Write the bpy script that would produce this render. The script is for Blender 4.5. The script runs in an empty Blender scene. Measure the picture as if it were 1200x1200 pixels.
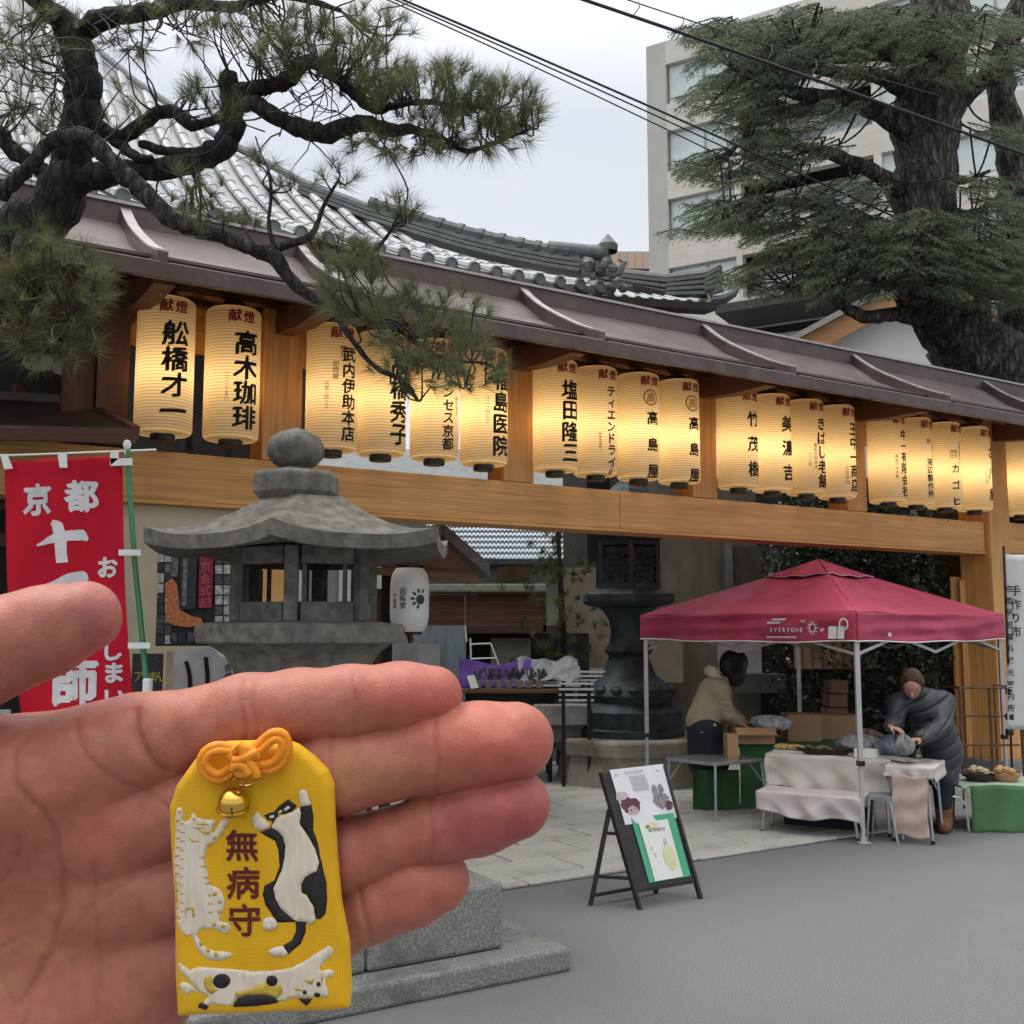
import bpy, bmesh, math, random
import numpy as np
from mathutils import Vector, Matrix
from mathutils.geometry import tessellate_polygon
R=math.radians
random.seed(7); rng=np.random.default_rng(7)
SC=bpy.context.scene
COL=SC.collection
# ---------------------------------------------------------------- camera
F=1250.0; HZ=738.0; CAMZ=1.7
TH=math.atan((HZ-600)/F)
cd=bpy.data.cameras.new('camera'); cam=bpy.data.objects.new('camera',cd); COL.objects.link(cam)
cd.sensor_fit='HORIZONTAL'; cd.sensor_width=36; cd.lens=36*F/1200
cd.clip_start=0.05; cd.clip_end=3000
cam.location=(0,0,CAMZ); cam.rotation_euler=(math.pi/2+TH,0,0)
SC.camera=cam
# ---------------------------------------------------------------- sky, sun, exposure
w=bpy.data.worlds.new('World'); SC.world=w; w.use_nodes=True
nt=w.node_tree; nt.nodes.clear()
def wn(t): return nt.nodes.new(t)
out=wn('ShaderNodeOutputWorld'); bg=wn('ShaderNodeBackground'); nt.links.new(bg.outputs[0],out.inputs[0])
sky=wn('ShaderNodeTexSky'); sky.sky_type='NISHITA'; sky.sun_disc=False
sky.sun_elevation=R(66); sky.sun_rotation=R(285)
sc_=wn('ShaderNodeVectorMath'); sc_.operation='SCALE'; sc_.inputs[3].default_value=0.10
nt.links.new(sky.outputs[0],sc_.inputs[0])
tc=wn('ShaderNodeTexCoord'); sep=wn('ShaderNodeSeparateXYZ'); nt.links.new(tc.outputs['Generated'],sep.inputs[0])
ramp=wn('ShaderNodeValToRGB'); nt.links.new(sep.outputs[2],ramp.inputs[0])
e=ramp.color_ramp.elements
e[0].position=0.0; e[0].color=(.70,.715,.735,1)
e[1].position=1.0; e[1].color=(2.35,2.33,2.28,1)
m_=ramp.color_ramp.elements.new(.45); m_.color=(.665,.685,.735,1)
no=wn('ShaderNodeTexNoise'); no.inputs['Scale'].default_value=2.2; no.inputs['Detail'].default_value=5
mp=wn('ShaderNodeMapping'); mp.inputs['Scale'].default_value=(1,1,2.5); nt.links.new(tc.outputs['Generated'],mp.inputs[0]); nt.links.new(mp.outputs[0],no.inputs[0])
r2=wn('ShaderNodeValToRGB'); nt.links.new(no.outputs[0],r2.inputs[0])
r2.color_ramp.elements[0].position=.3; r2.color_ramp.elements[0].color=(.90,.92,.96,1)
r2.color_ramp.elements[1].position=.7; r2.color_ramp.elements[1].color=(1.06,1.05,1.03,1)
mu=wn('ShaderNodeMix'); mu.data_type='RGBA'; mu.blend_type='MULTIPLY'; mu.inputs[0].default_value=1
nt.links.new(ramp.outputs[0],mu.inputs[6]); nt.links.new(r2.outputs[0],mu.inputs[7])
mx=wn('ShaderNodeMix'); mx.data_type='RGBA'; mx.inputs[0].default_value=.88
nt.links.new(sc_.outputs[0],mx.inputs[6]); nt.links.new(mu.outputs[2],mx.inputs[7])
nt.links.new(mx.outputs[2],bg.inputs[0]); bg.inputs[1].default_value=1.0
sd=bpy.data.lights.new('sun','SUN'); sd.energy=1.3; sd.angle=R(18); sd.color=(1,.97,.93)
so=bpy.data.objects.new('sun',sd); COL.objects.link(so)
az=R(285); el=R(66)
dv=Vector((math.sin(az)*math.cos(el),math.cos(az)*math.cos(el),math.sin(el)))
so.rotation_euler=dv.to_track_quat('Z','Y').to_euler()
vs=SC.view_settings; vs.view_transform='Standard'; vs.look='None'; vs.gamma=1; vs.use_curve_mapping=False; vs.exposure=0.36
SC.render.engine='CYCLES'
cy=SC.cycles; cy.max_bounces=8; cy.diffuse_bounces=4; cy.glossy_bounces=3; cy.transmission_bounces=6; cy.transparent_max_bounces=8
cy.sample_clamp_indirect=4; cy.caustics_reflective=False; cy.caustics_refractive=False
try: cy.use_denoising=True
except Exception: pass
# ---------------------------------------------------------------- measuring helpers
def ray(px,py):
    u=(px-600)/F; v=(600-py)/F
    y=math.cos(TH)-v*math.sin(TH); z=math.sin(TH)+v*math.cos(TH)
    return u/y, z/y
def at(px,py,Y):
    r=ray(px,py); return Vector((r[0]*Y,Y,CAMZ+r[1]*Y))
def gnd(px,py,z=0):
    r=ray(px,py); Y=(z-CAMZ)/r[1]; return Vector((r[0]*Y,Y,z))
D=Vector((.848,.530,0)); N=Vector((.530,-.848,0)); O=Vector((0,9.40,0)); GA=math.atan2(.530,.848)
def gp(px,py,o=0):            # point of the photo on the plane parallel to the gate, o metres in front of it -> (t,z)
    r=ray(px,py); Y=(o+O.dot(N))/(r[0]*N.x+N.y)
    P=Vector((r[0]*Y,Y,0)); return (P-O).dot(D), CAMZ+r[1]*Y
def GW(t,o,z): 
    p=O+D*t+N*o; return Vector((p.x,p.y,z))
# ---------------------------------------------------------------- materials
MATS={}
def newmat(name):
    m=bpy.data.materials.new(name); m.use_nodes=True; t=m.node_tree
    return m,t,t.nodes['Principled BSDF']
def mat(name,col,col2=None,scale=6,rough=.7,bump=.15,bscale=60,metal=0,stretch=(1,1,1),spec=.4,dirt=None,dscale=1.5,dist=.01,sss=0,sheen=0,lo=.35,hi=.65,trans=0):
    if name in MATS: return MATS[name]
    m,t,b=newmat(name); L=t.links; nn=t.nodes.new
    tc=nn('ShaderNodeTexCoord'); mp=nn('ShaderNodeMapping'); mp.inputs['Scale'].default_value=stretch
    L.new(tc.outputs['Object'],mp.inputs[0])
    n=nn('ShaderNodeTexNoise'); n.inputs['Scale'].default_value=scale; n.inputs['Detail'].default_value=6; n.inputs['Roughness'].default_value=.6
    L.new(mp.outputs[0],n.inputs[0])
    r=nn('ShaderNodeValToRGB'); L.new(n.outputs[0],r.inputs[0])
    c2=col2 if col2 else tuple(c*.75 for c in col)
    r.color_ramp.elements[0].position=lo; r.color_ramp.elements[1].position=hi
    r.color_ramp.elements[0].color=(*c2,1); r.color_ramp.elements[1].color=(*col,1)
    o=r.outputs[0]
    if dirt:
        n2=nn('ShaderNodeTexNoise'); n2.inputs['Scale'].default_value=dscale; n2.inputs['Detail'].default_value=8; n2.inputs['Roughness'].default_value=.7
        L.new(tc.outputs['Object'],n2.inputs[0])
        r3=nn('ShaderNodeValToRGB'); L.new(n2.outputs[0],r3.inputs[0]); r3.color_ramp.elements[0].position=.5; r3.color_ramp.elements[1].position=.68
        r3.color_ramp.elements[0].color=(0,0,0,1); r3.color_ramp.elements[1].color=(1,1,1,1)
        x=nn('ShaderNodeMix'); x.data_type='RGBA'; L.new(r3.outputs[0],x.inputs[0]); L.new(o,x.inputs[6]); x.inputs[7].default_value=(*dirt,1); o=x.outputs[2]
    L.new(o,b.inputs['Base Color'])
    b.inputs['Roughness'].default_value=rough; b.inputs['Metallic'].default_value=metal; b.inputs['Specular IOR Level'].default_value=spec
    if sss:
        b.inputs['Subsurface Weight'].default_value=sss; b.inputs['Subsurface Radius'].default_value=(1,.3,.15); b.inputs['Subsurface Scale'].default_value=.006
    if sheen: b.inputs['Sheen Weight'].default_value=sheen
    if bump:
        nb=nn('ShaderNodeTexNoise'); nb.inputs['Scale'].default_value=bscale; nb.inputs['Detail'].default_value=6
        L.new(mp.outputs[0],nb.inputs[0]); bm=nn('ShaderNodeBump'); bm.inputs['Strength'].default_value=bump; bm.inputs['Distance'].default_value=dist
        L.new(nb.outputs[0],bm.inputs['Height']); L.new(bm.outputs[0],b.inputs['Normal'])
    if trans: b.inputs['Transmission Weight'].default_value=trans
    MATS[name]=m; return m
def wood(name,a,b_,rough=.6,axis=0,sc=7,bump=.1):
    s=[18,18,18]; s[axis]=.9
    m=mat(name,a,b_,scale=sc*.12,rough=rough,bump=0,stretch=tuple(s),lo=.3,hi=.7)
    t=m.node_tree; L=t.links; nn=t.nodes.new; b=t.nodes['Principled BSDF']; src=b.inputs['Base Color'].links[0].from_socket
    tc=nn('ShaderNodeTexCoord'); mp=nn('ShaderNodeMapping'); s2=[70,70,70]; s2[axis]=1.1; mp.inputs['Scale'].default_value=tuple(s2); L.new(tc.outputs['Object'],mp.inputs[0])
    n=nn('ShaderNodeTexNoise'); n.inputs['Scale'].default_value=1.0; n.inputs['Detail'].default_value=5; n.inputs['Distortion'].default_value=.6; L.new(mp.outputs[0],n.inputs[0])
    r=nn('ShaderNodeValToRGB'); L.new(n.outputs[0],r.inputs[0]); r.color_ramp.elements[0].position=.34; r.color_ramp.elements[1].position=.56; r.color_ramp.elements[0].color=(.52,.44,.36,1); r.color_ramp.elements[1].color=(1,1,1,1)
    n3=nn('ShaderNodeTexNoise'); n3.inputs['Scale'].default_value=1.7; n3.inputs['Detail'].default_value=4; L.new(tc.outputs['Object'],n3.inputs[0])
    r3=nn('ShaderNodeValToRGB'); L.new(n3.outputs[0],r3.inputs[0]); r3.color_ramp.elements[0].position=.35; r3.color_ramp.elements[1].position=.65; r3.color_ramp.elements[0].color=(.80,.76,.72,1); r3.color_ramp.elements[1].color=(1.04,1.02,1,1)
    prev=src
    for q_,f in ((r,.48),(r3,.6)):
        x=nn('ShaderNodeMix'); x.data_type='RGBA'; x.blend_type='MULTIPLY'; x.inputs[0].default_value=f; L.new(prev,x.inputs[6]); L.new(q_.outputs[0],x.inputs[7]); prev=x.outputs[2]
    L.new(prev,b.inputs['Base Color'])
    bm=nn('ShaderNodeBump'); bm.inputs['Strength'].default_value=.35; bm.inputs['Distance'].default_value=.003; L.new(n.outputs[0],bm.inputs['Height']); L.new(bm.outputs[0],b.inputs['Normal'])
    return m
def emit(name,col,s):
    m,t,b=newmat(name); b.inputs['Emission Color'].default_value=(*col,1); b.inputs['Emission Strength'].default_value=s; b.inputs['Base Color'].default_value=(*col,1); return m
# ---------------------------------------------------------------- objects
def tag(o,label=None,cat=None,group=None,kind=None):
    if label: o['label']=label
    if cat: o['category']=cat
    if group: o['group']=group
    if kind: o['kind']=kind
    return o
def thing(name,label,cat,loc=(0,0,0),rz=0,group=None):
    o=bpy.data.objects.new(name,None); COL.objects.link(o); o.empty_display_size=.1
    o.location=loc; o.rotation_euler=(0,0,rz)
    return tag(o,label,cat,group)
def mw(o):
    m=Matrix.Translation(o.location)@o.rotation_euler.to_matrix().to_4x4()
    return mw(o.parent)@m if o.parent else m
def link(name,me,m=None,parent=None,smooth=False):
    o=bpy.data.objects.new(name,me); COL.objects.link(o)
    if m is not None:
        for q in (m if isinstance(m,(list,tuple)) else [m]): me.materials.append(q)
    if parent: o.parent=parent
    if smooth and len(me.polygons): me.polygons.foreach_set('use_smooth',[True]*len(me.polygons))
    return o
def npmesh(name,V,Fq):
    me=bpy.data.meshes.new(name); V=np.asarray(V,dtype=np.float32); Fq=np.asarray(Fq,dtype=np.int32)
    k=Fq.shape[1]; me.vertices.add(len(V)); me.vertices.foreach_set('co',V.ravel())
    me.loops.add(Fq.size); me.loops.foreach_set('vertex_index',Fq.ravel())
    me.polygons.add(len(Fq)); me.polygons.foreach_set('loop_start',np.arange(0,Fq.size,k,dtype=np.int32)); me.polygons.foreach_set('loop_total',np.full(len(Fq),k,dtype=np.int32))
    me.update(); me.validate(); return me
class MB:
    def __init__(s): s.v=[]; s.f=[]; s.mi=[]; s.cm=0; s.xf=None
    def add(s,vs,fs):
        b=len(s.v)
        for p in vs:
            p=Vector(p); s.v.append(s.xf@p if s.xf else p)
        for f in fs: s.f.append([b+i for i in f]); s.mi.append(s.cm)
        return s
    def box(s,x0,y0,z0,x1,y1,z1):
        return s.add([(x0,y0,z0),(x1,y0,z0),(x1,y1,z0),(x0,y1,z0),(x0,y0,z1),(x1,y0,z1),(x1,y1,z1),(x0,y1,z1)],
          [(0,3,2,1),(4,5,6,7),(0,1,5,4),(1,2,6,5),(2,3,7,6),(3,0,4,7)])
    def bar(s,a,b,wd,h=None,up=(0,0,1)):
        a=Vector(a); b=Vector(b); h=h or wd; d=(b-a).normalized(); u=Vector(up)
        if abs(d.dot(u))>.95: u=Vector((0,1,0))
        x=d.cross(u).normalized()*wd/2; y=x.cross(d).normalized()*h/2
        P=[a-x-y,a+x-y,a+x+y,a-x+y,b-x-y,b+x-y,b+x+y,b-x+y]
        return s.add(P,[(0,1,2,3),(7,6,5,4),(0,4,5,1),(1,5,6,2),(2,6,7,3),(3,7,4,0)])
    def tube(s,pts,rad,n=8,cap=True):
        pts=[Vector(p) for p in pts]; k=len(pts)
        if not isinstance(rad,(list,tuple)): rad=[rad]*k
        V=[]; prev=None
        for i,p in enumerate(pts):
            d=(pts[min(i+1,k-1)]-pts[max(i-1,0)]).normalized()
            if prev is None:
                u=Vector((0,0,1)) if abs(d.z)<.9 else Vector((1,0,0)); x=d.cross(u).normalized()
            else: x=(prev-d*prev.dot(d)).normalized()
            prev=x; y=d.cross(x)
            for j in range(n):
                a=2*math.pi*j/n; V.append(p+(x*math.cos(a)+y*math.sin(a))*rad[i])
        Fs=[(i*n+j,i*n+(j+1)%n,(i+1)*n+(j+1)%n,(i+1)*n+j) for i in range(k-1) for j in range(n)]
        if cap: Fs+= [tuple(range(n))[::-1], tuple((k-1)*n+j for j in range(n))]
        return s.add(V,Fs)
    def lathe(s,prof,n=24,c=(0,0,0),ph=0,cap=True,sx=1,sy=1):
        V=[]; c=Vector(c)
        for r,z in prof:
            for j in range(n):
                a=2*math.pi*j/n+ph; V.append(c+Vector((r*math.cos(a)*sx,r*math.sin(a)*sy,z)))
        k=len(prof); Fs=[(i*n+j,i*n+(j+1)%n,(i+1)*n+(j+1)%n,(i+1)*n+j) for i in range(k-1) for j in range(n)]
        if cap: Fs+=[tuple(range(n))[::-1], tuple((k-1)*n+j for j in range(n))]
        return s.add(V,Fs)
    def prism(s,poly,v):           # polygon (3-D points) swept by vector v
        P=[Vector(p) for p in poly]; v=Vector(v); n=len(P)
        tris=tessellate_polygon([P]); s.add(P+[p+v for p in P],[tuple(t) for t in tris]+[tuple(n+i for i in t)[::-1] for t in tris]+[(i,(i+1)%n,n+(i+1)%n,n+i) for i in range(n)])
        return s
    def grid(s,fn,nu,nv):
        V=[fn(i/nu,j/nv) for i in range(nu+1) for j in range(nv+1)]
        return s.add(V,[(i*(nv+1)+j,(i+1)*(nv+1)+j,(i+1)*(nv+1)+j+1,i*(nv+1)+j+1) for i in range(nu) for j in range(nv)])
    def build(s,name,m=None,parent=None,smooth=False,bevel=0,world=True,label=None,kind=None,fix=True,solid=0):
        me=bpy.data.meshes.new(name)
        V=s.v
        if parent is not None and world:
            inv=mw(parent).inverted(); V=[inv@p for p in V]
        me.from_pydata([tuple(p) for p in V],[],s.f); me.update()
        if len(set(s.mi))>1: me.polygons.foreach_set('material_index',s.mi)
        if fix:
            bm=bmesh.new(); bm.from_mesh(me); bmesh.ops.recalc_face_normals(bm,faces=bm.faces); bm.to_mesh(me); bm.free()
        o=link(name,me,m,parent,False)
        if bevel:
            q=o.modifiers.new('b','BEVEL'); q.width=bevel; q.segments=2; q.limit_method='ANGLE'; q.angle_limit=R(40)
        if solid:
            q=o.modifiers.new('s','SOLIDIFY'); q.thickness=solid; q.offset=0
        if smooth:
            me.polygons.foreach_set('use_smooth',[True]*len(me.polygons))
            if smooth!='all':
                try:
                    bm=bmesh.new(); bm.from_mesh(me)
                    for ed in bm.edges:
                        if len(ed.link_faces)==2 and ed.calc_face_angle(0)>R(40): ed.smooth=False
                    bm.to_mesh(me); bm.free()
                except Exception: pass
        if label: o['label']=label
        if kind: o['kind']=kind
        return o
def pbx(mb,px0,py0,px1,py1,Y,dep):      # upright box facing the camera side, measured off the photo at distance Y
    a=at(px0,py1,Y); b=at(px1,py0,Y); mb.box(min(a.x,b.x),Y,min(a.z,b.z),max(a.x,b.x),Y+dep,max(a.z,b.z)); return mb
def copy_tree(o,parent=None):
    c=o.copy(); COL.objects.link(c)
    if parent: c.parent=parent
    for ch in o.children: copy_tree(ch,c)
    return c
# ---------------------------------------------------------------- implicit surfaces (one continuous mesh per body)
class SDF:
    def __init__(s,lo,hi,h):
        s.lo=np.array(lo,float); s.h=h; s.n=np.ceil((np.array(hi,float)-s.lo)/h).astype(int)+1
        s.g=np.full(s.n,1e3,np.float32)
    def _box(s,lo,hi):
        a=np.clip(np.floor((np.array(lo)-s.lo)/s.h).astype(int),0,s.n-1); b=np.clip(np.ceil((np.array(hi)-s.lo)/s.h).astype(int)+1,1,s.n)
        sl=tuple(slice(a[i],max(b[i],a[i]+1)) for i in range(3))
        ax=[s.lo[i]+s.h*np.arange(sl[i].start,sl[i].stop,dtype=np.float32) for i in range(3)]
        return sl,np.meshgrid(*ax,indexing='ij')
    def put(s,sl,d,k,sub=False):
        g=s.g[sl]
        if sub:
            s.g[sl]=np.maximum(g,-d) if k<=0 else -s._sm(-g,d,k)
        else: s.g[sl]=s._sm(g,d,k)
    def _sm(s,a,b,k):
        if k<=0: return np.minimum(a,b)
        hh=np.clip(.5+.5*(b-a)/k,0,1); return (b+(a-b)*hh-k*hh*(1-hh)).astype(np.float32)
    def cap(s,a,b,ra,rb,k=0,sub=False,flat=None):
        a=np.array(a,float); b=np.array(b,float); m=max(ra,rb)+k+3*s.h
        sl,(X,Y,Z)=s._box(np.minimum(a,b)-m,np.maximum(a,b)+m)
        ba=b-a; L=max((ba**2).sum(),1e-12)
        t=np.clip(((X-a[0])*ba[0]+(Y-a[1])*ba[1]+(Z-a[2])*ba[2])/L,0,1)
        f=flat or (1,1,1)
        d=np.sqrt(((X-a[0]-t*ba[0])/f[0])**2+((Y-a[1]-t*ba[1])/f[1])**2+((Z-a[2]-t*ba[2])/f[2])**2)-(ra+(rb-ra)*t)
        s.put(sl,d*min(f),k,sub)
    def chain(s,pts,rad,k=0,flat=None):
        for i in range(len(pts)-1): s.cap(pts[i],pts[i+1],rad[i],rad[i+1],k if i==0 else max(k,0),flat=flat)
    def ell(s,c,r,k=0,rot=None,sub=False):
        c=np.array(c,float); r=np.array(r,float); m=max(r)+k+3*s.h
        sl,(X,Y,Z)=s._box(c-m,c+m); P=np.stack([X-c[0],Y-c[1],Z-c[2]])
        if rot is not None:
            Rm=np.array(rot.to_matrix() if hasattr(rot,'to_matrix') else rot).T; P=np.tensordot(Rm,P,1)
        q=np.sqrt((P[0]/r[0])**2+(P[1]/r[1])**2+(P[2]/r[2])**2); q2=np.sqrt((P[0]/r[0]**2)**2+(P[1]/r[1]**2)**2+(P[2]/r[2]**2)**2)+1e-9
        s.put(sl,q*(q-1)/q2,k,sub)
    def mesh(s):
        g=s.g; sg=g<0; nx,ny,nz=g.shape
        cnt=np.zeros((nx-1,ny-1,nz-1),np.int8)
        for i in (0,1):
            for j in (0,1):
                for k in (0,1): cnt+=sg[i:nx-1+i,j:ny-1+j,k:nz-1+k]
        act=(cnt>0)&(cnt<8); idx=np.argwhere(act); vid=np.full(act.shape,-1,np.int64); vid[act]=np.arange(len(idx))
        acc=np.zeros((len(idx),3)); c=np.zeros(len(idx))
        for ax in range(3):
            o1,o2=[x for x in range(3) if x!=ax]
            for p in (0,1):
                for q in (0,1):
                    a=idx.copy(); a[:,o1]+=p; a[:,o2]+=q; b=a.copy(); b[:,ax]+=1
                    ga=g[a[:,0],a[:,1],a[:,2]]; gb=g[b[:,0],b[:,1],b[:,2]]
                    m=(ga<0)!=(gb<0); t=np.where(m,ga/np.where(m,ga-gb,1),0); t=np.clip(t,0,1)
                    P=a.astype(float); P[:,ax]+=t; acc+=P*m[:,None]; c+=m
        V=acc/np.maximum(c,1)[:,None]*s.h+s.lo
        Q=[]
        for ax in range(3):
            o1,o2=(ax+1)%3,(ax+2)%3
            sl=[slice(None)]*3; sl[ax]=slice(0,-1); sh=[slice(None)]*3; sh[ax]=slice(1,None)
            ch=sg[tuple(sl)]!=sg[tuple(sh)]
            e=np.argwhere(ch); e=e[(e[:,o1]>0)&(e[:,o2]>0)&(e[:,o1]<g.shape[o1]-1)&(e[:,o2]<g.shape[o2]-1)]
            ins=sg[e[:,0],e[:,1],e[:,2]]
            def vv(p,q):
                a=e.copy(); a[:,o1]-=p; a[:,o2]-=q; return vid[a[:,0],a[:,1],a[:,2]]
            q=np.stack([vv(1,1),vv(0,1),vv(0,0),vv(1,0)],1); q[~ins]=q[~ins][:,::-1]; Q.append(q)
        Q=np.concatenate(Q); Q=Q[(Q>=0).all(1)]
        return V,Q
def lap(V,Q,it=3,f=.5):
    for _ in range(it):
        A=np.zeros_like(V); c=np.zeros(len(V))
        for i in range(4):
            a,b=Q[:,i],Q[:,(i+1)%4]
            np.add.at(A,a,V[b]); np.add.at(A,b,V[a]); np.add.at(c,a,1); np.add.at(c,b,1)
        V=V+f*(A/np.maximum(c,1)[:,None]-V)
    return V
# ---------------------------------------------------------------- lettering
GL={}
def glyph(ch,bold=.012):
    if (ch,bold) in GL: return GL[(ch,bold)]
    cu=bpy.data.curves.new('g','FONT'); cu.body=ch; cu.size=1; cu.resolution_u=2; cu.offset=bold
    ob=bpy.data.objects.new('g',cu); COL.objects.link(ob)
    dg=bpy.context.evaluated_depsgraph_get(); dg.update()
    me=bpy.data.meshes.new_from_object(ob.evaluated_get(dg)); bpy.data.objects.remove(ob); bpy.data.curves.remove(cu)
    bm=bmesh.new(); bm.from_mesh(me); bpy.data.meshes.remove(me)
    bmesh.ops.triangulate(bm,faces=bm.faces)
    for L in (.3,.16):
        es=[q for q in bm.edges if q.calc_length()>L]
        if es: bmesh.ops.subdivide_edges(bm,edges=es,cuts=1); bmesh.ops.triangulate(bm,faces=bm.faces)
    bm.verts.index_update()
    V=[(v.co.x,v.co.y) for v in bm.verts]; Fs=[tuple(v.index for v in f.verts) for f in bm.faces]; bm.free()
    if V:
        xs=[a for a,_ in V]; ys=[b for _,b in V]; cx=(min(xs)+max(xs))/2; cyy=(min(ys)+max(ys))/2
        V=[(a-cx,b-cyy) for a,b in V]
    GL[(ch,bold)]=(V,Fs); return GL[(ch,bold)]
def put_text(mb,txt,x,y,size,mapf,step=None,vertical=True,bold=.012,sx=1,skew=0):
    # x,y centre of the first character on the surface; mapf(x,y)->3-D
    step=step or size*1.02
    for i,ch in enumerate(txt):
        if ch==' ': continue
        V,Fs=glyph(ch,bold)
        cx=x+(0 if vertical else i*step); cyy=y-(i*step if vertical else 0)
        mb.add([mapf(cx+(a*sx)*size+skew*b*size,cyy+b*size+.08*a*size) for a,b in V],Fs)
    return mb
# ================================================================ GROUND
ASPH=mat('asphalt',(.205,.205,.205),(.125,.125,.127),scale=130,rough=.9,bump=.6,bscale=260,dirt=(.19,.19,.189),dscale=.35,dist=.008,lo=.42,hi=.6)
def crackle(m,sc,col,width,f):
    t=m.node_tree; L=t.links; nn=t.nodes.new; b=t.nodes['Principled BSDF']; src=b.inputs['Base Color'].links[0].from_socket
    tc=nn('ShaderNodeTexCoord'); n=nn('ShaderNodeTexNoise'); n.inputs['Scale'].default_value=3; n.inputs['Detail'].default_value=6; L.new(tc.outputs['Object'],n.inputs[0])
    ad=nn('ShaderNodeMix'); ad.data_type='RGBA'; ad.blend_type='ADD'; ad.inputs[0].default_value=.5; L.new(tc.outputs['Object'],ad.inputs[6]); L.new(n.outputs['Color'],ad.inputs[7])
    v=nn('ShaderNodeTexVoronoi'); v.feature='DISTANCE_TO_EDGE'; v.inputs['Scale'].default_value=sc; L.new(ad.outputs[2],v.inputs[0])
    r=nn('ShaderNodeValToRGB'); L.new(v.outputs[0],r.inputs[0]); r.color_ramp.elements[0].position=0; r.color_ramp.elements[1].position=width; r.color_ramp.elements[0].color=(f,f,f,1); r.color_ramp.elements[1].color=(0,0,0,1)
    x=nn('ShaderNodeMix'); x.data_type='RGBA'; L.new(r.outputs[0],x.inputs[0]); L.new(src,x.inputs[6]); x.inputs[7].default_value=(*col,1); L.new(x.outputs[2],b.inputs['Base Color'])
crackle(ASPH,.16,(.14,.14,.14),.0015,.22)
GRAN=mat('granite_paving',(.47,.455,.42),(.35,.345,.32),scale=45,rough=.85,bump=.3,bscale=160,dirt=(.27,.265,.25),dscale=1.3,dist=.004)
EARTH=mat('court_ground',(.20,.195,.185),(.15,.145,.14),scale=30,rough=.95,bump=.3,bscale=90)
JOINT=mat('joint_mortar',(.085,.085,.08),rough=.95)
mb=MB(); mb.grid(lambda u,v:(-400+800*u,-60+900*v,0),40,40)
tag(mb.build('road',ASPH,fix=False),'grey asphalt forecourt and ground in front of the gate',kind='structure')
mb=MB(); mb.add([GW(-7,1.82,.004),GW(14,1.82,.004),GW(14,-22,.004),GW(-7,-22,.004)],[(0,1,2,3)])
pav=tag(mb.build('pavement',JOINT,fix=False),'pale granite paving of the temple courtyard',kind='structure')
stone_me={}
def slab_mesh(L,W):
    k=(round(L,2),round(W,2))
    if k not in stone_me:
        q=MB(); g=.009; b=.008; x,y=L/2-g,W/2-g
        q.add([(-x,-y,0),(x,-y,0),(x,y,0),(-x,y,0),(-x,-y,.012),(x,-y,.012),(x,y,.012),(-x,y,.012),(-x+b,-y+b,.018),(x-b,-y+b,.018),(x-b,y-b,.018),(-x+b,y-b,.018)],
          [(0,1,5,4),(1,2,6,5),(2,3,7,6),(3,0,4,7),(4,5,9,8),(5,6,10,9),(6,7,11,10),(7,4,8,11),(8,9,10,11)])
        me=bpy.data.meshes.new('paving_stone'); me.from_pydata([tuple(p) for p in q.v],[],q.f); me.materials.append(GRAN); stone_me[k]=me
    return stone_me[k]
def stone(t,o,L,W):
    ob=bpy.data.objects.new('paving_stone',slab_mesh(L,W)); COL.objects.link(ob); ob.parent=pav
    p=GW(t,o,.004+random.uniform(-.001,.002)); ob.location=p; ob.rotation_euler=(random.uniform(-.003,.003),random.uniform(-.003,.003),GA)
for i in range(9): stone(-5.5+i*1.5+.75,1.82-.11,1.5,.22)           # long kerb slabs along the edge
row=0; o=1.82-.22
while o>-3.4:
    W=[.42,.5,.38][row%3]; t=-3.9+(row*.37)%1.0
    while t<6.6:
        L=[.8,.95,.7,1.05][(row*3+int(t*2.3))%4]; stone(t+L/2,o-W/2,L,W); t+=L
    o-=W; row+=1
# ================================================================ GATE
CYP=wood('cypress_wood',(.78,.43,.15),(.60,.30,.095),rough=.55)
CYPV=wood('cypress_wood_upright',(.76,.42,.145),(.60,.30,.095),rough=.55,axis=2)
BRN=mat('brown_copper_sheet',(.098,.070,.062),(.070,.050,.045),scale=3,rough=.42,bump=.06,bscale=8,metal=.25,dirt=(.12,.095,.085),dscale=2.5)
PANM=mat('brown_roof_pan',(.165,.135,.125),(.120,.098,.09),scale=3,rough=.5,bump=.06,bscale=8,metal=.2,dirt=(.17,.155,.145),dscale=1.8)
LIPM=mat('pale_lip',(.42,.39,.38),(.33,.30,.29),scale=10,rough=.45,bump=.05,metal=.2)  # paler strip along ridge, eave and batten tops
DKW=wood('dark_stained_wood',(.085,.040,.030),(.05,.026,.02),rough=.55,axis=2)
RBW=wood('red_brown_wood',(.165,.065,.042),(.10,.04,.03),rough=.6)
RBV=wood('red_brown_board',(.165,.070,.045),(.11,.045,.03),rough=.6,axis=2)
PLAS=mat('cream_plaster',(.62,.55,.38),(.54,.47,.32),scale=3,rough=.9,bump=.08,bscale=40)
G=thing('temple_gate','long wooden gate with brown metal roof and rows of lit lanterns','gate',O,GA)
def gb(name,m,*boxes,**k):
    q=MB()
    for b in boxes: q.box(*b)
    return q.build(name,m,G,world=False,**k)
gb('beam',CYP,(-6.0,-.03,2.645,1.18,.27,3.005),bevel=.008)
gb('beam',CYP,(1.184,-.03,2.645,6.78,.27,3.005),bevel=.008)
gb('beam_trim',CYP,(-6.0,-.045,2.615,6.78,.285,2.643),bevel=.004)
gb('beam',CYP,(7.22,-.03,2.645,12,.27,3.03),bevel=.008)
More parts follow.
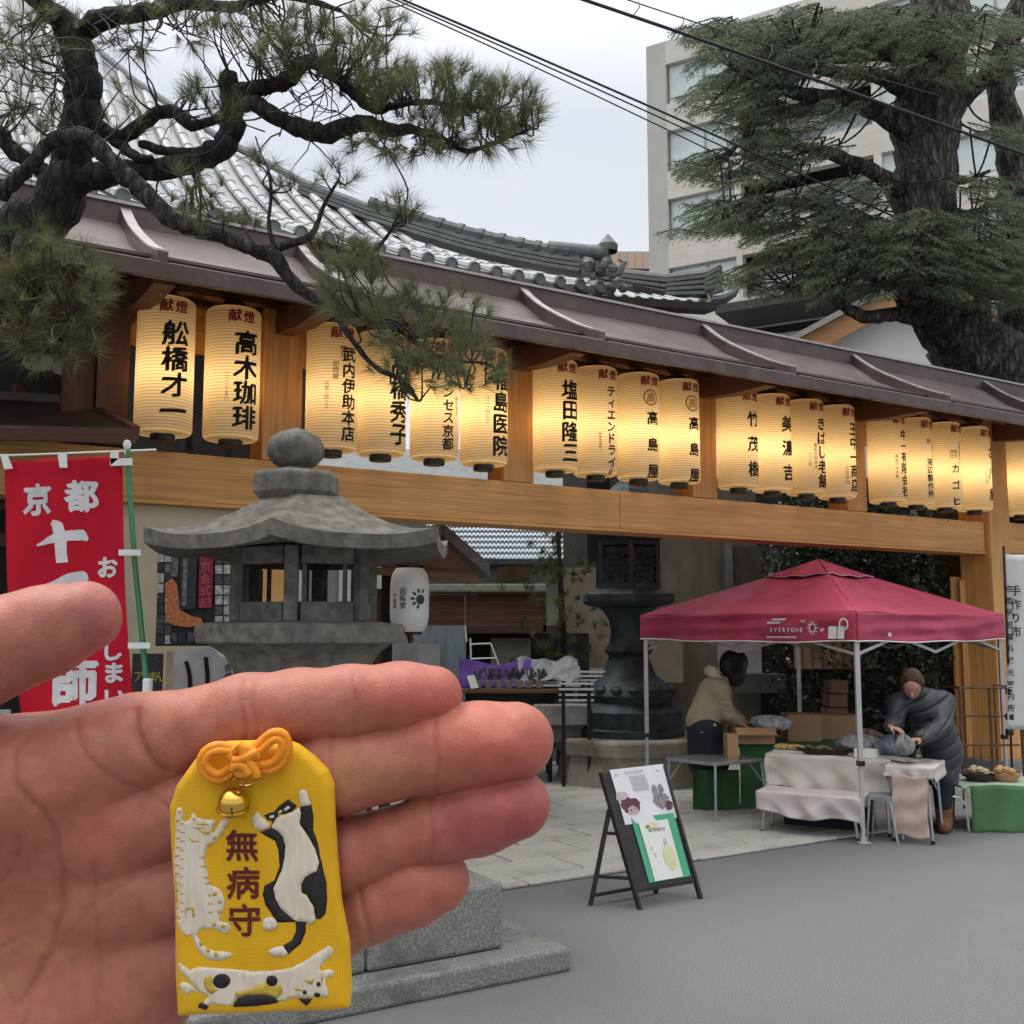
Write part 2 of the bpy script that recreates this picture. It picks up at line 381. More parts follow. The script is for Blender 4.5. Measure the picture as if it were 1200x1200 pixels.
# main posts
for t0,t1 in ((6.80,7.20),(-2.36,-1.98)):
    gb('post',CYPV,(t0,-.10 if t0>0 else -.02,0,t1,.34,4.35 if t0>0 else 2.61),bevel=.01)
gb('post_base',mat('stone_dark',(.25,.25,.24),(.18,.18,.17),scale=30,bump=.3),(6.72,-.18,0,7.28,.42,.16),bevel=.02)
for t in (-2.14,.06,2.27,4.52):
    gb('strut',CYPV,(t-.16,-.02,3.01,t+.16,.26,4.22),bevel=.006)
# rear frame: header boards, rear rail
gb('header_board',CYP,(-3.28,.30,3.86,12,.34,4.28))
gb('top_rail',RBW,(-6,-.06,4.225,12,.30,4.36))
for t in (-3.3,-2.14,.06,2.27,4.52,7.0):
    q=MB(); q.prism([(t-.07,-.95,4.04),(t-.07,-.95,3.97),(t-.07,-.5,3.97),(t-.07,-.03,4.02),(t-.07,.9,4.02),(t-.07,.9,4.16),(t-.07,-.03,4.24)],(.14,0,0)); q.build('bracket_arm',RBW,G,world=False)
# end board at the left, cream plaster panel below the beam
gb('end_board',RBV,(-3.52,.02,3.03,-3.30,.12,4.3)); gb('end_board',RBV,(-3.74,.06,3.03,-3.53,.16,4.3))
gb('plaster_panel',PLAS,(-3.9,.06,0.5,-2.37,.12,2.614)); gb('sill_board',DKW,(-3.9,.0,.0,-2.37,.14,.5))
gb('plaster_panel',PLAS,(7.22,.08,.5,12,.14,2.614))
# roof
prof=[(0,4.83),(0,4.66),(-.35,4.45),(-.72,4.28),(-1.05,4.155)]
def roofstrip(name,m,pts,t0,t1,th=.02):
    q=MB()
    for (a,b),(c,d) in zip(pts,pts[1:]):
        n=Vector((0,-(d-b),c-a)).normalized()*th
        if n.z<0: n=-n
        if abs(c-a)<1e-6: n=Vector((0,th,0))
        P=[(t0,a,b),(t1,a,b),(t1,c,d),(t0,c,d)]
        q.add([Vector(p) for p in P]+[Vector(p)-n for p in P],[(0,1,2,3),(7,6,5,4),(0,4,5,1),(1,5,6,2),(2,6,7,3),(3,7,4,0)])
    return q.build(name,m,G,world=False)
T0,T1=-7.5,13.0
BT=[-5.6,-3.38,-2.02,.11,2.30,4.55,6.95,9.3,11.6]
gb('ridge_board',BRN,(T0,-.02,4.655,T1,.45,4.82)); gb('ridge_cap',LIPM,(T0,-.04,4.822,T1,.47,4.845))
EDG=mat('undercut_shade_sheet',(.075,.055,.05),rough=.6,bump=0)  # sheet coloured extra dark to stand in for shade in the undercut
edges=[T0]+BT+[T1]
for a,b in zip(edges,edges[1:]):
    roofstrip('roof_panel',PANM,[(-.025,4.665),(-.35,4.41),(-.70,4.235),(-.98,4.15)],a+.035,b-.035)
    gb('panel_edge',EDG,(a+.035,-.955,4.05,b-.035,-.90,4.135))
    roofstrip('eave_lip',LIPM,[(-.95,4.062),(-1.26,4.018)],a+.03,b-.03,.012)
gb('eave_board',BRN,(T0,-1.265,3.905,T1,-1.225,4.012),bevel=.004)
roofstrip('roof_rear',PANM,[(.45,4.67),(.9,4.45),(1.4,4.20)],T0,T1)
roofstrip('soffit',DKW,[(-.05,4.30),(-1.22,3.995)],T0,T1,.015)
gb('rear_soffit',RBW,(T0,.35,4.1,T1,1.3,4.12))
gb('gable_board',RBW,(T0,-1.2,4.03,T0+.03,1.3,4.5))
for t in BT:
    q=MB(); n=14; P=[]
    for i in range(n+1):
        u=i/n; y=-.0-1.22*u; zc=4.80-.80*u+.10*math.sin(math.pi*u)*-1.35
        P.append((y,zc))
    P=[(-.0,4.80),(-.14,4.68),(-.29,4.57),(-.46,4.465),(-.64,4.365),(-.80,4.28),(-.93,4.215),(-1.08,4.15),(-1.20,4.105)]; n=8
    for s0,s1,dz0,dz1,mi in ((-.035,.035,-.16,0,0),(-.038,.038,.0,.014,1)):
        V=[];
        for y,z in P: V+= [(t+s0,y,z+dz0),(t+s1,y,z+dz0),(t+s1,y,z+dz1),(t+s0,y,z+dz1)]
        q.cm=mi
        q.add(V,[(4*i+j,4*i+(j+1)%4,4*i+4+(j+1)%4,4*i+4+j) for i in range(n) for j in range(4)]+[(0,1,2,3),(4*n+3,4*n+2,4*n+1,4*n)])
    q.build('roof_batten',[BRN,LIPM],G,world=False)
gb('lantern_rail',DKW,(-3.3,.06,4.175,12,.12,4.215))
# ================================================================ PAPER LANTERNS
LR,LH=.205,1.0; LZ=3.12
def paper():
    m,t,b=newmat('lantern_paper'); L=t.links; nn=t.nodes.new; t.nodes.remove(b)
    o=t.nodes['Material Output']
    d=nn('ShaderNodeBsdfDiffuse'); d.inputs[0].default_value=(.80,.70,.50,1)
    tr=nn('ShaderNodeBsdfTranslucent'); tr.inputs[0].default_value=(.86,.60,.27,1)
    tc=nn('ShaderNodeTexCoord'); sp=nn('ShaderNodeSeparateXYZ'); L.new(tc.outputs['Object'],sp.inputs[0])
    ma=nn('ShaderNodeMath'); ma.operation='MULTIPLY'; ma.inputs[1].default_value=42/LH; L.new(sp.outputs[2],ma.inputs[0])
    fr=nn('ShaderNodeMath'); fr.operation='PINGPONG'; fr.inputs[1].default_value=.5; L.new(ma.outputs[0],fr.inputs[0])
    rp=nn('ShaderNodeValToRGB'); L.new(fr.outputs[0],rp.inputs[0]); rp.color_ramp.elements[0].position=.04; rp.color_ramp.elements[1].position=.26
    rp.color_ramp.elements[0].color=(.70,.60,.46,1); rp.color_ramp.elements[1].color=(1,1,1,1)
    for sh,c in ((d,(.80,.72,.52,1)),(tr,(.95,.77,.50,1))):
        x=nn('ShaderNodeMix'); x.data_type='RGBA'; x.blend_type='MULTIPLY'; x.inputs[0].default_value=1; x.inputs[7].default_value=c; L.new(rp.outputs[0],x.inputs[6]); L.new(x.outputs[2],sh.inputs[0])
    mx=nn('ShaderNodeMixShader'); mx.inputs[0].default_value=.5
    L.new(d.outputs[0],mx.inputs[1]); L.new(tr.outputs[0],mx.inputs[2]); L.new(mx.outputs[0],o.inputs[0]); return m
PAPER=paper()
INK=mat('black_ink',(.012,.010,.009),rough=.8,bump=0); RINK=mat('red_ink',(.42,.03,.02),(.36,.025,.02),rough=.8,bump=0)
BRINK=mat('brown_ink',(.09,.05,.02),rough=.8,bump=0)
BLK=mat('black_lacquer',(.012,.012,.014),rough=.35,bump=0)
def shade_mesh():
    q=MB(); ribs=42; prof=[]
    for i in range(ribs*2+1):
        u=i/(ribs*2); bulge=1-.10*max(0,abs(u-.5)*2-.955)/.045
        prof.append((LR*bulge+(0.0032 if i%2 else -.0018),u*LH))
    q.lathe(prof,40,cap=False); return q
def cap_mesh(z0,z1,r):
    q=MB(); q.lathe([(r*.95,z0),(r,z0+.005),(r,z1-.005),(r*.95,z1)],32); return q
shade0=shade_mesh(); rnd=random.Random(3)
me_sh=me_ct=me_cb=None
def lantern(px_left,label,txts,oo=.10,first=[None]):
    # px_left: left rim in the photo
    t,_=gp(px_left,520,oo); P=GW(t,oo,0); Yc=P.y
    t,_=gp(px_left+LR*F/Yc*1.0,520,oo); t+=.02
    root=thing('paper_lantern',label,'paper lantern',GW(t,oo,LZ+rnd.uniform(-.006,.006)),GA+rnd.uniform(-.04,.04),'paper lanterns hung along the gate')
    global me_sh,me_ct,me_cb
    if me_sh is None:
        a=shade0.build('shade',PAPER,root,world=False,smooth='all'); me_sh=a.data
        b=cap_mesh(LH-.002,LH+.055,.095).build('top_cap',BLK,root,world=False,smooth=True); me_ct=b.data
        q=cap_mesh(-.05,.002,.090); c=q.build('bottom_cap',BLK,root,world=False,smooth=True); me_cb=c.data
    else:
        for nm,me in (('shade',me_sh),('top_cap',me_ct),('bottom_cap',me_cb)):
            ob=bpy.data.objects.new(nm,me); COL.objects.link(ob); ob.parent=root
    q=MB(); q.tube([(0,0,LH+.05),(0,0,LH+.09)],.012,6); q.tube([(.08*math.cos(a),0,LH+.05+.045*math.sin(a)) for a in [i*math.pi/8 for i in range(9)]],.005,5)
    q.build('hanger',BLK,root,world=False)
    def wrap(x,y,lv=0):
        a=-math.pi/2+x/LR; r=LR+.0052+lv
        u=(y)/LH; 
        if abs(u-.5)*2>.955: r*=1-.10*(abs(u-.5)*2-.955)/.045
        return (r*math.cos(a),r*math.sin(a),y)
    for nm,m,lst in (('red_lettering',RINK,[('献',-.055,LH-.085,.098,1),('燈',.055,LH-.085,.098,1)]),('lettering',INK,[x for x in txts if x[4]==0]),('small_lettering',BRINK,[x for x in txts if x[4]==2]),('crest',RINK,[x for x in txts if x[4]==1])):
        if not lst: continue
        q=MB()
        for s,x,y,sz,_ in lst: 
            sx=1
            n=len(s); 
            step=None
            if nm=='lettering' and n>1 and sz>.09:
                step=.76/n; sz=min(sz,step*1.0)
            
            heavy=nm in('lettering','red_lettering') and sz>.07
            for li,(ox,oy) in enumerate([(0,0),(.05,.0),(.025,.04),(-.018,-.025)] if heavy else [(0,0),(.02,.015)]):
                if not heavy: put_text(q,s,x+ox*sz,y+oy*sz,sz,(lambda lv:(lambda a,b:wrap(a,b,lv*.0003)))(li),step=step,bold=0,sx=1.08 if nm=='lettering' else 1)
            if heavy:
                for ci,chh in enumerate(s):
                    qq=MB()
                    for li,(ox,oy) in enumerate([(0,0),(.05,.0),(.025,.04),(-.018,-.025)]):
                        put_text(qq,chh,x+ox*sz,y+oy*sz-ci*(step or sz*1.02),sz,(lambda lv:(lambda a,b:wrap(a,b,lv*.0003)))(li),bold=0,sx=1.08 if nm=='lettering' else 1)
                    qq.build('character',m,root,world=False,fix=False)
        if nm=='crest':
            for k in range(48):
                a0,a1=2*math.pi*k/48,2*math.pi*(k+1)/48
                q.add([wrap(rr*math.cos(a),.755+rr*math.sin(a)) for rr,a in ((.066,a0),(.078,a0),(.078,a1),(.066,a1))],[(0,1,2,3)])
        if q.v: q.build(nm,m,root,world=False,fix=False,kind='stuff' if nm!='crest' else None)
    ld=bpy.data.lights.new('bulb','POINT'); ld.energy=LAMP*rnd.uniform(.8,1.2); ld.color=(1,.80,.50); ld.shadow_soft_size=.035
    lo=bpy.data.objects.new('bulb',ld); COL.objects.link(lo); lo.parent=root; lo.location=(0,0,LH*.44)
    return root
LAMP=3.1
def K(s,x=.0,sz=.155,y=None):
    sz=sz*1.24; x=x+.02
    return _K(s,x,sz,y)
def _K(s,x,sz,y):
    n=len(s); return (s,x,(.76/ n*(n-.5)+.05) if y is None else y,sz,0)
lantern(153,'leftmost paper lantern, hanging beside the dark brown end board',[K('舩橋才一',.0)])
lantern(234,'second paper lantern from the left, just before the first strut',[K('高木珈琲',.02),('二二一丁五八',-.10,.46,.035,2)])
lantern(354,'third paper lantern from the left, behind the stone lantern finial',[K('武内伊助本店',.035,.105),('株式',.0,.79,.05,0),('卸問屋',-.06,.66,.05,2),('代表二四二三',-.125,.5,.036,2)])
lantern(413,'fourth paper lantern from the left, its top behind pine needles',[K('高橋秀子',.05)])
lantern(477,'fifth paper lantern from the left, mostly behind the pine sprig',[K('プリンセス京都',.0,.10),('総合本店',.12,.5,.04,2)])
lantern(536,'sixth paper lantern from the left, right beside the second strut',[K('福島医院',.04,.15),('八二一四七三',-.08,.55,.04,2)])
lantern(621,'first paper lantern right of the second strut, with black and red writing',[K('塩田隆三',.01)])
lantern(669,'second paper lantern right of the second strut, with katakana column',[K('ティエンドライ',.01,.10),('(株)',.02,.06,.05,0),('四条大宮西入',-.09,.36,.03,2)])
lantern(720,'paper lantern with a red circle crest, left one of the pair',[('高島屋',.02,.56,.135,0),('高',.0,.755,.10,1)])
lantern(768,'paper lantern with a red circle crest, right one of the pair',[('高島屋',.02,.56,.135,0),('高',.0,.755,.10,1)])
lantern(838,'paper lantern right after the third strut, three spaced brush characters',[K('竹茂樹',.0,.13)])
lantern(878,'second paper lantern after the third strut, three black characters',[K('美濃吉',.02,.14)])
lantern(918,'third paper lantern after the third strut, with two small columns of writing',[K('きばし老舗',.03,.13),('東和京染本店',-.05,.50,.045,2),('二一三四',-.11,.4,.035,2)])
lantern(955,'fourth paper lantern after the third strut, beside the fourth strut',[K('王中一商店',.03,.13),('三文字代',-.07,.3,.05,2)])
lantern(1015,'first paper lantern right of the fourth strut',[K('中一有限会社',.03,.12),('烏丸下ル大阪',-.07,.5,.045,2)])
lantern(1048,'second paper lantern right of the fourth strut, smaller lettering',[('海辺製作所',.0,.48,.09,0),('製',-.01,.72,.06,0),('京都市南区',.07,.7,.045,2)])
lantern(1082,'third paper lantern right of the fourth strut, lettering turned to the camera',[('カゴヒロ',-.06,.44,.11,0),('株式',-.05,.64,.05,0),('会社',-.10,.64,.05,0),('京都産業代行',.01,.74,.045,2)])
lantern(1117,'last paper lantern before the big right post',[K('さ八屋',.04,.12),('二二八四',-.04,.45,.04,2)])
lantern(1172,'paper lantern cut by the right picture edge, beyond the big post',[K('みどりなお',-.01,.13)],oo=.10)
# ================================================================ LEFT WING
WT=thing('side_wing','timber side wing with shade-blackened interior and low brown pent roof left of the gate','building',at(40,738,8.2))
q=MB(); pbx(q,-260,330,92,900,8.6,.2); q.build('wall',mat('unlit_interior_black',(.012,.011,.010),(.02,.016,.012),scale=4,rough=.8),WT)  # wall coloured near black in place of the wing's unlit interior
q=MB(); a,b,c,d=at(-260,452,8.0),at(95,473,8.0),at(158,507,6.9),at(-260,498,6.9)
q.prism([a,b,c,d],(0,0,.03)); q.build('pent_roof',BRN,WT)
q=MB(); q.bar(at(-260,454,7.9)+Vector((0,0,-.02)),at(95,474,7.9)+Vector((0,0,-.02)),.08,.16); q.build('ridge_flashing',BRN,WT)
q=MB(); q.bar(d+Vector((0,0,-.03)),c+Vector((0,0,-.03)),.05,.08); q.bar(b,c+Vector((0,0,.0)),.06,.09); q.build('eave_fascia',RBW,WT)
q=MB()
for y0,y1 in ((590,598),(625,640)): pbx(q,-200,y0,40,y1,8.5,.05)
q.build('rail',RBW,WT)
q=MB(); q.tube([at(-30,455,8.3),at(-30,620,8.3)],.05); q.tube([at(22,452,8.3),at(22,700,8.3)],.05); q.build('pillar',RBV,WT)
mB=mat('pale_bundle',(.62,.62,.60),(.42,.42,.40),scale=14,rough=.8,bump=.3,bscale=25)
r0=thing('rolled_blind','pale rolled bundle in the dark left wing under the pine','rolled bundle',at(60,430,8.1))
q=MB(); q.tube([at(30,424,8.1),at(48,424,8.1),at(66,424,8.1)],[.05,.075,.06],10); q.build('roll',mB,r0,smooth=True)
q=MB(); q.tube([at(66,430,8.1),at(80,432,8.1),at(92,433,8.1)],[.055,.07,.06],10); q.build('roll',mB,r0,smooth=True)
# ================================================================ MAIN TEMPLE ROOF
TILE=mat('grey_roof_tile',(.38,.392,.40),(.28,.29,.298),scale=7,rough=.55,bump=.12,bscale=30,spec=.6,dirt=(.32,.33,.335),dscale=1.2)
TILED=mat('dark_roof_tile',(.15,.16,.165),(.09,.097,.10),scale=9,rough=.5,bump=.25,bscale=30,dirt=(.16,.19,.15),dscale=3)
TIMB=mat('temple_timber',(.06,.045,.035),(.03,.022,.018),scale=4,rough=.8)
TH_=thing('temple_hall','large temple hall with curved grey tiled roof behind the gate','temple',GW(0,-8,0))
SP=[(0,6.48),(1,6.93),(1.6,7.22),(2.5,7.85),(3.4,8.55),(4.45,9.5),(5.5,10.6),(6.3,11.6),(7.5,13.1),(9,15.1)]
def hz(s):
    for (a,b),(c,d) in zip(SP,SP[1:]):
        if s<=c: return b+(d-b)*(s-a)/(c-a)
    return SP[-1][1]
TCX,OE=4.15,-4.0
def curl(t,s): return .16*max(0,(t-1.5)/3)**2*max(0,1-s/3)
def RS(t,s,dz=0): return GW(t,OE-s,hz(s)+curl(t,s)+dz)
q=MB(); ns=22
ts=[-16+i*.6 for i in range(34)]+[TCX]
def base(u,v):
    s=v*9.0; t=-16+(TCX-s+16)*u; return RS(t,s,-.03)
q.grid(base,24,22); q.build('tile_bed',TILE,TH_,smooth='all')
q=MB(); q.grid(lambda u,v:GW(TCX-9*v+(0)*u,OE-9*v-(18-18*v)*u,hz(9*v)-.05),6,12); q.build('side_slope',TILED,TH_)
# columns of round tiles, each with its stepped joints and round end
pitch=.345; k=0; t=TCX-.22
endm=[]
while t>-9.5:
    smax=min(8.8,TCX-t-.05); q=MB()
    if smax>.15:
        L=.36; nseg=max(1,int(math.ceil(smax/L))); n=5
        for i in range(nseg):
            s0=i*L-.06; s1=min((i+1)*L,smax)
            ra=.085; rb=.074; V=[]
            for s,r,dz in ((max(s0,-.08),ra,.03),(s1,rb,.015)):
                c=RS(t,max(s,0),dz)
                if s<0: c=c-N*0+ (GW(0,OE-s,0)-GW(0,OE,0)); c.z+=s*.45
                for j in range(n+1):
                    a=math.pi*j/n; V.append(c+D*(math.cos(a)*r)+Vector((0,0,math.sin(a)*r)))
            q.add(V,[(j,j+1,n+2+j,n+1+j) for j in range(n)]+[tuple(range(n+1))])
        o_=q.build('tile_column',TILE,TH_,smooth=False)
        c=RS(t,0,.02)+N*.09; c.z-=.035
        q=MB(); M_=Matrix.Translation(c)@Matrix.Rotation(GA,4,'Z')@Matrix.Rotation(math.pi/2,4,'X'); q.xf=M_
        q.lathe([(.088,-.02),(.088,.02),(.07,.025),(.065,.012),(.02,.012)],14); q.build('tile_end',TILED,TH_)
    t-=pitch
# flat pendant tiles between the ends and dark eave below
q=MB(); q.bar(GW(-16,OE+.02,6.40),GW(1.5,OE+.02,6.40),.06,.10); q.bar(GW(1.5,OE+.02,6.40),GW(3.1,OE+.02,6.45),.06,.10); q.bar(GW(3.1,OE+.02,6.45),GW(TCX,OE+.02,6.56),.06,.10); q.build('eave_tile_edge',TILED,TH_)
q=MB(); q.bar(GW(-16,OE-.25,6.25),GW(TCX-.3,OE-.25,6.30),.4,.12); q.bar(GW(TCX-.3,OE-.25,6.3),GW(TCX-.3,-12,6.3),.4,.12); q.build('eave_timber',TIMB,TH_)
q=MB(); a=[GW(-16,-6.0,0),GW(.3,-6.0,0),GW(.3,-16,0),GW(-16,-16,0)]; q.prism(a,(0,0,6.9)); q.build('wall',mat('hall_dark_wall',(.05,.042,.036),(.03,.026,.022),scale=2,rough=.85),TH_)
# hip ridge: stacked flat tiles with a round cap
hp=[(6.6,.10),(5.5,.12),(4.45,.14),(3.4,.18),(2.6,.28),(2.0,.38),(1.5,.44),(1.0,.46),(.6,.48),(.28,.52)]
HP=[GW(TCX-s,OE-s,hz(s)+d) for s,d in hp]
for L_ in range(4):
    q=MB(); sc=[min(1,(.55 if i<4 else 1)) for i in range(len(hp))]
    pts=[p-Vector((0,0,.075*L_+.04)) for p in (HP if L_<1 else HP[3:])]
    for a,b in zip(pts,pts[1:]): q.bar(a,b,(.26+.05*L_) if L_ else .12,.05)
    q.build('ridge_tile_layer',TILED,TH_)
q=MB(); q.tube([p+Vector((0,0,.03)) for p in HP[4:]],.085,8); q.build('ridge_cap',TILED,TH_,smooth=True); q=MB(); q.tube([p+Vector((0,0,-.04)) for p in HP[:5]],.065,8); q.build('ridge_cap',TILE,TH_,smooth=True)
for i in range(9,20):
    q=MB()
    f=i/20*(len(HP)-1); a=HP[int(f)]; b=HP[int(f)+1]; p=a.lerp(b,f-int(f)); d=(b-a).normalized()
    q.tube([p-d*.04+Vector((0,0,.03)),p+d*.04+Vector((0,0,.03))],.105,8); q.build('ridge_collar',TILED,TH_)
# ridge-end ornament
e0=HP[-1]; dd=(HP[-1]-HP[-2]).normalized()
q=MB(); q.tube([e0-dd*.5+Vector((0,0,.06)),e0+dd*.15+Vector((0,0,.08)),e0+dd*.42+Vector((0,0,.12))],[.10,.11,.13],12); q.lathe([(.14,0),(.15,.1),(.08,.19),(.0,.28)],12,c=e0+dd*.40+Vector((0,0,.12)),cap=False); q.build('ridge_finial',TILED,TH_,smooth=True)
q=MB(); rd=random.Random(5)
for i in range(22):
    p=e0+dd*(.15+rd.random()*.3)+Vector((rd.uniform(-.22,.22),rd.uniform(-.1,.1),-.02-rd.random()*.42)); r=rd.uniform(.05,.10)
    q.lathe([(0,-r),(r*.7,-r*.7),(r,0),(r*.7,r*.7),(0,r)],8,c=p,cap=False)
for sx in (-1,1):
    q.tube([e0+dd*.3+Vector((.1*sx,0,-.25)),e0+dd*.3+Vector((.26*sx,-.02,-.2)),e0+dd*.3+Vector((.33*sx,-.02,-.06)),e0+dd*.3+Vector((.25*sx,0,.0))],[.07,.06,.045,.02],8)
q.build('ridge_end_ornament',mat('weathered_ornament',(.27,.28,.29),(.10,.105,.11),scale=8,rough=.6,bump=.4,bscale=30),TH_,smooth=True)
# second, lower tier (entrance roof) at the right
LT=thing('entrance_roof','lower tiled hip roof corner with round tile ends beside the flats','temple roof',GW(6,-6.5,0))
t_a,z_a=gp(712,352,-4.6); t_b,z_b=gp(843,366,-4.6)
q=MB(); A=GW(t_a-1.2,-4.6,z_a-.05); B=GW(t_b-.1,-4.6,z_b+.05)
def LS(u,s): 
    p=A.lerp(B,u); return Vector((p.x,p.y,p.z))-N*s+Vector((0,0,.42*s+.05*s*s+.10*max(0,u-.6)**2*6*(1-min(s,1))))
q.grid(lambda u,v:LS(u*(1-.45*v),v*1.9)-Vector((0,0,.03)),10,6); q.build('tile_bed',TILE,LT)
nC=13
for i in range(nC):
    u=1-(i+.3)/nC; smx=min(1.9,(1-u)*4.2+.12); q=MB(); L=.34
    for j in range(int(math.ceil(smx/L))):
        s0=j*L-.05; s1=min((j+1)*L,smx); V=[]
        for s,r in ((s0,.085),(s1,.074)):
            c=LS(u,s); 
            for m in range(6): a=math.pi*m/5; V.append(c+D*(math.cos(a)*r)+Vector((0,0,math.sin(a)*r)))
        q.add(V,[(m,m+1,7+m,6+m) for m in range(5)]+[tuple(range(6))])
    q.build('tile_column',TILE,LT)
    q=MB(); q.xf=Matrix.Translation(LS(u,-.06)+Vector((0,0,-.01)))@Matrix.Rotation(GA,4,'Z')@Matrix.Rotation(math.pi/2,4,'X'); q.lathe([(.088,-.02),(.088,.02),(.07,.025),(.06,.012),(.02,.012)],14); q.build('tile_end',TILED,LT)
pr=[LS(.55,1.9)+Vector((0,0,.1)),LS(.72,1.2)+Vector((0,0,.2)),LS(.86,.6)+Vector((0,0,.28)),LS(.98,.1)+Vector((0,0,.42)),LS(1.02,-.10)+Vector((0,0,.56))]
for L_ in range(4):
    q=MB()
    for a,b in zip(pr,pr[1:]): q.bar(a-Vector((0,0,.08*L_)),b-Vector((0,0,.08*L_+.02*L_)),.2+.05*L_,.055)
    q.build('ridge_tile_layer',TILED,LT)
q=MB(); q.tube([p+Vector((0,0,.06)) for p in pr],[.085]*4+[.06],8); q.build('ridge_cap',TILED,LT,smooth=True)
q=MB(); q.tube([LS(.98,.0)+Vector((0,0,.02)),LS(1.03,-.1)+Vector((0,0,.05)),LS(1.07,-.2)+Vector((0,0,.13)),LS(1.09,-.22)+Vector((0,0,.2))],[.1,.08,.06,.03],8); q.build('corner_finial',TILED,LT,smooth=True)
q=MB(); q.bar(LS(0,0)-Vector((0,0,.12)),LS(.97,0)-Vector((0,0,.10)),.3,.12); q.build('eave_timber',TIMB,LT)
q=MB(); c0,c1=LS(.62,.5),LS(.9,.5); q.prism([(c0.x,c0.y,0),(c1.x,c1.y,0),(c1.x-1,c1.y+3,0),(c0.x-1,c0.y+3,0)],(0,0,c0.z+.2)); q.build('wall',MATS['hall_dark_wall'],LT)
# ================================================================ APARTMENT BUILDING
CON=mat('beige_tile_wall',(.62,.58,.53),(.57,.53,.48),scale=1.2,rough=.8,bump=.05,bscale=20,dirt=(.54,.50,.45),dscale=.3)
def tiles(m,sc,f):
    t=m.node_tree; L=t.links; nn=t.nodes.new; b=t.nodes['Principled BSDF']; src=b.inputs['Base Color'].links[0].from_socket
    tc=nn('ShaderNodeTexCoord'); mp=nn('ShaderNodeMapping'); mp.inputs['Rotation'].default_value=(math.pi/2,0,0); L.new(tc.outputs['Object'],mp.inputs[0])
    br=nn('ShaderNodeTexBrick'); br.inputs['Scale'].default_value=sc; br.inputs['Mortar Size'].default_value=.012; br.inputs['Color1'].default_value=(1,1,1,1); br.inputs['Color2'].default_value=(.93,.93,.92,1); br.inputs['Mortar'].default_value=(f,f,f,1); br.offset=0; br.inputs['Brick Width'].default_value=.9; br.inputs['Row Height'].default_value=.45; L.new(mp.outputs[0],br.inputs[0])
    x=nn('ShaderNodeMix'); x.data_type='RGBA'; x.blend_type='MULTIPLY'; x.inputs[0].default_value=1; L.new(src,x.inputs[6]); L.new(br.outputs[0],x.inputs[7]); L.new(x.outputs[2],b.inputs['Base Color'])
tiles(CON,1.0,.80)
CONG=mat('grey_concrete_fin',(.46,.44,.41),(.41,.395,.365),scale=.8,rough=.85,bump=.05,bscale=20)
GLS=mat('pale_window_glass',(.62,.68,.66),(.50,.56,.55),scale=.7,rough=.15,bump=0,spec=.8)
FRM=mat('window_frame',(.45,.45,.44),rough=.5,bump=0)
DKR=mat('dark_recess',(.06,.06,.06),rough=.9,bump=0)
AP0=at(757,55,45); eA=Vector((.86,-.51,0)); nA=Vector((-.51,-.86,0))
def apx(px,py):   # position along the facade and height
    r=ray(px,py); a=Vector((r[0],1,0)); det=a.x*(-eA.y)-(-eA.x)*a.y
    Y=(AP0.x*(-eA.y)+eA.x*AP0.y)/det; P=a*Y; return (P-Vector((AP0.x,AP0.y,0))).dot(eA), CAMZ+r[1]*Y
AB=thing('apartment_block','beige apartment block with bands of windows behind the temple roof','building',(AP0.x,AP0.y,0),math.atan2(eA.y,eA.x))
def ab(name,m,*bx,par=None,**k):
    q=MB()
    for b in bx: q.box(*b)
    return q.build(name,m,par or AB,world=False,**k)
W_,HT=34,AP0.z
s1,_=apx(782,200); FL=2.95
zs=[apx(782,y)[1] for y in (75,157,236,315)]
ztop=zs[0]; FL=(zs[0]-zs[3])/3; s2,_=apx(868,230)
ab('side_fin',CONG,(0,0,0,s1,.5,HT))
ab('roof_parapet',CON,(s1,0,ztop,W_,.5,HT)); ab('roof_slab',CONG,(0,.5,HT-.6,W_,14,HT-.3)); ab('rear_wall',CONG,(0,13.8,0,W_,14,HT-.3)); ab('side_wall',CONG,(0,.5,0,.3,13.8,HT-.6),(W_-.3,.5,0,W_,13.8,HT-.6))
for k in range(8):
    z1=ztop-k*FL; z0=z1-FL*.60
    if z1<1: break
    ab('spandrel_wall',CON,(s1,0,max(0,z0-FL*.40),W_,.4,z0))
    ab('recess_wall',CONG,(s2+.0,1.6,z0,s2+5.5,1.9,z1))
    x=s1+.05; wi=0
    while x<W_-1.5:
        if s2-.2<x<s2+5.4: x=s2+5.5; continue
        wd=1.62 if wi%4!=3 else 1.2
        f=MB(); y0=.22
        f.box(x,y0,z0,x+wd,y0+.08,z0+.06); f.box(x,y0,z1-.06,x+wd,y0+.08,z1); f.box(x,y0,z0+.06,x+.05,y0+.08,z1-.06); f.box(x+wd-.05,y0,z0+.06,x+wd,y0+.08,z1-.06); f.box(x+.05,y0+.01,z0+.32,x+wd-.05,y0+.07,z0+.37)
        fo=f.build('window',FRM,AB,world=False)
        p=MB(); p.box(x+.05,y0+.03,z0+.37,x+wd-.05,y0+.05,z1-.06); p.build('pane',GLS,fo,world=False)
        p=MB(); p.box(x+.05,y0+.03,z0+.06,x+wd-.05,y0+.05,z0+.32); p.build('pane',GLS,fo,world=False)
        x+=wd+.02; wi+=1
    ab('balcony_window',GLS,(s2+.5,1.55,z0+.05,s2+2.4,1.6,z1-.2)); ab('balcony_window',GLS,(s2+2.6,1.55,z0+.05,s2+4.9,1.6,z1-.2)); ab('balcony_rail',FRM,(s2,.1,z0+.02,s2+5.4,.14,z0+.06),)
    ab('column',CON,(s2-.25,0,z0,s2,.4,z1)); ab('column',CON,(s2+5.4,0,z0,s2+5.7,.4,z1))
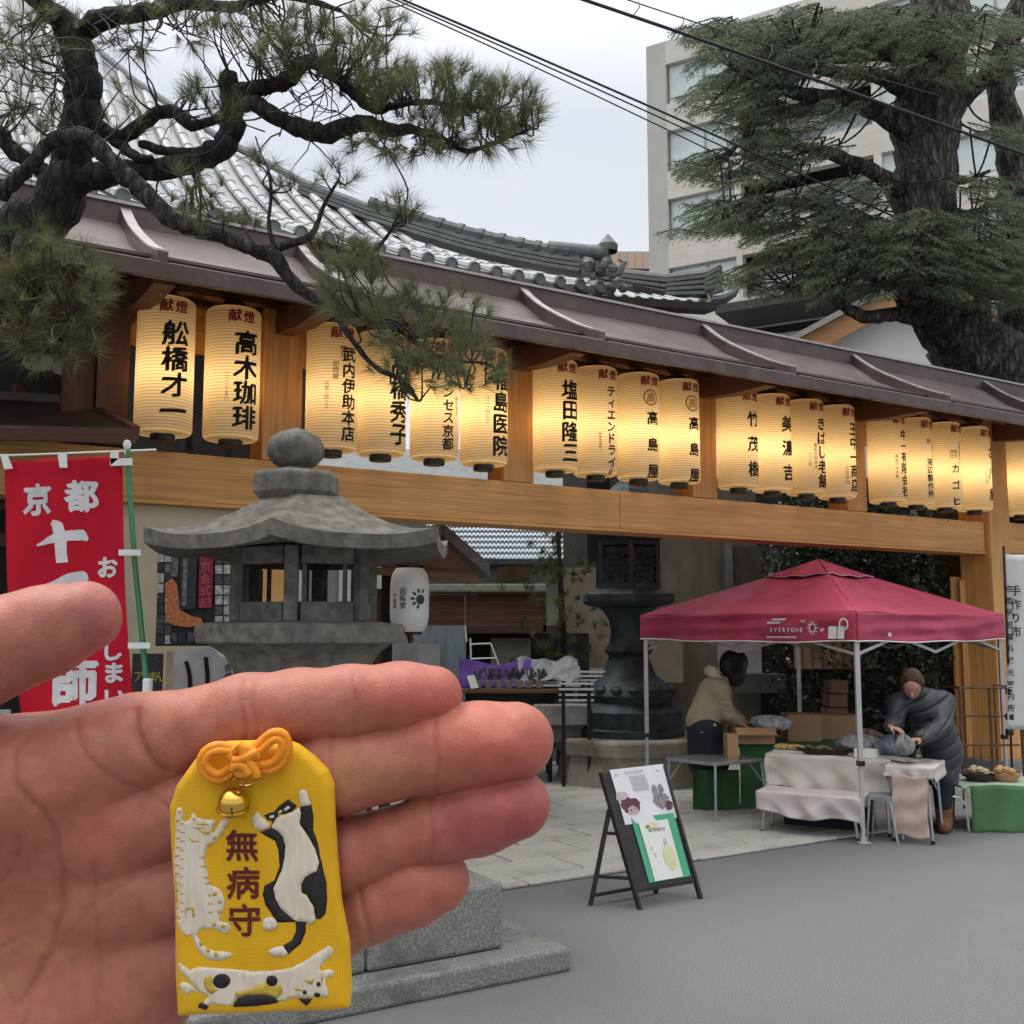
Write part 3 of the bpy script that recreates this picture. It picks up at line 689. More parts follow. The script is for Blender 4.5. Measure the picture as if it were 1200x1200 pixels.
ab('curtain_back',mat('pale_curtain',(.60,.60,.56),(.52,.52,.48),scale=9,rough=.9,stretch=(6,1,.2)),(s1,.5,1,s2,.55,HT-1),(s2+5.5,.5,1,W_,.55,HT-1))
ab('lower_canopy',DKR,(s2-.3,-2.6,apx(872,385)[1],s2+7,0,apx(872,385)[1]+.35))
FB=thing('low_annex','low pale building with striped metal fascia left of the apartment block','building',at(735,330,60))
q=MB(); pbx(q,690,306,775,400,60,6); q.build('wall',DKR,FB)
q=MB()
for i in range(9):
    x0=690+i*9; a=at(x0,312,59.8); b=at(x0+8.4,296,59.8); q.box(a.x,59.6,a.z-.2,b.x,59.9,b.z)
q.build('fascia_strip',mat('tan_fascia',(.55,.42,.33),(.5,.38,.30),rough=.7,bump=0),FB,kind='stuff')
# distant row of houses closing the view under the beam
TR=thing('town_row','long grey low row of town buildings far behind the courtyard','building',(0,34,0))
q=MB(); q.box(-40,34,0,22,40,6.0); q.build('wall',mat('grey_town_wall',(.20,.195,.18),(.14,.135,.125),scale=1.2,rough=.9,stretch=(2,2,.5)),TR)
q=MB(); q.prism([(-40,33.4,5.9),(-40,40,5.9),(-40,37,8.0)],(62,0,0)); q.build('roof',TILED,TR)
for i in range(24): q=MB(); q.box(-38+i*2.5,33.92,2.6,-36.6+i*2.5,34.02,4.0); q.build('window',FRM,TR)
# ================================================================ WHITE GABLE HOUSE
WHT=mat('white_plaster',(.80,.80,.78),(.75,.75,.73),scale=2,rough=.85,bump=.05,bscale=30)
ORW=wood('orange_bargeboard',(.62,.33,.14),(.50,.25,.10),rough=.55)
GH=thing('gable_house','white plastered gable with orange wooden bargeboard behind the cedar','house',at(1060,450,19))
Yg=19.0; L0,APX,R0=at(900,425,Yg),at(1062,338,Yg),at(1235,425,Yg)
q=MB(); q.prism([(L0.x+.25,Yg,0),(R0.x-.25,Yg,0),(R0.x-.25,Yg,R0.z-.15),(APX.x,Yg,APX.z-.2),(L0.x+.25,Yg,L0.z-.15)],(0,7,0)); q.build('gable_wall',WHT,GH)
for a in (L0,R0):
    q=MB(); q.bar(a+Vector((0,-.35,-.12)),APX+Vector((0,-.35,-.12)),.08,.34); q.build('bargeboard',ORW,GH)
    q=MB(); q.bar(a+Vector((0,3.2,.14)),APX+Vector((0,3.2,.14)),7.4,.10); q.build('roof_slope',mat('pale_metal_edge',(.42,.42,.40),rough=.5),GH)
# ================================================================ CABLES
CAB=mat('black_cable',(.02,.02,.022),rough=.6,bump=0)
def cable(pts,r,Y,label):
    q=MB(); P=[at(x,y,Y+ (x-600)*.004) for x,y in pts]; q.tube(P,r,6); tag(q.build('overhead_cable',CAB),label,'cable','overhead cables across the sky')
def sagl(x0,y0,x1,y1,s,n=14): return [(x0+(x1-x0)*i/n, y0+(y1-y0)*i/n+s*4*(i/n)*(1-i/n)) for i in range(n+1)]
cable(sagl(300,-72,1400,420,-10),.013,11,'thick twisted cable, uppermost of the lower left bundle')
cable(sagl(300,-70,1400,440,-12),.009,11.1,'thin cable just below the thick one, in the lower bundle')
cable(sagl(300,-68,1400,470,-16),.008,11.2,'lowest thin cable of the lower bundle')
cable(sagl(500,-62,1500,292,-6),.018,10,'thick upper cable crossing in front of the cedar trunk')
cable(sagl(560,-62,1100,112,6),.007,10.2,'thin wire looping above the thick upper cable')
q=MB()
for x in range(740,1000,52):
    a=at(x,-62+(x-500)*.354-2,10.0+ (x-600)*.004); b=at(x+8,-62+(x-560)*.322+6,10.2+ (x-600)*.004); q.tube([a,(a+b)/2+Vector((.05,0,.03)),b],.006,5)
tag(q.build('cable_hanger',CAB,kind='stuff'),'small wire hangers tying the thin wire to the thick upper cable','cable hangers')
# ================================================================ STONE LANTERN
STN=mat('old_granite',(.235,.215,.185),(.085,.078,.068),scale=14,rough=.93,bump=.7,bscale=110,dirt=(.085,.082,.075),dscale=3.0,dist=.006,lo=.3,hi=.7)
STL=mat('pale_granite',(.31,.30,.28),(.15,.148,.138),scale=70,rough=.92,bump=.8,bscale=130,dirt=(.105,.105,.098),dscale=2.6,dist=.008,lo=.38,hi=.66)
Ys=5.8; cX=at(360,600,Ys).x
SL=thing('stone_lantern','tall hexagonal stone lantern with jewel finial behind the hand','stone lantern',(cX,Ys,0))
def zc(py,Y=Ys,px=360): return at(px,py,Y).z
HX=-math.pi/2
q=MB(); fx=-.07
z0=zc(548); z1=zc(503)
q.lathe([(.085,z0-.03),(.10,z0-.01),(.085,z0),(.12,z0+.02),(.152,z0+.06),(.158,z0+.11),(.135,z0+.165),(.075,z0+.20),(.03,z1+.0),(.0,z1+.012)],28,c=(fx,0,0),cap=False); q.build('finial',STN,SL,smooth=True,world=False)
q=MB(); zt=z0-.03; zb=zc(583)+.02
q.lathe([(.20,zb-.05),(.245,zb),(.245,zt-.02),(.22,zt),(.10,zt+.01)],6,c=(fx+.01,0,0),ph=HX); q.build('finial_base',STN,SL,world=False,bevel=.012)
# curved hexagonal roof
def hexroof():
    q=MB(); nr=16; na=72; V=[]
    zE=2.115; zT=zb-.03
    def R_(a,R0):   # hexagon radius with softly concave sides
        k=((a-HX)%(math.pi/3))-math.pi/6; return R0*math.cos(math.pi/6)/math.cos(k)
    for i in range(nr+1):
        u=i/nr
        for j in range(na):
            a=2*math.pi*j/na; k=abs((((a-HX)%(math.pi/3))-math.pi/6)/(math.pi/6))   # 1 at corner
            r=R_(a,.24+(.86-.24)*u)
            z=zT+(zE+.050-zT)*(1-(1-u)**1.9)*1.0 + (.055*k**3)*u**3 + .02*k**6*math.sin(math.pi*min(1,u))
            V.append((r*math.cos(a),r*math.sin(a),z))
    for rr,zz in ((.855,0),(.83,-.005),(.45,.05)):
        for j in range(na):
            a=2*math.pi*j/na; k=abs((((a-HX)%(math.pi/3))-math.pi/6)/(math.pi/6))
            r=R_(a,rr); z=zE-.02+zz+(.045*k**3 if rr>.5 else 0)
            V.append((r*math.cos(a),r*math.sin(a),z))
    n=nr+3
    Fs=[(i*na+j,i*na+(j+1)%na,(i+1)*na+(j+1)%na,(i+1)*na+j) for i in range(n) for j in range(na)]+[tuple(range(na)),tuple(n*na+j for j in range(na))]
    q.add(V,Fs); return q
hexroof().build('roof',STN,SL,smooth=True,world=False)
# fire box: six posts, sill and head, open windows
zf0=zc(728,5.5); zf1=2.13
rb=.385
def hx(r,k): a=HX+k*math.pi/3; return Vector((r*math.cos(a),r*math.sin(a),0))
for k in range(6):
    q=MB(); a=hx(rb,k); q.xf=Matrix.Translation(a)@Matrix.Rotation(HX+k*math.pi/3,4,'Z'); q.box(-.035,-.034,zf0,.02,.034,zf1); q.build('corner_post',STN,SL,world=False,bevel=.006)
for zz0,zz1,nm in ((zf0,zf0+.10,'window_sill'),(zf1-.09,zf1,'window_head')):
    for k in range(6):
        q=MB(); a,b=hx(rb-.03,k),hx(rb-.03,k+1); d=(b-a).normalized()*.036; q.bar(a+d+Vector((0,0,(zz0+zz1)/2)),b-d+Vector((0,0,(zz0+zz1)/2)),.07,zz1-zz0); q.build(nm,STN,SL,world=False)
    # inner frames
for k in (0,3,2):
    a,b=hx(rb-.04,k),hx(rb-.04,k+1); d=(b-a).normalized()
    for c_ in (a+d*.062,b-d*.062):
        q=MB(); q.bar(c_+Vector((0,0,zf0+.10)),c_+Vector((0,0,zf1-.09)),.02,.03); q.build('window_frame',STN,SL,world=False)
for k in (1,4):
    q=MB(); a,b=hx(rb-.045,k),hx(rb-.045,k+1); q.bar((a*.97+b*.03)+Vector((0,0,(zf0+zf1)/2)),(a*.03+b*.97)+Vector((0,0,(zf0+zf1)/2)),.05,zf1-zf0-.2); q.build('side_panel',STN,SL,world=False)
q=MB(); zp=zf0; q.lathe([(.37,zp-.30),(.39,zp-.24),(.44,zp-.17),(.52,zp-.118),(.585,zp-.112),(.595,zp-.03),(.575,zp-.012),(.45,zp)],6,ph=HX); q.build('platform',STN,SL,world=False,bevel=.01)
q=MB(); q.lathe([(.42,.44),(.38,.55),(.35,zp-.34),(.365,zp-.302)],6,ph=HX); q.build('shaft',STN,SL,world=False,bevel=.012)
cR=gnd(670,1138)
SB=thing('stone_plinth','two-step pale granite plinth behind the little finger','plinth',(cR.x,cR.y,0),GA)
q=MB(); q.box(-2.15,0,0,0,1.9,.115); q.build('step',STL,SB,world=False,bevel=.018)
for i,(a,b) in enumerate(((-1.83,-1.05),(-1.045,-.30))):
    q=MB(); q.box(a,.16,.118,b,1.6,.44); q.build('block',STL,SB,world=False,bevel=.022)
# ================================================================ BANNER
FLG=thing('banner_flag','red vertical banner with white characters on a green pole','banner',gnd(170,1040))
RED=mat('red_cloth',(.52,.012,.030),(.44,.010,.025),scale=3,rough=.85,bump=.1,bscale=200,lo=.4,hi=.6,spec=.15)
Yb=5.6
GRN=mat('green_pole',(.07,.25,.12),(.06,.2,.1),rough=.35,bump=0); WHP=mat('white_plastic',(.78,.80,.76),(.72,.74,.70),rough=.45,bump=0)
P=[at(150,527,Yb),at(151,560,Yb),at(158,660,Yb),at(166,740,Yb),at(173,815,Yb),at(180,900,Yb),at(188,1000,Yb)]; P.append(Vector((P[-1].x+.02,P[-1].y,0)))
q=MB(); q.tube(P[:5],[.014]*4+[.016],10); q.build('pole',GRN,FLG,smooth=True); q=MB(); q.tube(P[4:],.019,10); q.build('lower_pole',GRN,FLG,smooth=True)
q=MB(); c=at(149,521,Yb); q.lathe([(0,-.025),(.016,-.02),(.022,0),(.016,.02),(0,.026)],12,c=c,cap=False); q.lathe([(.012,-.055),(.012,-.02)],10,c=c); q.build('pole_knob',WHP,FLG,smooth=True)
q=MB(); q.tube([at(-60,536,Yb),at(60,532,Yb),at(183,527,Yb)],.0055,8); q.build('cross_rod',WHP,FLG)
q=MB(); q.lathe([(.023,-.04),(.026,-.035),(.026,.03),(.021,.04)],12,c=at(173,804,Yb)); q.build('pole_clamp',WHP,FLG)
def flag(u,v,off=0):
    xl=5+ (32-5)*min(1,max(0,(v-.05)/.8)); xr=143+(165-143)*v
    px=xl+(xr-xl)*u; py=541+v*(1010-541)+(-6*u)
    fold=.018*math.sin(6*u+9*v+1.2)+.012*math.sin(13*u-7*v)+.010*math.sin(23*(u-.35*v)+2)*(1-v*.4)
    p=at(px,py,Yb); p.y+=-.02+fold-off; return p
q=MB(); q.grid(flag,48,90); q.build('cloth',RED,FLG,smooth='all',fix=False,solid=.002)
q=MB()
def strip(x0,y0,x1,y1):
    a=at(x0,y0,Yb-.03); b=at(x1,y1,Yb-.03); q.box(min(a.x,b.x),Yb-.035,min(a.z,b.z),max(a.x,b.x),Yb-.031,max(a.z,b.z))
def tab(name,*rs):
    global q
    for r_ in rs:
        q=MB(); strip(*r_); q.build(name,WHP,FLG)
for pts in ([(0,532),(8,532),(15,549),(5,550)],[(67,530),(78,530),(79,548),(70,548)],[(129,528),(139,528),(139,537),(129,546)],[(129,537),(155,537),(155,545),(130,546)]):
    q=MB(); q.prism([at(x,y,Yb-.04) for x,y in pts],(0,.003,0)); q.build('loop_tab',WHP,FLG)
for y in (648,757,866): 
    x0=139+(y-648)*.10; q=MB(); q.prism([at(x0,y-4,Yb-.045),at(x0+26,y-4,Yb-.045),at(x0+26,y+3,Yb-.045),at(x0,y+3,Yb-.045)],(0,.003,0)); q.build('loop_tab',WHP,FLG)
WINK=mat('white_print',(.74,.72,.72),rough=.8,bump=0)
def flagmap(px,py):
    v=(py-541)/(1010-541); xl=5+27*min(1,max(0,(v-.05)/.8)); xr=143+22*v; u=(px-xl)/(xr-xl); v=(py-541+6*u)/(1010-541); return flag(u,v,.004)
def ftext(ch,cx,cy,size,sx=1,ly=4):
    q=MB()
    lay=[(0,0),(.05,0),(.025,.04),(.0,-.04),(-.03,.02)][:ly]
    for i,(ox,oy) in enumerate(lay):
        V,Fs=glyph(ch,0)
        q.add([flagmap(cx+(a*sx+ox)*size,cy-(b+oy)*size)-Vector((0,.0004*i,0)) for a,b in V],Fs)
    q.build('character',WINK,FLG,fix=False)
for ch,x,y,s in (('京',47,586,38),('都',97,582,38),('お',127,665,27),('し',135,762,27),('ま',136,788,26),('い',137,818,26)): ftext(ch,x,y,s,1,5)
ftext('師',90,800,58,1,5); ftext('薬',86,735,52,1,4)
# brushed strokes of the large numeral characters
def stroke(pts,wd):
    m=6; n=len(pts); ii=np.arange(n); jj=np.linspace(0,n-1,(n-1)*m+1); xs=np.interp(jj,ii,[p[0] for p in pts]); ys=np.interp(jj,ii,[p[1] for p in pts]); wd=list(np.interp(jj,ii,wd)); pts=list(zip(xs,ys))
    q=MB(); n=len(pts); A=[];B=[]
    for i,(x,y) in enumerate(pts):
        a=pts[max(i-1,0)]; b=pts[min(i+1,n-1)]; dx,dy=b[0]-a[0],b[1]-a[1]; l=math.hypot(dx,dy); nx,ny=-dy/l,dx/l
        A.append([flagmap(x+nx*wd[i]*k,y+ny*wd[i]*k)-Vector((0,.0008,0)) for k in (-1,-.5,0,.5,1)])
    q.add([p for r_ in A for p in r_],[(5*i+j,5*i+j+1,5*i+6+j,5*i+5+j) for i in range(n-1) for j in range(4)]); q.build('character',WINK,FLG,fix=False)
stroke([(46,640),(60,634),(72,631),(85,628),(96,627),(103,633)],[1,4,5.5,6,6.5,2]); stroke([(66,613),(72,617),(75,630),(75,648),(76,660)],[3,6,6.5,6.5,7])
stroke([(54,686),(70,683),(85,678),(97,675),(102,680)],[1,4.5,6,6,2]); stroke([(44,712),(70,708),(95,703),(112,704)],[2,6,7,3])
# ================================================================ NOTICE BOARDS ON THE PLASTER WALL
NB=thing('notice_board','dark framed board of small photographs on the cream wall','notice board',at(230,755,7.6))
Yn=6.95
q=MB(); pbx(q,182,645,286,757,7.3,.05); q.build('backing',mat('board_dark',(.025,.025,.028),rough=.5),NB)
rr=random.Random(11)
cols=[(.55,.55,.54),(.10,.10,.11),(.30,.31,.31),(.62,.60,.56),(.05,.05,.06),(.2,.21,.22)]
pm=[mat('print_%d'%i,c,tuple(x*.45 for x in c),scale=40,rough=.5,bump=0,lo=.4,hi=.6) for i,c in enumerate(cols)]
om=mat('orange_print',(.62,.24,.09),(.40,.10,.03),scale=40,rough=.6,bump=0); rm=mat('red_print',(.28,.03,.05),(.16,.02,.03),scale=30,rough=.6,bump=0)
def card(x0,y0,x1,y1,m,Y=7.29): 
    q=MB(); pbx(q,x0,y0,x1,y1,Y,.008); q.build('photo_print',m,NB)
for cx in (184,193): 
    for i in range(9): card(cx,648+i*12,cx+8,648+i*12+10.5,pm[rr.randrange(6)])
for cx in (252,262,271):
    for i in range(7): card(cx,650+i*12,cx+8.6,650+i*12+10.5,pm[rr.choice([0,0,2,3,1])])
for i in range(5): card(199+i*10,741,207.5+i*10,753,pm[rr.randrange(6)])
q=MB(); q.prism([at(x,y,7.285) for x,y in [(194,684),(202,678),(208,685),(212,715),(224,722),(236,724),(238,731),(222,735),(205,733),(196,728)]],(0,-.012,0)); q.build('photo_print',om,NB)
card(200,650,209,676,pm[5]); card(210,652,231,714,pm[4],7.27); card(213,655,220,710,pm[5],7.262); card(232,650,250,712,rm,7.27)
q=MB(); 
for i,ch in enumerate('京会式記'): put_text(q,ch,at(241,664+i*14,7.26).x,at(241,664+i*14,7.26).z,.075,lambda x,y:(x,7.258,y),bold=.01)
q.build('lettering',mat('pink_ink',(.55,.12,.16),rough=.8,bump=0),NB,fix=False)
MS=thing('menu_board','dark menu board with yellow green lettering below the notice board','sign',at(180,812,7.0))
q=MB(); pbx(q,150,766,190,900,6.9,.03); q.build('panel',pm[4],MS); q=MB(); pbx(q,190.5,763,203,900,6.88,.06); q.build('frame',mat('beige_frame',(.48,.38,.26),rough=.6),MS)
q=MB()
for ch,x in (('ア',163),('ま',179),('ん',187)): put_text(q,ch,at(x,790,6.89).x,at(x,793,6.89).z,.075,lambda x,y:(x,6.893,y),bold=.01)
q.build('lettering',mat('yellow_green_ink',(.55,.50,.10),rough=.8,bump=0),MS,fix=False)
PB=thing('pennant_board','white shaped board with black brush strokes beside the stone lantern','sign',at(240,812,6.6))
q=MB(); q.prism([at(x,y,6.6) for x,y in [(204,763),(248,758),(258,768),(268,773),(284,774),(286,900),(204,900)]],(0,.03,0)); q.build('board',mat('white_board',(.66,.67,.68),rough=.6),PB)
for pts in ([(218,775),(222,790),(224,830)],[(241,770),(243,790),(243,830)]):
    q=MB(); q.prism([at(a-2.5,b,6.594) for a,b in pts]+[at(a+2.5,b,6.594) for a,b in reversed(pts)],(0,.004,0)); q.build('brush_stroke',INK,PB)
q=MB()
for i,ch in enumerate('会場受付'): put_text(q,ch,at(267,782+i*11,6.59).x,at(267,782+i*11,6.59).z,.05,lambda x,y:(x,6.594,y),bold=.01)
q.build('lettering',INK,PB,fix=False)
WB=thing('white_sign_corner','white sign with a black character under the banner, at left','sign',at(0,850,6.2))
q=MB(); pbx(q,-60,832,10,900,6.2,.03); q.build('board',MATS['white_board'],WB); q=MB(); put_text(q,'本',at(0,846,6.19).x,at(0,846,6.19).z,.09,lambda x,y:(x,6.194,y),bold=.02); q.build('lettering',INK,WB,fix=False)
# ================================================================ COURTYARD BEHIND THE GATE
def pb(name,m,par,px0,py0,px1,py1,Y,dep=.05,**k):
    q=MB(); pbx(q,px0,py0,px1,py1,Y,dep); return q.build(name,m,par,**k)
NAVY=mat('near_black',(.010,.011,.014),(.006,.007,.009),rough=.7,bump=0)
OLV=mat('olive_grey_wall',(.165,.150,.120),(.11,.10,.08),scale=2.2,rough=.9,bump=.2,bscale=25,stretch=(3,3,.6))
BGE=mat('beige_earth_wall',(.30,.255,.19),(.21,.18,.135),scale=2.5,rough=.9,bump=.15,bscale=25)
RDP=mat('red_brown_panelling',(.150,.050,.028),(.085,.028,.018),scale=3,rough=.5,bump=.1,stretch=(1,1,5))
BLG=mat('blue_grey_tarp',(.22,.27,.29),(.15,.19,.21),scale=3,rough=.6,bump=.3,bscale=6,stretch=(4,1,.5))
MOSS=mat('mossy_capping',(.33,.35,.30),(.20,.22,.16),scale=12,rough=.9,bump=.4)
SHG=mat('weathered_bark_roof',(.20,.185,.175),(.10,.09,.085),scale=5,rough=.85,bump=.6,bscale=18,stretch=(1,6,6))
BWD=wood('aged_brown_wood',(.22,.125,.075),(.12,.065,.04),rough=.7)
# tiled town house
TW=thing('town_house','white town house with blue-grey tiled roof seen under the beam','house',at(570,740,22))
Yh=21
a,b,c,d=at(500,655,Yh),at(692,655,Yh),at(692,590,Yh+3.6),at(500,590,Yh+3.6)
BT_=mat('blue_grey_tile',(.50,.56,.62),(.36,.42,.48),scale=20,rough=.35,bump=.2,bscale=30)
q=MB()
nx_,ny_=40,11
def rp_(u,v): 
    p=a.lerp(b,u).lerp(d.lerp(c,u),v); p.z+=.035*abs(math.sin(u*nx_*math.pi))-.05*((v*ny_)%1.0); return p
for j in range(ny_):
    vs_=[]
    for v in (j/ny_,(j+.97)/ny_):
        for i in range(nx_*4+1):
            u=i/(nx_*4); p=a.lerp(b,u).lerp(d.lerp(c,u),v); p.z+=.04*abs(math.sin(u*nx_*math.pi))+(.0 if v==j/ny_ else -.05); vs_.append(p)
    n=nx_*4+1; q.add(vs_,[(i,i+1,n+i+1,n+i) for i in range(n-1)])
q.build('roof_tiles',BT_,TW,fix=False,kind='stuff')
q=MB(); q.bar(a+Vector((0,0,-.06)),b+Vector((0,0,-.06)),.1,.1); q.build('eave',TILED,TW)
pb('wall',mat('cream_wall',(.52,.50,.42),(.46,.44,.37),rough=.9),TW,500,655,700,900,Yh+.3,4)
wn_=pb('window',FRM,TW,582,657,624,686,Yh+.18,.08); pb('pane',mat('dark_glass',(.03,.04,.055),rough=.15,bump=0,spec=.8),wn_,585,659,620,683,Yh+.14,.03)
q=MB(); q.tube([at(552,660,Yh+.2),at(549,668,Yh+.2),at(549,700,Yh+.2)],.04,6); q.build('downpipe',TILED,TW)
H2=thing('far_roof_house','small pale house with grey roof beside the bronze lantern','house',at(675,740,24))
q=MB(); q.prism([at(656,656,24),at(700,656,24),at(690,630,24),at(672,634,24)],(0,3,0)); q.build('roof',TILE,H2); pb('wall',MATS['cream_wall'],H2,658,656,700,685,24.2,2)
# panelled kitchen wing: mossy capping, red-brown panels, near-black block for the unlit gap
KW=thing('low_wing','low wing with red-brown panels under a mossy capping','building',at(570,860,15))
Yk=15
pb('capping',MOSS,KW,500,684,640,694,Yk-.25,.8,bevel=.03); pb('capping_underside',BWD,KW,560,694,640,697,Yk-.1,.3)
for x0,x1 in ((500,544),(546,637)):
    for i in range(4): pb('panel_board',RDP,KW,x0,697+i*9,x1,705.6+i*9,Yk,.05)
pb('panel_post',DKW,KW,637,690,640,740,Yk-.05,.12); pb('lintel',DKW,KW,500,733,660,742,Yk-.05,.2); pb('unlit_gap_block',NAVY,KW,500,742,690,860,Yk+.6,3)  # solid near-black block below the lintel stands in for interior shade
pb('stone_slab',mat('grey_slab',(.21,.215,.19),(.15,.155,.135),scale=6,bump=.3),KW,575,748,622,790,Yk+.2,.1)
pb('tarp',BLG,KW,492,733,546,850,Yk-.3,.06); pb('grey_sheet',mat('grey_sheet',(.33,.34,.33),(.26,.27,.26),scale=4),KW,490,755,516,800,Yk-.4,.05)
# small pine in the court
# beige and olive walls
BWl=thing('courtyard_wall','earth-coloured courtyard wall behind the bronze lantern','wall',at(740,860,16))
pb('wall_panel',BGE,BWl,660,665,716,800,16,.3); pb('wall_panel',OLV,BWl,764,560,885,900,15.6,.3); pb('wall_ledge',mat('pale_ledge',(.40,.36,.27)),BWl,670,784,716,790,15.6,.5)
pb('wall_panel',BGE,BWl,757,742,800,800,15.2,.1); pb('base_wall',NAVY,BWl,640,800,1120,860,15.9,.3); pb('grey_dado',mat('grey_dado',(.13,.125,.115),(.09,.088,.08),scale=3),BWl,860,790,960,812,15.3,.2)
pb('plaque',mat('dull_plaque',(.085,.075,.065),(.05,.045,.04),scale=8),BWl,858,640,905,710,15.3,.06); 
for x in (852,906): pb('plaque_post',mat('grey_post',(.17,.17,.16),(.12,.12,.115),scale=4),BWl,x,632,x+6,740,15.25,.1)
HB=thing('hall_side','dark side of a timber hall beyond the tent','building',at(1000,860,17))
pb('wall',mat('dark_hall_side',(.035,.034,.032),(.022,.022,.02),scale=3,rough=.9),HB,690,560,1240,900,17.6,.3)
GPo=thing('grey_pillar','grey concrete pillar behind the red tent roof','pillar',at(1096,860,14.6)); pb('shaft',MATS['grey_post'],GPo,1087,560,1104,905,14.6,.25,bevel=.01)
DPo=thing('dark_pillar','dark brown timber post between the grey pillar and gate post','post',at(1115,860,14.2)); pb('shaft',DKW,DPo,1105,560,1126,905,14.2,.2)
OPo=thing('side_fence_panel','light wooden boards leaning inside the right gate post','boards',at(1132,900,13.2))
for x0,x1,y0 in ((1124,1134,676),(1135,1141,680),(1126,1137,760)): pb('board',CYPV,OPo,x0,y0,x1,905,13.35-(x0-1124)*.01,.04)
WBd=thing('white_notice','pale board leaning behind the dark haired person','board',at(865,790,13.8)); pb('panel',mat('pale_panel',(.36,.37,.40),(.30,.31,.34)),WBd,842,752,892,789,13.8,.03)
BSg=thing('brown_signboard','brown wooden signboard with faint columns under the tent roof','sign',at(968,790,13.6)); 
pb('panel',mat('brown_sign',(.30,.19,.11),(.24,.145,.085),scale=3,rough=.6,stretch=(4,1,.4)),BSg,932,745,1028,784,13.6,.04); 
for i in range(7): pb('seam',mat('sign_seam',(.16,.10,.06),bump=0),BSg,940+i*12,748,941+i*12,782,13.59,.01)
for i in range(3): 
    pass
St=thing('storage_boxes','stack of reddish brown boxes in front of the dark hedge','box stack',at(985,860,12.6))
for i in range(5): pb('box',mat('red_brown_card',(.20,.10,.07),(.15,.075,.055)),St,972+rnd.uniform(-2,2),798+i*16,992+rnd.uniform(-2,2),812.5+i*16,12.6,.3)
# small roofed frame with white paper lantern
KR=thing('roofed_frame','small weathered bark roof on a black post carrying a white lantern','roofed frame',at(470,860,9.9))
Yk2=9.9
L_,A_,R_2=at(415,646,Yk2),at(519,612,Yk2),at(574,660,Yk2)
def slope(p,q_):
    m=MB(); d=Vector((-.25,1.5,0)); m.prism([p,q_,q_+Vector((0,0,-.13)),p+Vector((0,0,-.13))],d); return m
slope(A_,R_2).build('roof_slope',SHG,KR,bevel=.02); slope(L_,A_).build('roof_slope',SHG,KR,bevel=.02)
q=MB(); q.prism([L_+Vector((.15,.06,-.13)),A_+Vector((0,.06,-.15)),R_2+Vector((-.12,.06,-.13))],(0,.04,0)); q.build('gable_boards',BWD,KR)
q=MB(); q.bar(L_+Vector((.05,.02,-.17)),R_2+Vector((-.1,.02,-.15)),.06,.07); q.build('tie_beam',BWD,KR)
q=MB(); q.lathe([(0,-.02),(.02,0),(0,.02)],8,c=at(503,648,Yk2-.02),cap=False); q.build('peg',WHP,KR)
for x0,x1 in ((447,459),(432,438)):
    g=at(x0,700,Yk2+.2); q=MB(); pbx(q,x0,655,x1,700,Yk2+.2,.10); b0=at(x1,700,Yk2+.2); q.box(g.x,Yk2+.2,0,b0.x,Yk2+.3,g.z); q.build('post',NAVY,KR)
pb('red_board',RDP,KR,436,690,447,860,Yk2+.9,.04)
WL=thing('white_lantern','white paper lantern with grey flower crest under the small bark roof','paper lantern',at(480,702,Yk2-.1))
WP=mat('white_lantern_paper',(.66,.67,.66),(.60,.61,.60),scale=2,rough=.7,bump=0)
cL=at(480,703,Yk2-.1); r_=.178; hL=.29; q=MB(); pr_=[]
for i in range(49):
    u=i/48*2-1; pr_.append((r_*(1-abs(u)**5*.32)+(.0018 if i%2 else 0),u*hL))
q.lathe(pr_,36,c=cL,cap=False); q.build('shade',WP,WL,smooth='all')
for zz in (-hL-.025,hL-.005):
    q=MB(); q.lathe([(.115,zz-.0),(.12,zz+.03)],24,c=cL); q.build('cap',BLK,WL)
q=MB(); q.tube([cL+Vector((.0,0,-hL-.02)),cL+Vector((.02,0,-hL-.1))],.03,6); q.build('tassel',BLK,WL)
q=MB(); q.tube([cL+Vector((0,0,hL)),cL+Vector((0,0,hL+.12))],.02,6); q.build('hanger',BLK,WL)
GINK=mat('grey_ink',(.06,.065,.06),rough=.8,bump=0)
def wl(x,y): 
    a=-math.pi/2+x/r_; return (cL.x+(r_+.004)*math.cos(a),cL.y+(r_+.004)*math.sin(a),cL.z+y)
q=MB(); put_text(q,'因幡堂',-.045,.075,.062,wl,bold=.01); q.build('lettering',GINK,WL,fix=False)
q=MB(); put_text(q,'平等寺',-.13,.03,.045,wl,bold=.01); q.build('lettering',GINK,WL,fix=False)
q=MB()
def disc(cx,cy,r,rx=1,rot=0,n=18):
    P=[]
    for i in range(n):
        a=2*math.pi*i/n; x,y=r*rx*math.cos(a),r*math.sin(a); P.append((cx+x*math.cos(rot)-y*math.sin(rot),cy+x*math.sin(rot)+y*math.cos(rot)))
    q.add([wl(cx,cy)]+[wl(*p) for p in P],[(0,i+1,(i+1)%n+1) for i in range(n)])
disc(.12,.0,.045)
for i in range(6):
    a=R(70+i*36); disc(.12+.075*math.cos(a),.005+.075*math.sin(a),.012,1.8,a)
q.build('crest',GINK,WL,fix=False)
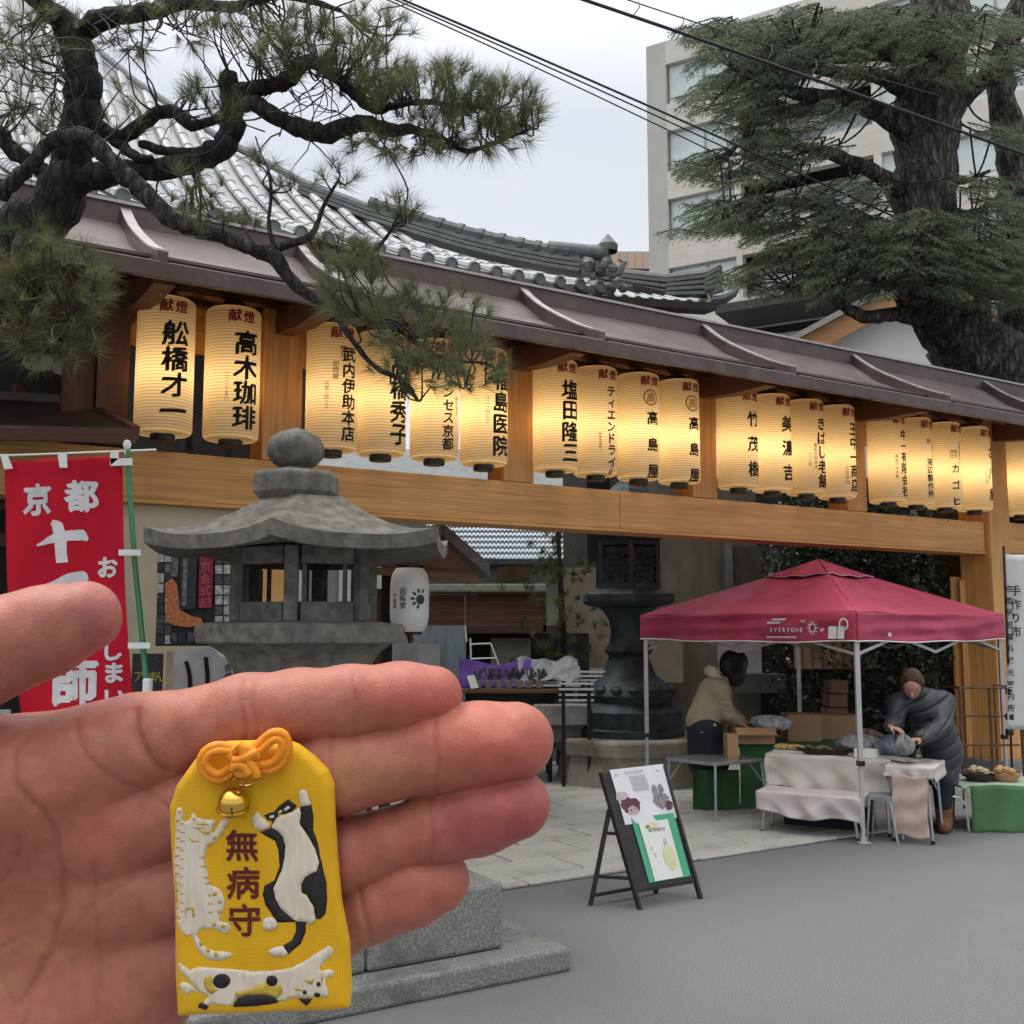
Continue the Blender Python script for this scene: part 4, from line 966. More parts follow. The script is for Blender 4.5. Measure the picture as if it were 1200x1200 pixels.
# bronze lantern on octagonal plinth
BRZ=mat('dark_bronze',(.052,.066,.074),(.026,.035,.042),scale=9,rough=.62,bump=.3,bscale=30,metal=.5,dirt=(.06,.085,.085),dscale=3)
YB=12.3; sB=YB/F; cB=at(737,800,YB)
BL=thing('bronze_lantern','large dark bronze lantern with pierced fire box on a stone plinth','bronze lantern',(cB.x,YB,0))
def zB(py): return CAMZ+(HZ-py)*sB*1.0
q=MB(); zz=zB(858)
q.lathe([(.86,.0),(.80,zB(880)),(.80,zB(877)-.0),(.86,zB(876)),(.87,zB(861)),(.84,zB(858))],8,ph=R(22.5+8)); 
PL=q.build('plinth',mat('plinth_stone',(.36,.33,.26),(.22,.205,.16),scale=5,rough=.9,bump=.3,bscale=40,dirt=(.13,.125,.09),dscale=2.5),BL,world=False,bevel=.015)
q=MB(); 
pf=[(62,858),(62,850),(59,848),(60,830),(55,826),(50,820),(53,812),(49,804),(42,798),(31,790),(25,775),(22,768),(25,766),(28,762),(25,757),(22,754),(20,740),(22,727),(29,716),(34,713)]
q.lathe([(r*sB*1.02,zB(y)) for r,y in pf],32); q.build('body',BRZ,BL,world=False,smooth=True)
q=MB(); 
for i in range(16):
    a=2*math.pi*i/16; q.lathe([(0,-.07),(.06,-.03),(.075,.03),(.03,.07),(0,.075)],8,c=(48*sB*math.cos(a),48*sB*math.sin(a),zB(808)),cap=False)
q.build('petal_ring',BRZ,BL,world=False,smooth=True,kind='stuff')
q=MB(); q.lathe([(34*sB,zB(713)),(54*sB,zB(709)),(58*sB,zB(706)),(58*sB,zB(697)),(50*sB,zB(694)),(42*sB,zB(691))],6,ph=R(-90)); q.build('tray',BRZ,BL,world=False,bevel=.01)
for i in range(6):
    a0=R(-90+60*i); a1=a0+R(60); r=38*sB; p0=Vector((r*math.cos(a0),r*math.sin(a0),0)); p1=Vector((r*math.cos(a1),r*math.sin(a1),0)); zb_,zt_=zB(690),zB(636)
    q=MB(); q.bar(p0+Vector((0,0,zb_)),p0+Vector((0,0,zt_)),.05); q.build('corner_post',BRZ,BL,world=False)
    q=MB(); d=(p1-p0); 
    for f in (0,.93): q.bar(p0+d*.04+Vector((0,0,zb_+(zt_-zb_)*f+.02)),p1-d*.04+Vector((0,0,zb_+(zt_-zb_)*f+.02)),.025,.06)
    n_=5
    for k in range(n_):
        for z_ in range(6):
            c=p0+d*(.14+.72*(k+.5*(z_%2))/n_)+Vector((0,0,zb_+.08+(zt_-zb_-.16)*z_/5.5)); uu=d.normalized()
            w_=.045
            if (k+z_)%3==0: q.add([c-uu*w_-Vector((0,0,w_)),c+uu*w_-Vector((0,0,w_)),c+uu*w_+Vector((0,0,w_)),c-uu*w_+Vector((0,0,w_)),],[(0,1,2,3)])
            q.bar(c-uu*.06-Vector((0,0,.05)),c+uu*.06+Vector((0,0,.05)),.014); q.bar(c+uu*.06-Vector((0,0,.05)),c-uu*.06+Vector((0,0,.05)),.014)
    q.build('pierced_panel',BRZ,BL,world=False,kind='stuff')
q=MB(); q.lathe([(40*sB,zB(636)),(52*sB,zB(626)),(64*sB,zB(612)),(50*sB,zB(600)),(25*sB,zB(575)),(.05,zB(560))],6,ph=R(-90)); q.build('roof',BRZ,BL,world=False)
q=MB(); q.lathe([(0,-.1),(.1,0),(.08,.1),(0,.24)],16,c=(0,0,zB(555)),cap=False); q.build('finial',BRZ,BL,world=False,smooth=True)
# benches, stall with purple cloth, sheets
def legs(par,pts,z,r,m):
    for p in pts: q=MB(); q.tube([Vector((p[0],p[1],0)),Vector((p[0],p[1],z))],r,8); q.build('leg',m,par)
ALU=mat('aluminium',(.52,.53,.54),(.45,.46,.47),rough=.35,metal=.8,bump=0)
PUR=mat('purple_cloth',(.13,.05,.30),(.07,.02,.17),scale=4,rough=.8,bump=.4,bscale=9)
PS=thing('flower_stall','low stall draped in purple cloth with small pots','stall',at(580,870,12.2))
a=at(541,808,12.0); b=at(655,806,12.0)
q=MB(); q.box(a.x,12.0,a.z-.04,b.x,12.9,a.z); q.build('tabletop',BWD,PS)
q=MB()
def pc(u,v): 
    p=at(538+84*u,776+30*v,12.75-.5*v); p.y+=.06*math.sin(9*u+3*v)+.03*math.sin(23*u); p.z+=.03*math.sin(7*u+1)*(1-v); return p
q.grid(pc,20,8); q.build('cloth',PUR,PS,smooth='all',fix=False,solid=.01)
legs(PS,[(a.x+.1,12.1),(b.x-.1,12.1),(a.x+.1,12.8),(b.x-.1,12.8)],a.z-.04,.025,NAVY)
pb('front_board',NAVY,PS,545,812,650,832,12.15,.03)
for i in range(7):
    x=560+i*12; pt=at(x,806,12.15); tt=thing('flower_pot','small grey pot with dark sprig, number %s from the left on the purple stall'%['one','two','three','four','five','six','seven'][i],'flower pot',pt,0,'small pots on the purple stall')
    q=MB(); q.lathe([(.035,0),(.05,.08),(.05,.085)],10); q.build('pot',mat('grey_pot',(.35,.35,.33),(.22,.22,.20),scale=20),tt,world=False)
    q=MB()
    for k in range(24):
        a_=rnd.random()*6.28; e=rnd.uniform(.04,.11); p0=Vector((0,0,.08)); p1=Vector((e*math.cos(a_),e*math.sin(a_)*.6,.1+rnd.random()*.12)); q.add([p0,p1+Vector((.008,0,0)),p1+Vector((-.012,0,.02))],[(0,1,2)])
    q.build('sprig',mat('dull_leaf',(.10,.12,.08),(.06,.05,.10),scale=30),tt,world=False,fix=False,kind='stuff')
WBk=thing('white_card','white leaning card at the left end of the purple stall','card',at(553,806,12)); q=MB(); q.prism([at(547,792,12.0),at(556,791,12.0),at(561,806,11.95),at(552,807,11.95)],(0,.02,0)); q.build('card',WHP,WBk)
GS=thing('sheeted_table','table under a crumpled grey plastic sheet beside the purple stall','table',at(645,860,12.4))
SHT=mat('grey_plastic_sheet',(.30,.31,.33),(.20,.21,.22),scale=6,rough=.25,bump=.6,bscale=14,dist=.02)
q=MB()
def gs(u,v):
    p=at(605+72*u+6*v,772+26*v,12.9-.75*v); p.z+=.02*math.sin(17*u+5*v)+.02*math.sin(11*v+9*u); p.y+=.03*math.sin(13*u); return p
q.grid(gs,26,12); q.build('sheet',SHT,GS,smooth='all',fix=False,solid=.006)
a=at(612,798,12.3); b=at(680,798,12.3)
q=MB(); q.box(a.x,12.2,a.z-.06,b.x,12.9,a.z-.03); q.build('tabletop',ALU,GS); legs(GS,[(a.x+.05,12.25),(b.x-.05,12.25),(a.x+.05,12.8),(b.x-.05,12.8)],a.z-.06,.015,ALU)
BN=thing('slatted_bench','grey slatted metal bench left of the bronze lantern','bench',at(675,860,11.6))
for i in range(4): 
    q=MB(); pbx(q,655,800+i*6.5,696,802.5+i*6.5,11.7+.02*i,.04); q.build('slat',ALU,BN)
for i in range(3): 
    q=MB(); pbx(q,672,786+i*5,712,788.5+i*5,12.2,.04); q.build('slat',ALU,BN)
for x in (660,690): a=at(x,798,11.75); q=MB(); q.bar((a.x,11.75,0),(a.x,11.75,a.z),.04); q.build('leg',NAVY,BN)
PLd=thing('pipe_frame','white folding pipe frame standing behind the purple cloth','pipe frame',at(562,860,13))
for A,B in (((551,748),(552,768)),((552,755),(575,754)),((575,754),(583,775)),((553,772),(582,771)),((551,768),(560,800)),((583,775),(590,800))):
    q=MB(); q.tube([at(*A,13),at(*B,13)],.012,6); q.build('pipe',WHP,PLd)
q=MB(); q.tube([at(545,733,13.2),at(547,752,13.2)],.01,6); q.build('pipe',WHP,PLd)
LS_=thing('stone_bench','flat pale stone slab in front of the slatted bench','stone slab',gnd(670,872)); 
q=MB(); q.prism([gnd(630,852),gnd(700,852),gnd(715,838),gnd(650,838)],(0,0,.0)) if False else None
q=MB(); pbx(q,625,826,692,850,11.9,.8); q.build('slab',mat('slab_grey',(.34,.335,.32),(.26,.255,.24),scale=12,bump=.3),LS_,bevel=.015)
q=MB(); pbx(q,636,850,684,869,12.05,.5); q.build('base',MATS['grey_post'],LS_)
# ================================================================ A-FRAME SIGN
BKW=mat('black_painted_wood',(.018,.018,.02),(.03,.03,.03),scale=12,rough=.5)
AS=thing('sandwich_board','black A-frame sign with two posters on the asphalt','sign',gnd(755,1062))
fl=gnd(750,1066); fr=gnd(821,1053); bl_=gnd(692,1061); br_=gnd(768,1047)
tl=at(704,905,fl.y+.12); tr_=at(777,897,fr.y+.14)
for a,b,nm in ((fl,tl,'front_leg'),(fr,tr_,'front_leg')):
    q=MB(); q.bar(a,b,.034,.022,up=(tr_-tl).normalized()); q.build(nm,BKW,AS,bevel=.003)
mid=lambda p,q_,f: p.lerp(q_,f)
hl,hr=mid(fl,tl,.72)+Vector((-.01,.03,0)),mid(fr,tr_,.72)+Vector((-.01,.03,0))
for a,b in ((bl_,hl),(br_,hr)):
    q=MB(); q.bar(a,b,.030,.022); q.build('rear_leg',BKW,AS,bevel=.003)
for f in (.30,.75):
    q=MB(); q.bar(mid(bl_,hl,f),mid(fl,tl,f*.72+.0)+Vector((-.005,.02,0)),.018); q.build('side_rail',BKW,AS)
q=MB(); q.bar(mid(bl_,hl,.1),mid(br_,hr,.1),.018); q.build('rear_rail',BKW,AS)
nrm=(fr-fl).cross(tl-fl).normalized(); 
if nrm.y>0: nrm=-nrm
def bd(u,v,o=0): return (fl.lerp(fr,u)).lerp(tl.lerp(tr_,u),v)+nrm*o
q=MB(); q.prism([bd(.02,.13,-.006),bd(.98,.13,-.006),bd(.98,.995,-.006),bd(.02,.995,-.006)],nrm*.010); q.build('board',BKW,AS)
q=MB(); q.bar(bd(0,.13),bd(1,.13),.02,.02); q.build('bottom_rail',BKW,AS)
def sheet(name,u0,v0,u1,v1,m,o,n=6):
    q=MB(); q.grid(lambda a,b:bd(u0+(u1-u0)*a,v0+(v1-v0)*b,o+.0025*math.sin(5*a+3*b)),n,n); return q.build(name,m,AS,fix=False)
PAP=mat('poster_paper',(.72,.71,.72),(.66,.64,.68),scale=6,rough=.4,bump=0); 
sheet('upper_poster',.13,.60,.99,1.01,PAP,.008)
sheet('green_backing',.24,.17,.93,.64,mat('green_card',(.09,.42,.22),(.06,.34,.18),scale=3,rough=.5,bump=0),.010)
sheet('lower_poster',.33,.175,.80,.60,mat('lower_paper',(.74,.74,.72),(.68,.70,.62),scale=5,rough=.4,bump=0),.0145)
def blob(cx,cy,rx,ry,m,o,seed,nm='printed_picture',n=26,jag=.15):
    r_=random.Random(seed); P=[bd(cx,cy,o)]
    for i in range(n):
        a=2*math.pi*i/n; k=1+r_.uniform(-jag,jag); P.append(bd(cx+rx*k*math.cos(a),cy+ry*k*math.sin(a),o))
    q=MB(); q.add(P,[(0,i+1,(i+1)%n+1) for i in range(n)]); q.build(nm,m,AS,fix=False)
MRN=mat('maroon_print',(.16,.05,.07),(.07,.02,.03),scale=120,rough=.5,bump=0); PNK=mat('pale_pink_print',(.55,.42,.44),(.40,.26,.28),scale=90,rough=.5,bump=0)
GRP=mat('grey_print',(.33,.31,.32),(.12,.11,.12),scale=110,rough=.5,bump=0,lo=.42,hi=.58); LGP=mat('light_grey_print',(.52,.52,.54),(.38,.38,.40),scale=160,rough=.5,bump=0,lo=.45,hi=.55)
blob(.30,.735,.155,.058,MRN,.0115,3); blob(.31,.695,.09,.032,PNK,.0125,4); blob(.20,.80,.10,.04,mat('rose_wash',(.62,.50,.53),bump=0),.0108,5)
blob(.28,.70,.018,.006,MRN,.0130,6); blob(.35,.705,.012,.005,MRN,.0130,7)
blob(.80,.745,.13,.06,GRP,.0115,8); blob(.74,.82,.04,.045,GRP,.0112,9); blob(.84,.83,.04,.035,GRP,.0112,10); blob(.90,.70,.06,.035,MRN,.0125,11)
for i in range(9):
    q=MB(); v=.94-i*.013; q.prism([bd(.40,v,.0115),bd(.66,v,.0115),bd(.66,v+.006,.0115),bd(.40,v+.006,.0115)],nrm*.0005); q.build('print_line',LGP,AS)
q=MB(); 
def am(x,y): return bd(x,y,.0118)
for i,ch in enumerate('因幡薬師'): 
    V,Fs=glyph(ch,.01); q.add([am(.38+i*.075+a*.07,.975+b*.024) for a,b in V],Fs)
for x in (.20,.88):
    V,Fs=glyph('ぬ',.01); q.add([am(x+a*.07,.965+b*.026) for a,b in V],Fs)
q.build('poster_lettering',LGP,AS,fix=False)
q=MB(); 
for i,ch in enumerate('御朱印受付'):
    V,Fs=glyph(ch,.01); q.add([bd(.41+i*.07+a*.065,.535+b*.026,.0165) for a,b in V],Fs)
q.build('poster_lettering',mat('olive_ink',(.16,.14,.05),rough=.7,bump=0),AS,fix=False)
YLW=mat('yellow_print',(.62,.60,.22),(.66,.66,.40),scale=30,rough=.5,bump=0)
blob(.54,.57,.09,.02,YLW,.0158,20); blob(.67,.325,.10,.085,YLW,.0158,21,jag=.05); blob(.67,.325,.065,.055,mat('cream_print',(.70,.70,.55),bump=0),.0164,22,jag=.05); blob(.67,.325,.035,.03,YLW,.017,23,jag=.05)
for i in range(5):
    q=MB(); u=.42+.0*i; v=.44-i*.05; q.prism([bd(.40,v,.0158),bd(.405+.03*(i%3),v,.0158),bd(.405+.03*(i%3),v+.03,.0158),bd(.40,v+.03,.0158)],nrm*.0004); q.build('print_line',LGP,AS)
q=MB(); 
for i,ch in enumerate('入口'): V,Fs=glyph(ch,.01); q.add([bd(.66+a*.06,.46-i*.03+b*.026,.0165) for a,b in V],Fs)
q.build('poster_lettering',MATS['olive_ink'],AS,fix=False)
# ================================================================ TENT
TC=mat('maroon_canopy',(.43,.052,.11),(.36,.04,.09),scale=3,rough=.6,bump=.15,bscale=300,dirt=(.44,.07,.15),dscale=1.5,spec=.3)
c0=gnd(1013,990); c1=Vector((1.33,11.1,0)); c3=Vector((5.00,10.9,0)); c2=c1+(c3-c0)
TT=thing('market_tent','maroon pop-up tent with white sponsor print on grey steel legs','tent',(c0+c2)/2)
STL_=mat('grey_steel_leg',(.50,.50,.50),(.42,.42,.42),rough=.4,metal=.3,bump=0)
cs=[c0,c3,c2,c1]; zE,zP=1.845,2.40; ctr=(c0+c1+c2+c3)/4
pk=Vector((ctr.x+.0,ctr.y,zP))
for i in range(4):
    a,b=cs[i],cs[(i+1)%4]
    def cf(u,v,a=a,b=b):
        e=a.lerp(b,u); e=Vector((e.x,e.y,zE+ -.012*math.sin(math.pi*u))); p=e.lerp(pk,v); p.z+=-.045*math.sin(math.pi*v)*math.sin(math.pi*u)+.006*math.sin(14*u+5*v)*(1-v); return p
    q=MB(); q.grid(lambda u,v:cf(u,v*.84),24,18); q.build('canopy_panel',TC,TT,smooth='all',fix=False,solid=.003)
    def vf(u,v,a=a,b=b):
        n_=(b-a).normalized().cross(Vector((0,0,1))); p=a.lerp(b,u)
        w_=.012*math.sin(9*u+4*v)*math.sin(math.pi*u)+.010*math.sin(21*u-6*v+2)*v*math.sin(math.pi*u)+.009*math.sin(v*11+u*5+1.3*math.sin(u*7))*math.sin(math.pi*u)**.5
        z=zE-.235*v-.012*math.sin(math.pi*u)+(.006*math.sin(15*u)*v)
        s_=.004+.012*abs(math.sin(v*math.pi*2+u*4))*math.sin(math.pi*u)
        return Vector((p.x,p.y,z))+n_*(w_+s_)
    q=MB(); q.grid(vf,60,14); q.build('valance',TC,TT,smooth='all',fix=False,solid=.002)
    q=MB(); q.tube([vf(k/30,1)+Vector((0,0,-.004)) for k in range(31)],.006,6); q.build('valance_hem',WHP,TT)
# vented cap
q=MB()
cq=[]
for c in cs: p=Vector((c.x,c.y,zE)).lerp(pk,.70); cq.append(p+Vector((0,0,.014)))
for i in range(4):
    a,b=cq[i],cq[(i+1)%4]; q.grid(lambda u,v,a=a,b=b: a.lerp(b,u).lerp(pk+Vector((0,0,.02)),v)+Vector((0,0,-.012*math.sin(math.pi*u)*(1-v)+.008*math.sin(17*u))),12,8)
q.build('vent_cap',TC,TT,smooth='all',fix=False,solid=.003)
q=MB(); 
for i in range(4): q.tube([cq[i].lerp(cq[(i+1)%4],k/12)+Vector((0,0,-.012*math.sin(math.pi*k/12)+.008*math.sin(17*k/12)-.002)) for k in range(13)],.005,5)
q.build('vent_hem',mat('pink_hem',(.60,.36,.42),bump=0),TT)
for i in range(4):
    p=cs[i]; inn=(ctr-p).normalized()*.05; inn.z=0; p=p+inn
    q=MB(); q.bar(p+Vector((0,0,.62)),p+Vector((0,0,zE-.02)),.040); q.build('leg',STL_,TT,bevel=.003)
    q=MB(); q.bar(p+Vector((0,0,.03)),p+Vector((0,0,.64)),.030); q.build('lower_leg',STL_,TT,bevel=.003)
    q=MB(); q.box(p.x-.028,p.y-.028,.61,p.x+.028,p.y+.028,.65); q.build('leg_lock',BLK,TT)
    q=MB(); q.box(p.x-.05,p.y-.05,0.004,p.x+.05,p.y+.05,.012); q.box(p.x-.022,p.y-.022,.012,p.x+.022,p.y+.022,.05); q.build('foot',STL_,TT)
    a,b=cs[i]+ (ctr-cs[i]).normalized()*.06,cs[(i+1)%4]+(ctr-cs[(i+1)%4]).normalized()*.06
    m_=(a+b)/2
    for zA,zB_ in ((1.78,1.50),(1.50,1.78)):
        for s_,e_ in ((a,m_),(m_,b)):
            q=MB(); q.bar(Vector((s_.x,s_.y,zA)),Vector((e_.x,e_.y,zB_)),.012,.025); q.build('truss_bar',STL_,TT)
# printed marks on the front-left valance
def vm(u,v):  # u along c1->c0 (left to right in the picture)
    a,b=c1,c0; n_=-(b-a).normalized().cross(Vector((0,0,1))); 
    if n_.y>0: n_=-n_
    p=a.lerp(b,u); w_=.012*math.sin(9*(u)+4*v)*math.sin(math.pi*u)
    return Vector((p.x,p.y,zE-.235*v))+n_*.042
def vmap(x,y): return vm(x,y)
q=MB(); LEN=(c0-c1).length
def vt(s,u0,v0,sz,st=None):
    for i,ch in enumerate(s):
        V,Fs=glyph(ch,.02); st_=st or sz*.62
        q.add([vm(u0+(i*st_+a*sz)/LEN,v0-b*sz/.235) for a,b in V],Fs)
def vr(u0,v0,u1,v1,sk=.006): q.add([vm(u0,v1),vm(u1,v1),vm(u1+sk,v0),vm(u0+sk,v0)],[(0,1,2,3)])
vr(.675,.20,.735,.27); vr(.655,.32,.71,.39)
for i in range(11): vr(.655+i*.0115,.86,.655+i*.0115+.008,.92,0)
vt('EVERYONE',.675,.62,.052,.050); vt('SUN',.80,.30,.028); vt('UP',.878,.62,.042)
q.build('printed_lettering',WINK,TT,fix=False,kind='stuff')
q=MB(); 
uc,vc=.845,.55
for k in range(20):
    a0,a1=2*math.pi*k/20,2*math.pi*(k+1)/20; q.add([vm(uc+r*math.cos(a)/LEN,vc+r*math.sin(a)/.235) for r,a in ((.028,a0),(.040,a0),(.040,a1),(.028,a1))],[(0,1,2,3)])
for k in range(10):
    a=2*math.pi*k/10; q.add([vm(uc+r*math.cos(a+d)/LEN,vc+r*math.sin(a+d)/.235) for r,d in ((.046,-.12),(.060,-.08),(.060,.08),(.046,.12))],[(0,1,2,3)])
q.build('sun_emblem',WINK,TT,fix=False)
q=MB(); vr(.905,.50,.936,.93,.003); vr(.94,.50,.965,.93,.003)
for k in range(20):
    a0,a1=2*math.pi*k/20,2*math.pi*(k+1)/20; q.add([vm(.965+r*math.cos(a)/LEN,.42+r*math.sin(a)/.235) for r,a in ((.036,a0),(.050,a0),(.050,a1),(.036,a1))],[(0,1,2,3)])
q.build('box_emblem',WINK,TT,fix=False)
q=MB(); q.prism([c0+Vector((.35,.28,1.645)),c0+Vector((.38,.30,1.645)),c0+Vector((.38,.30,1.675)),c0+Vector((.35,.28,1.675))],(.003,-.005,0)); q.build('price_tag',WINK,TT)
# ================================================================ STALL TABLES
CLO=mat('off_white_cloth',(.56,.53,.49),(.49,.46,.42),scale=3,rough=.9,bump=.3,bscale=25,dist=.01)
CLP=mat('pinkish_white_cloth',(.60,.55,.53),(.53,.48,.465),scale=3,rough=.9,bump=.3,bscale=25,dist=.01)
PKC=mat('pale_pink_cloth',(.56,.42,.37),(.49,.36,.32),scale=3,rough=.9,bump=.5,bscale=12,dist=.01)
GRC=mat('green_cloth',(.055,.15,.055),(.04,.11,.045),scale=3,rough=.9,bump=.3,bscale=25)
CRD=mat('cardboard',(.46,.28,.15),(.40,.24,.125),scale=4,rough=.85,bump=.1,bscale=30)
B0=gnd(891,977); U_=(gnd(1006,988)-B0).normalized(); V_=Vector((-U_.y,U_.x,0)); 
if V_.y<0: V_=-V_
def T(u,v,z): p=B0+U_*u+V_*v; return Vector((p.x,p.y,z))
LB=(gnd(1006,988)-B0).length
def folding_table(name,label,u0,u1,v0,v1,z,m,legm=ALU,group=None):
    t=thing(name,label,'table',T((u0+u1)/2,(v0+v1)/2,0),0,group)
    q=MB(); q.prism([T(u0,v0,z-.025),T(u1,v0,z-.025),T(u1,v1,z-.025),T(u0,v1,z-.025)],(0,0,.025)); q.build('tabletop',m,t,bevel=.004)
    for u,v in ((u0+.04,v0+.03),(u1-.04,v0+.03),(u0+.04,v1-.03),(u1-.04,v1-.03)):
        du=.03 if u>(u0+u1)/2 else -.03
        q=MB(); q.tube([T(u+du,v,0),T(u,v,z-.025)],.0125,8); q.build('leg',legm,t)
        q=MB(); q.tube([T(u+du,v,0),T(u+du,v,.03)],.016,8); q.build('leg_cap',BLK,t)
        q=MB(); q.tube([T(u+du*.6,v,z*.55),T(u-du*1.5,v,z*.75),T(u-du*4,v,z-.03)],.007,6); q.build('brace',legm,t)
    return t
def drape(label,cat,u0,u1,v0,v1,z,fall,m,seed,name='tablecloth',side=.1,skew=0):
    # cloth: top sheet + falls with folds on the front and both ends
    r_=random.Random(seed); ph=[r_.uniform(0,6) for _ in range(6)]
    nu,nv=64,44; wv=v1-v0; wu=u1-u0
    def fn(a,b):
        U=-side+(wu+2*side)*a; 
        Vv=-fall+(wv+fall)*b
        du=0; x=min(max(U,0),wu); dz=0
        if U<0: dz+= -U; 
        if U>wu: dz+= U-wu
        y=max(Vv,0); f=-min(Vv,0)
        fl=f*(1+.22*math.sin(3*a*3.1+ph[0])*.5+skew*(a-.5)*2)
        zz=z+.006-max(dz,fl) ; d=max(dz,fl)
        w1=.018*math.sin(a*16+ph[1]+3*f)+.012*math.sin(a*31+ph[2]-9*f)+.018*(1-2*abs(math.sin((a*5+f*9)+ph[3])))+.010*(1-2*abs(math.sin((a*13-f*14)+ph[4])))
        oy=-(.012+.05*min(1,fl/.3)*.5)-w1*min(1,fl/.15) if f>0 else 0
        ox=0
        if U<0: ox=-.012-.25*w1*min(1,dz/.1)
        if U>wu: ox=.012+.25*w1*min(1,dz/.1)
        if d<=0: zz+=.003*math.sin(a*20+b*9+ph[4])
        return T(u0+x+ox,v0+y+oy,max(zz,.01))
    q=MB(); q.grid(fn,nu,nv); o=q.build(name,m,None,smooth='all',fix=False,solid=.004); tag(o,label,cat); return o
folding_table('low_table','low bench-height table under the front white cloth',0,LB,.0,.34,.35,ALU)
drape('pinkish white cloth over the low front bench, lifted at its right corner','tablecloth',-.01,LB+.02,-.01,.33,.352,.19,CLP,5,side=.10,skew=.12)
folding_table('display_table','taller display table behind the low bench, under a wrinkled cloth',-.02,.98,.36,.88,.62,ALU)
drape('wrinkled off-white cloth hanging over the taller display table','tablecloth',-.03,.99,.35,.88,.622,.30,CLO,9,side=.12)
folding_table('end_table','right end table with slanted aluminium legs beside the puffer-coated person',1.02,1.34,.20,.78,.60,ALU)
drape('short off-white cloth with a hanging corner on the right end table','tablecloth',1.00,1.36,.19,.76,.602,.10,CLO,12,side=.12)
q=MB(); q.grid(lambda a,b:T(1.04+.27*a+.008*math.sin(8*b),.165-.012*math.sin(9*a+5*b)-.008*math.sin(17*b+3*a),.535-.48*b+.015*math.sin(7*a)),20,30)
tag(q.build('apron_cloth',PKC,None,smooth='all',fix=False,solid=.004),'pale pink creased cloth hanging in front of the end table','cloth')
st=thing('folding_stool','small aluminium folding stool behind the tent leg','stool',T(LB+.14,.25,0))
q=MB(); q.prism([T(LB+.06,.12,.33),T(LB+.24,.12,.33),T(LB+.24,.36,.33),T(LB+.06,.36,.33)],(0,0,.03)); q.build('seat',MATS['grey_plastic_sheet'],st)
for u,v,du in ((.07,.13,-.03),(.23,.13,.05),(.07,.35,-.03),(.23,.35,.05)): q=MB(); q.tube([T(LB+u+du,v,0),T(LB+u,v,.33)],.011,8); q.build('leg',ALU,st)
DB=tag(MB().add([],[]).build('x',None) if False else thing('storage_crate','dark blue covered crate under the low bench','crate',T(.45,.3,0)))
q=MB(); q.prism([T(.08,.42,.0),T(LB+.02,.42,0),T(LB+.02,.62,0),T(.08,.62,0)],(0,0,.30)); q.build('body',mat('dark_navy_sheet',(.012,.016,.03),(.008,.010,.02),rough=.6,bump=.2),DB,bevel=.02)
# goods on the tables
def goods(name,label,cat,u,v,z,fn,group=None,rz=None):
    t=thing(name,label,cat,T(u,v,z),math.atan2(U_.y,U_.x) if rz is None else rz,group); fn(t); return t
FOOD=mat('golden_pastry',(.50,.34,.14),(.36,.22,.08),scale=20,rough=.6,bump=.3); BSK=mat('dark_wicker',(.05,.035,.025),(.025,.018,.012),scale=60,rough=.7,bump=.6,bscale=80)
def buns(t):
    q=MB(); q.box(-.14,-.09,0,.14,.09,.02); q.build('tray',CLO,t,world=False)
    for i in range(9):
        q=MB(); q.lathe([(0,-.02),(.028,-.012),(.034,.005),(.022,.022),(0,.028)],12,c=(-.10+.05*(i%5)+rnd.uniform(-.008,.008),-.04+.07*(i//5)+rnd.uniform(-.01,.01),.04),cap=False); q.build('bun',FOOD,t,smooth=True,world=False)
goods('bun_tray','tray of golden buns at the left end of the display table','food tray',.14,.52,.632,buns)
def bask(t):
    q=MB(); q.lathe([(.16,0),(.20,.05),(.205,.055),(.19,.05),(.15,.012)],28,sx=1.25,sy=.6); q.build('rim',BSK,t,smooth=True,world=False)
    q=MB()
    for i in range(30): 
        a=rnd.random()*6.28; r=rnd.random()*.13; c=(r*math.cos(a)*1.2,r*math.sin(a)*.55,.03+rnd.random()*.03); q.lathe([(0,-.015),(.025,0),(0,.015)],7,c=c,cap=False,sx=1.6)
    q.build('contents',mat('mixed_goods',(.33,.29,.24),(.10,.07,.05),scale=30,rough=.5),t,world=False,kind='stuff')
goods('wicker_tray','flat dark wicker tray of goods in the middle of the display table','tray',.42,.5,.632,bask)
def wbox(t):
    q=MB(); q.box(-.09,-.06,0,.09,.06,.07); q.build('carton',WHP,t,world=False,bevel=.004)
goods('white_carton','small white carton on the display table beside the tent leg','carton',.80,.42,.632,wbox)
def bag(col,sx,sy,sz,seed):
    def f(t):
        r_=random.Random(seed); q=MB()
        def g(a,b):
            th=2*math.pi*a; ph=math.pi*b; k=1+.18*math.sin(3*th+seed)*math.sin(ph)+.12*math.sin(7*th+4*b)+.1*math.sin(11*b+2*th)
            return Vector((sx*k*math.cos(th)*math.sin(ph),sy*k*math.sin(th)*math.sin(ph),sz*(.5-.5*math.cos(ph))*(1+.15*math.sin(5*th))))
        q.grid(g,30,16); q.build('film',col,t,smooth='all',world=False,fix=False)
    return f
PLF=mat('crumpled_plastic',(.34,.33,.35),(.15,.14,.15),scale=18,rough=.2,bump=.8,bscale=22,dist=.02,spec=.8)
PLB=mat('blue_grey_plastic',(.28,.33,.38),(.12,.15,.19),scale=14,rough=.15,bump=.8,bscale=18,dist=.02,spec=.8)
BRP=mat('brown_bundle',(.24,.17,.13),(.12,.07,.05),scale=14,rough=.4,bump=.8,bscale=22,dist=.02)
goods('plastic_bag','crumpled grey plastic bags heaped behind the wicker tray','bag',.66,.78,.63,bag(PLF,.22,.10,.14,1))
goods('plastic_bag','brownish crumpled bag on top of the grey heap','bag',.72,.86,.70,bag(BRP,.12,.09,.12,2))
goods('plastic_bag','blue-grey plastic bag on the right end of the display table','bag',.98,.74,.62,bag(PLB,.15,.10,.17,3))
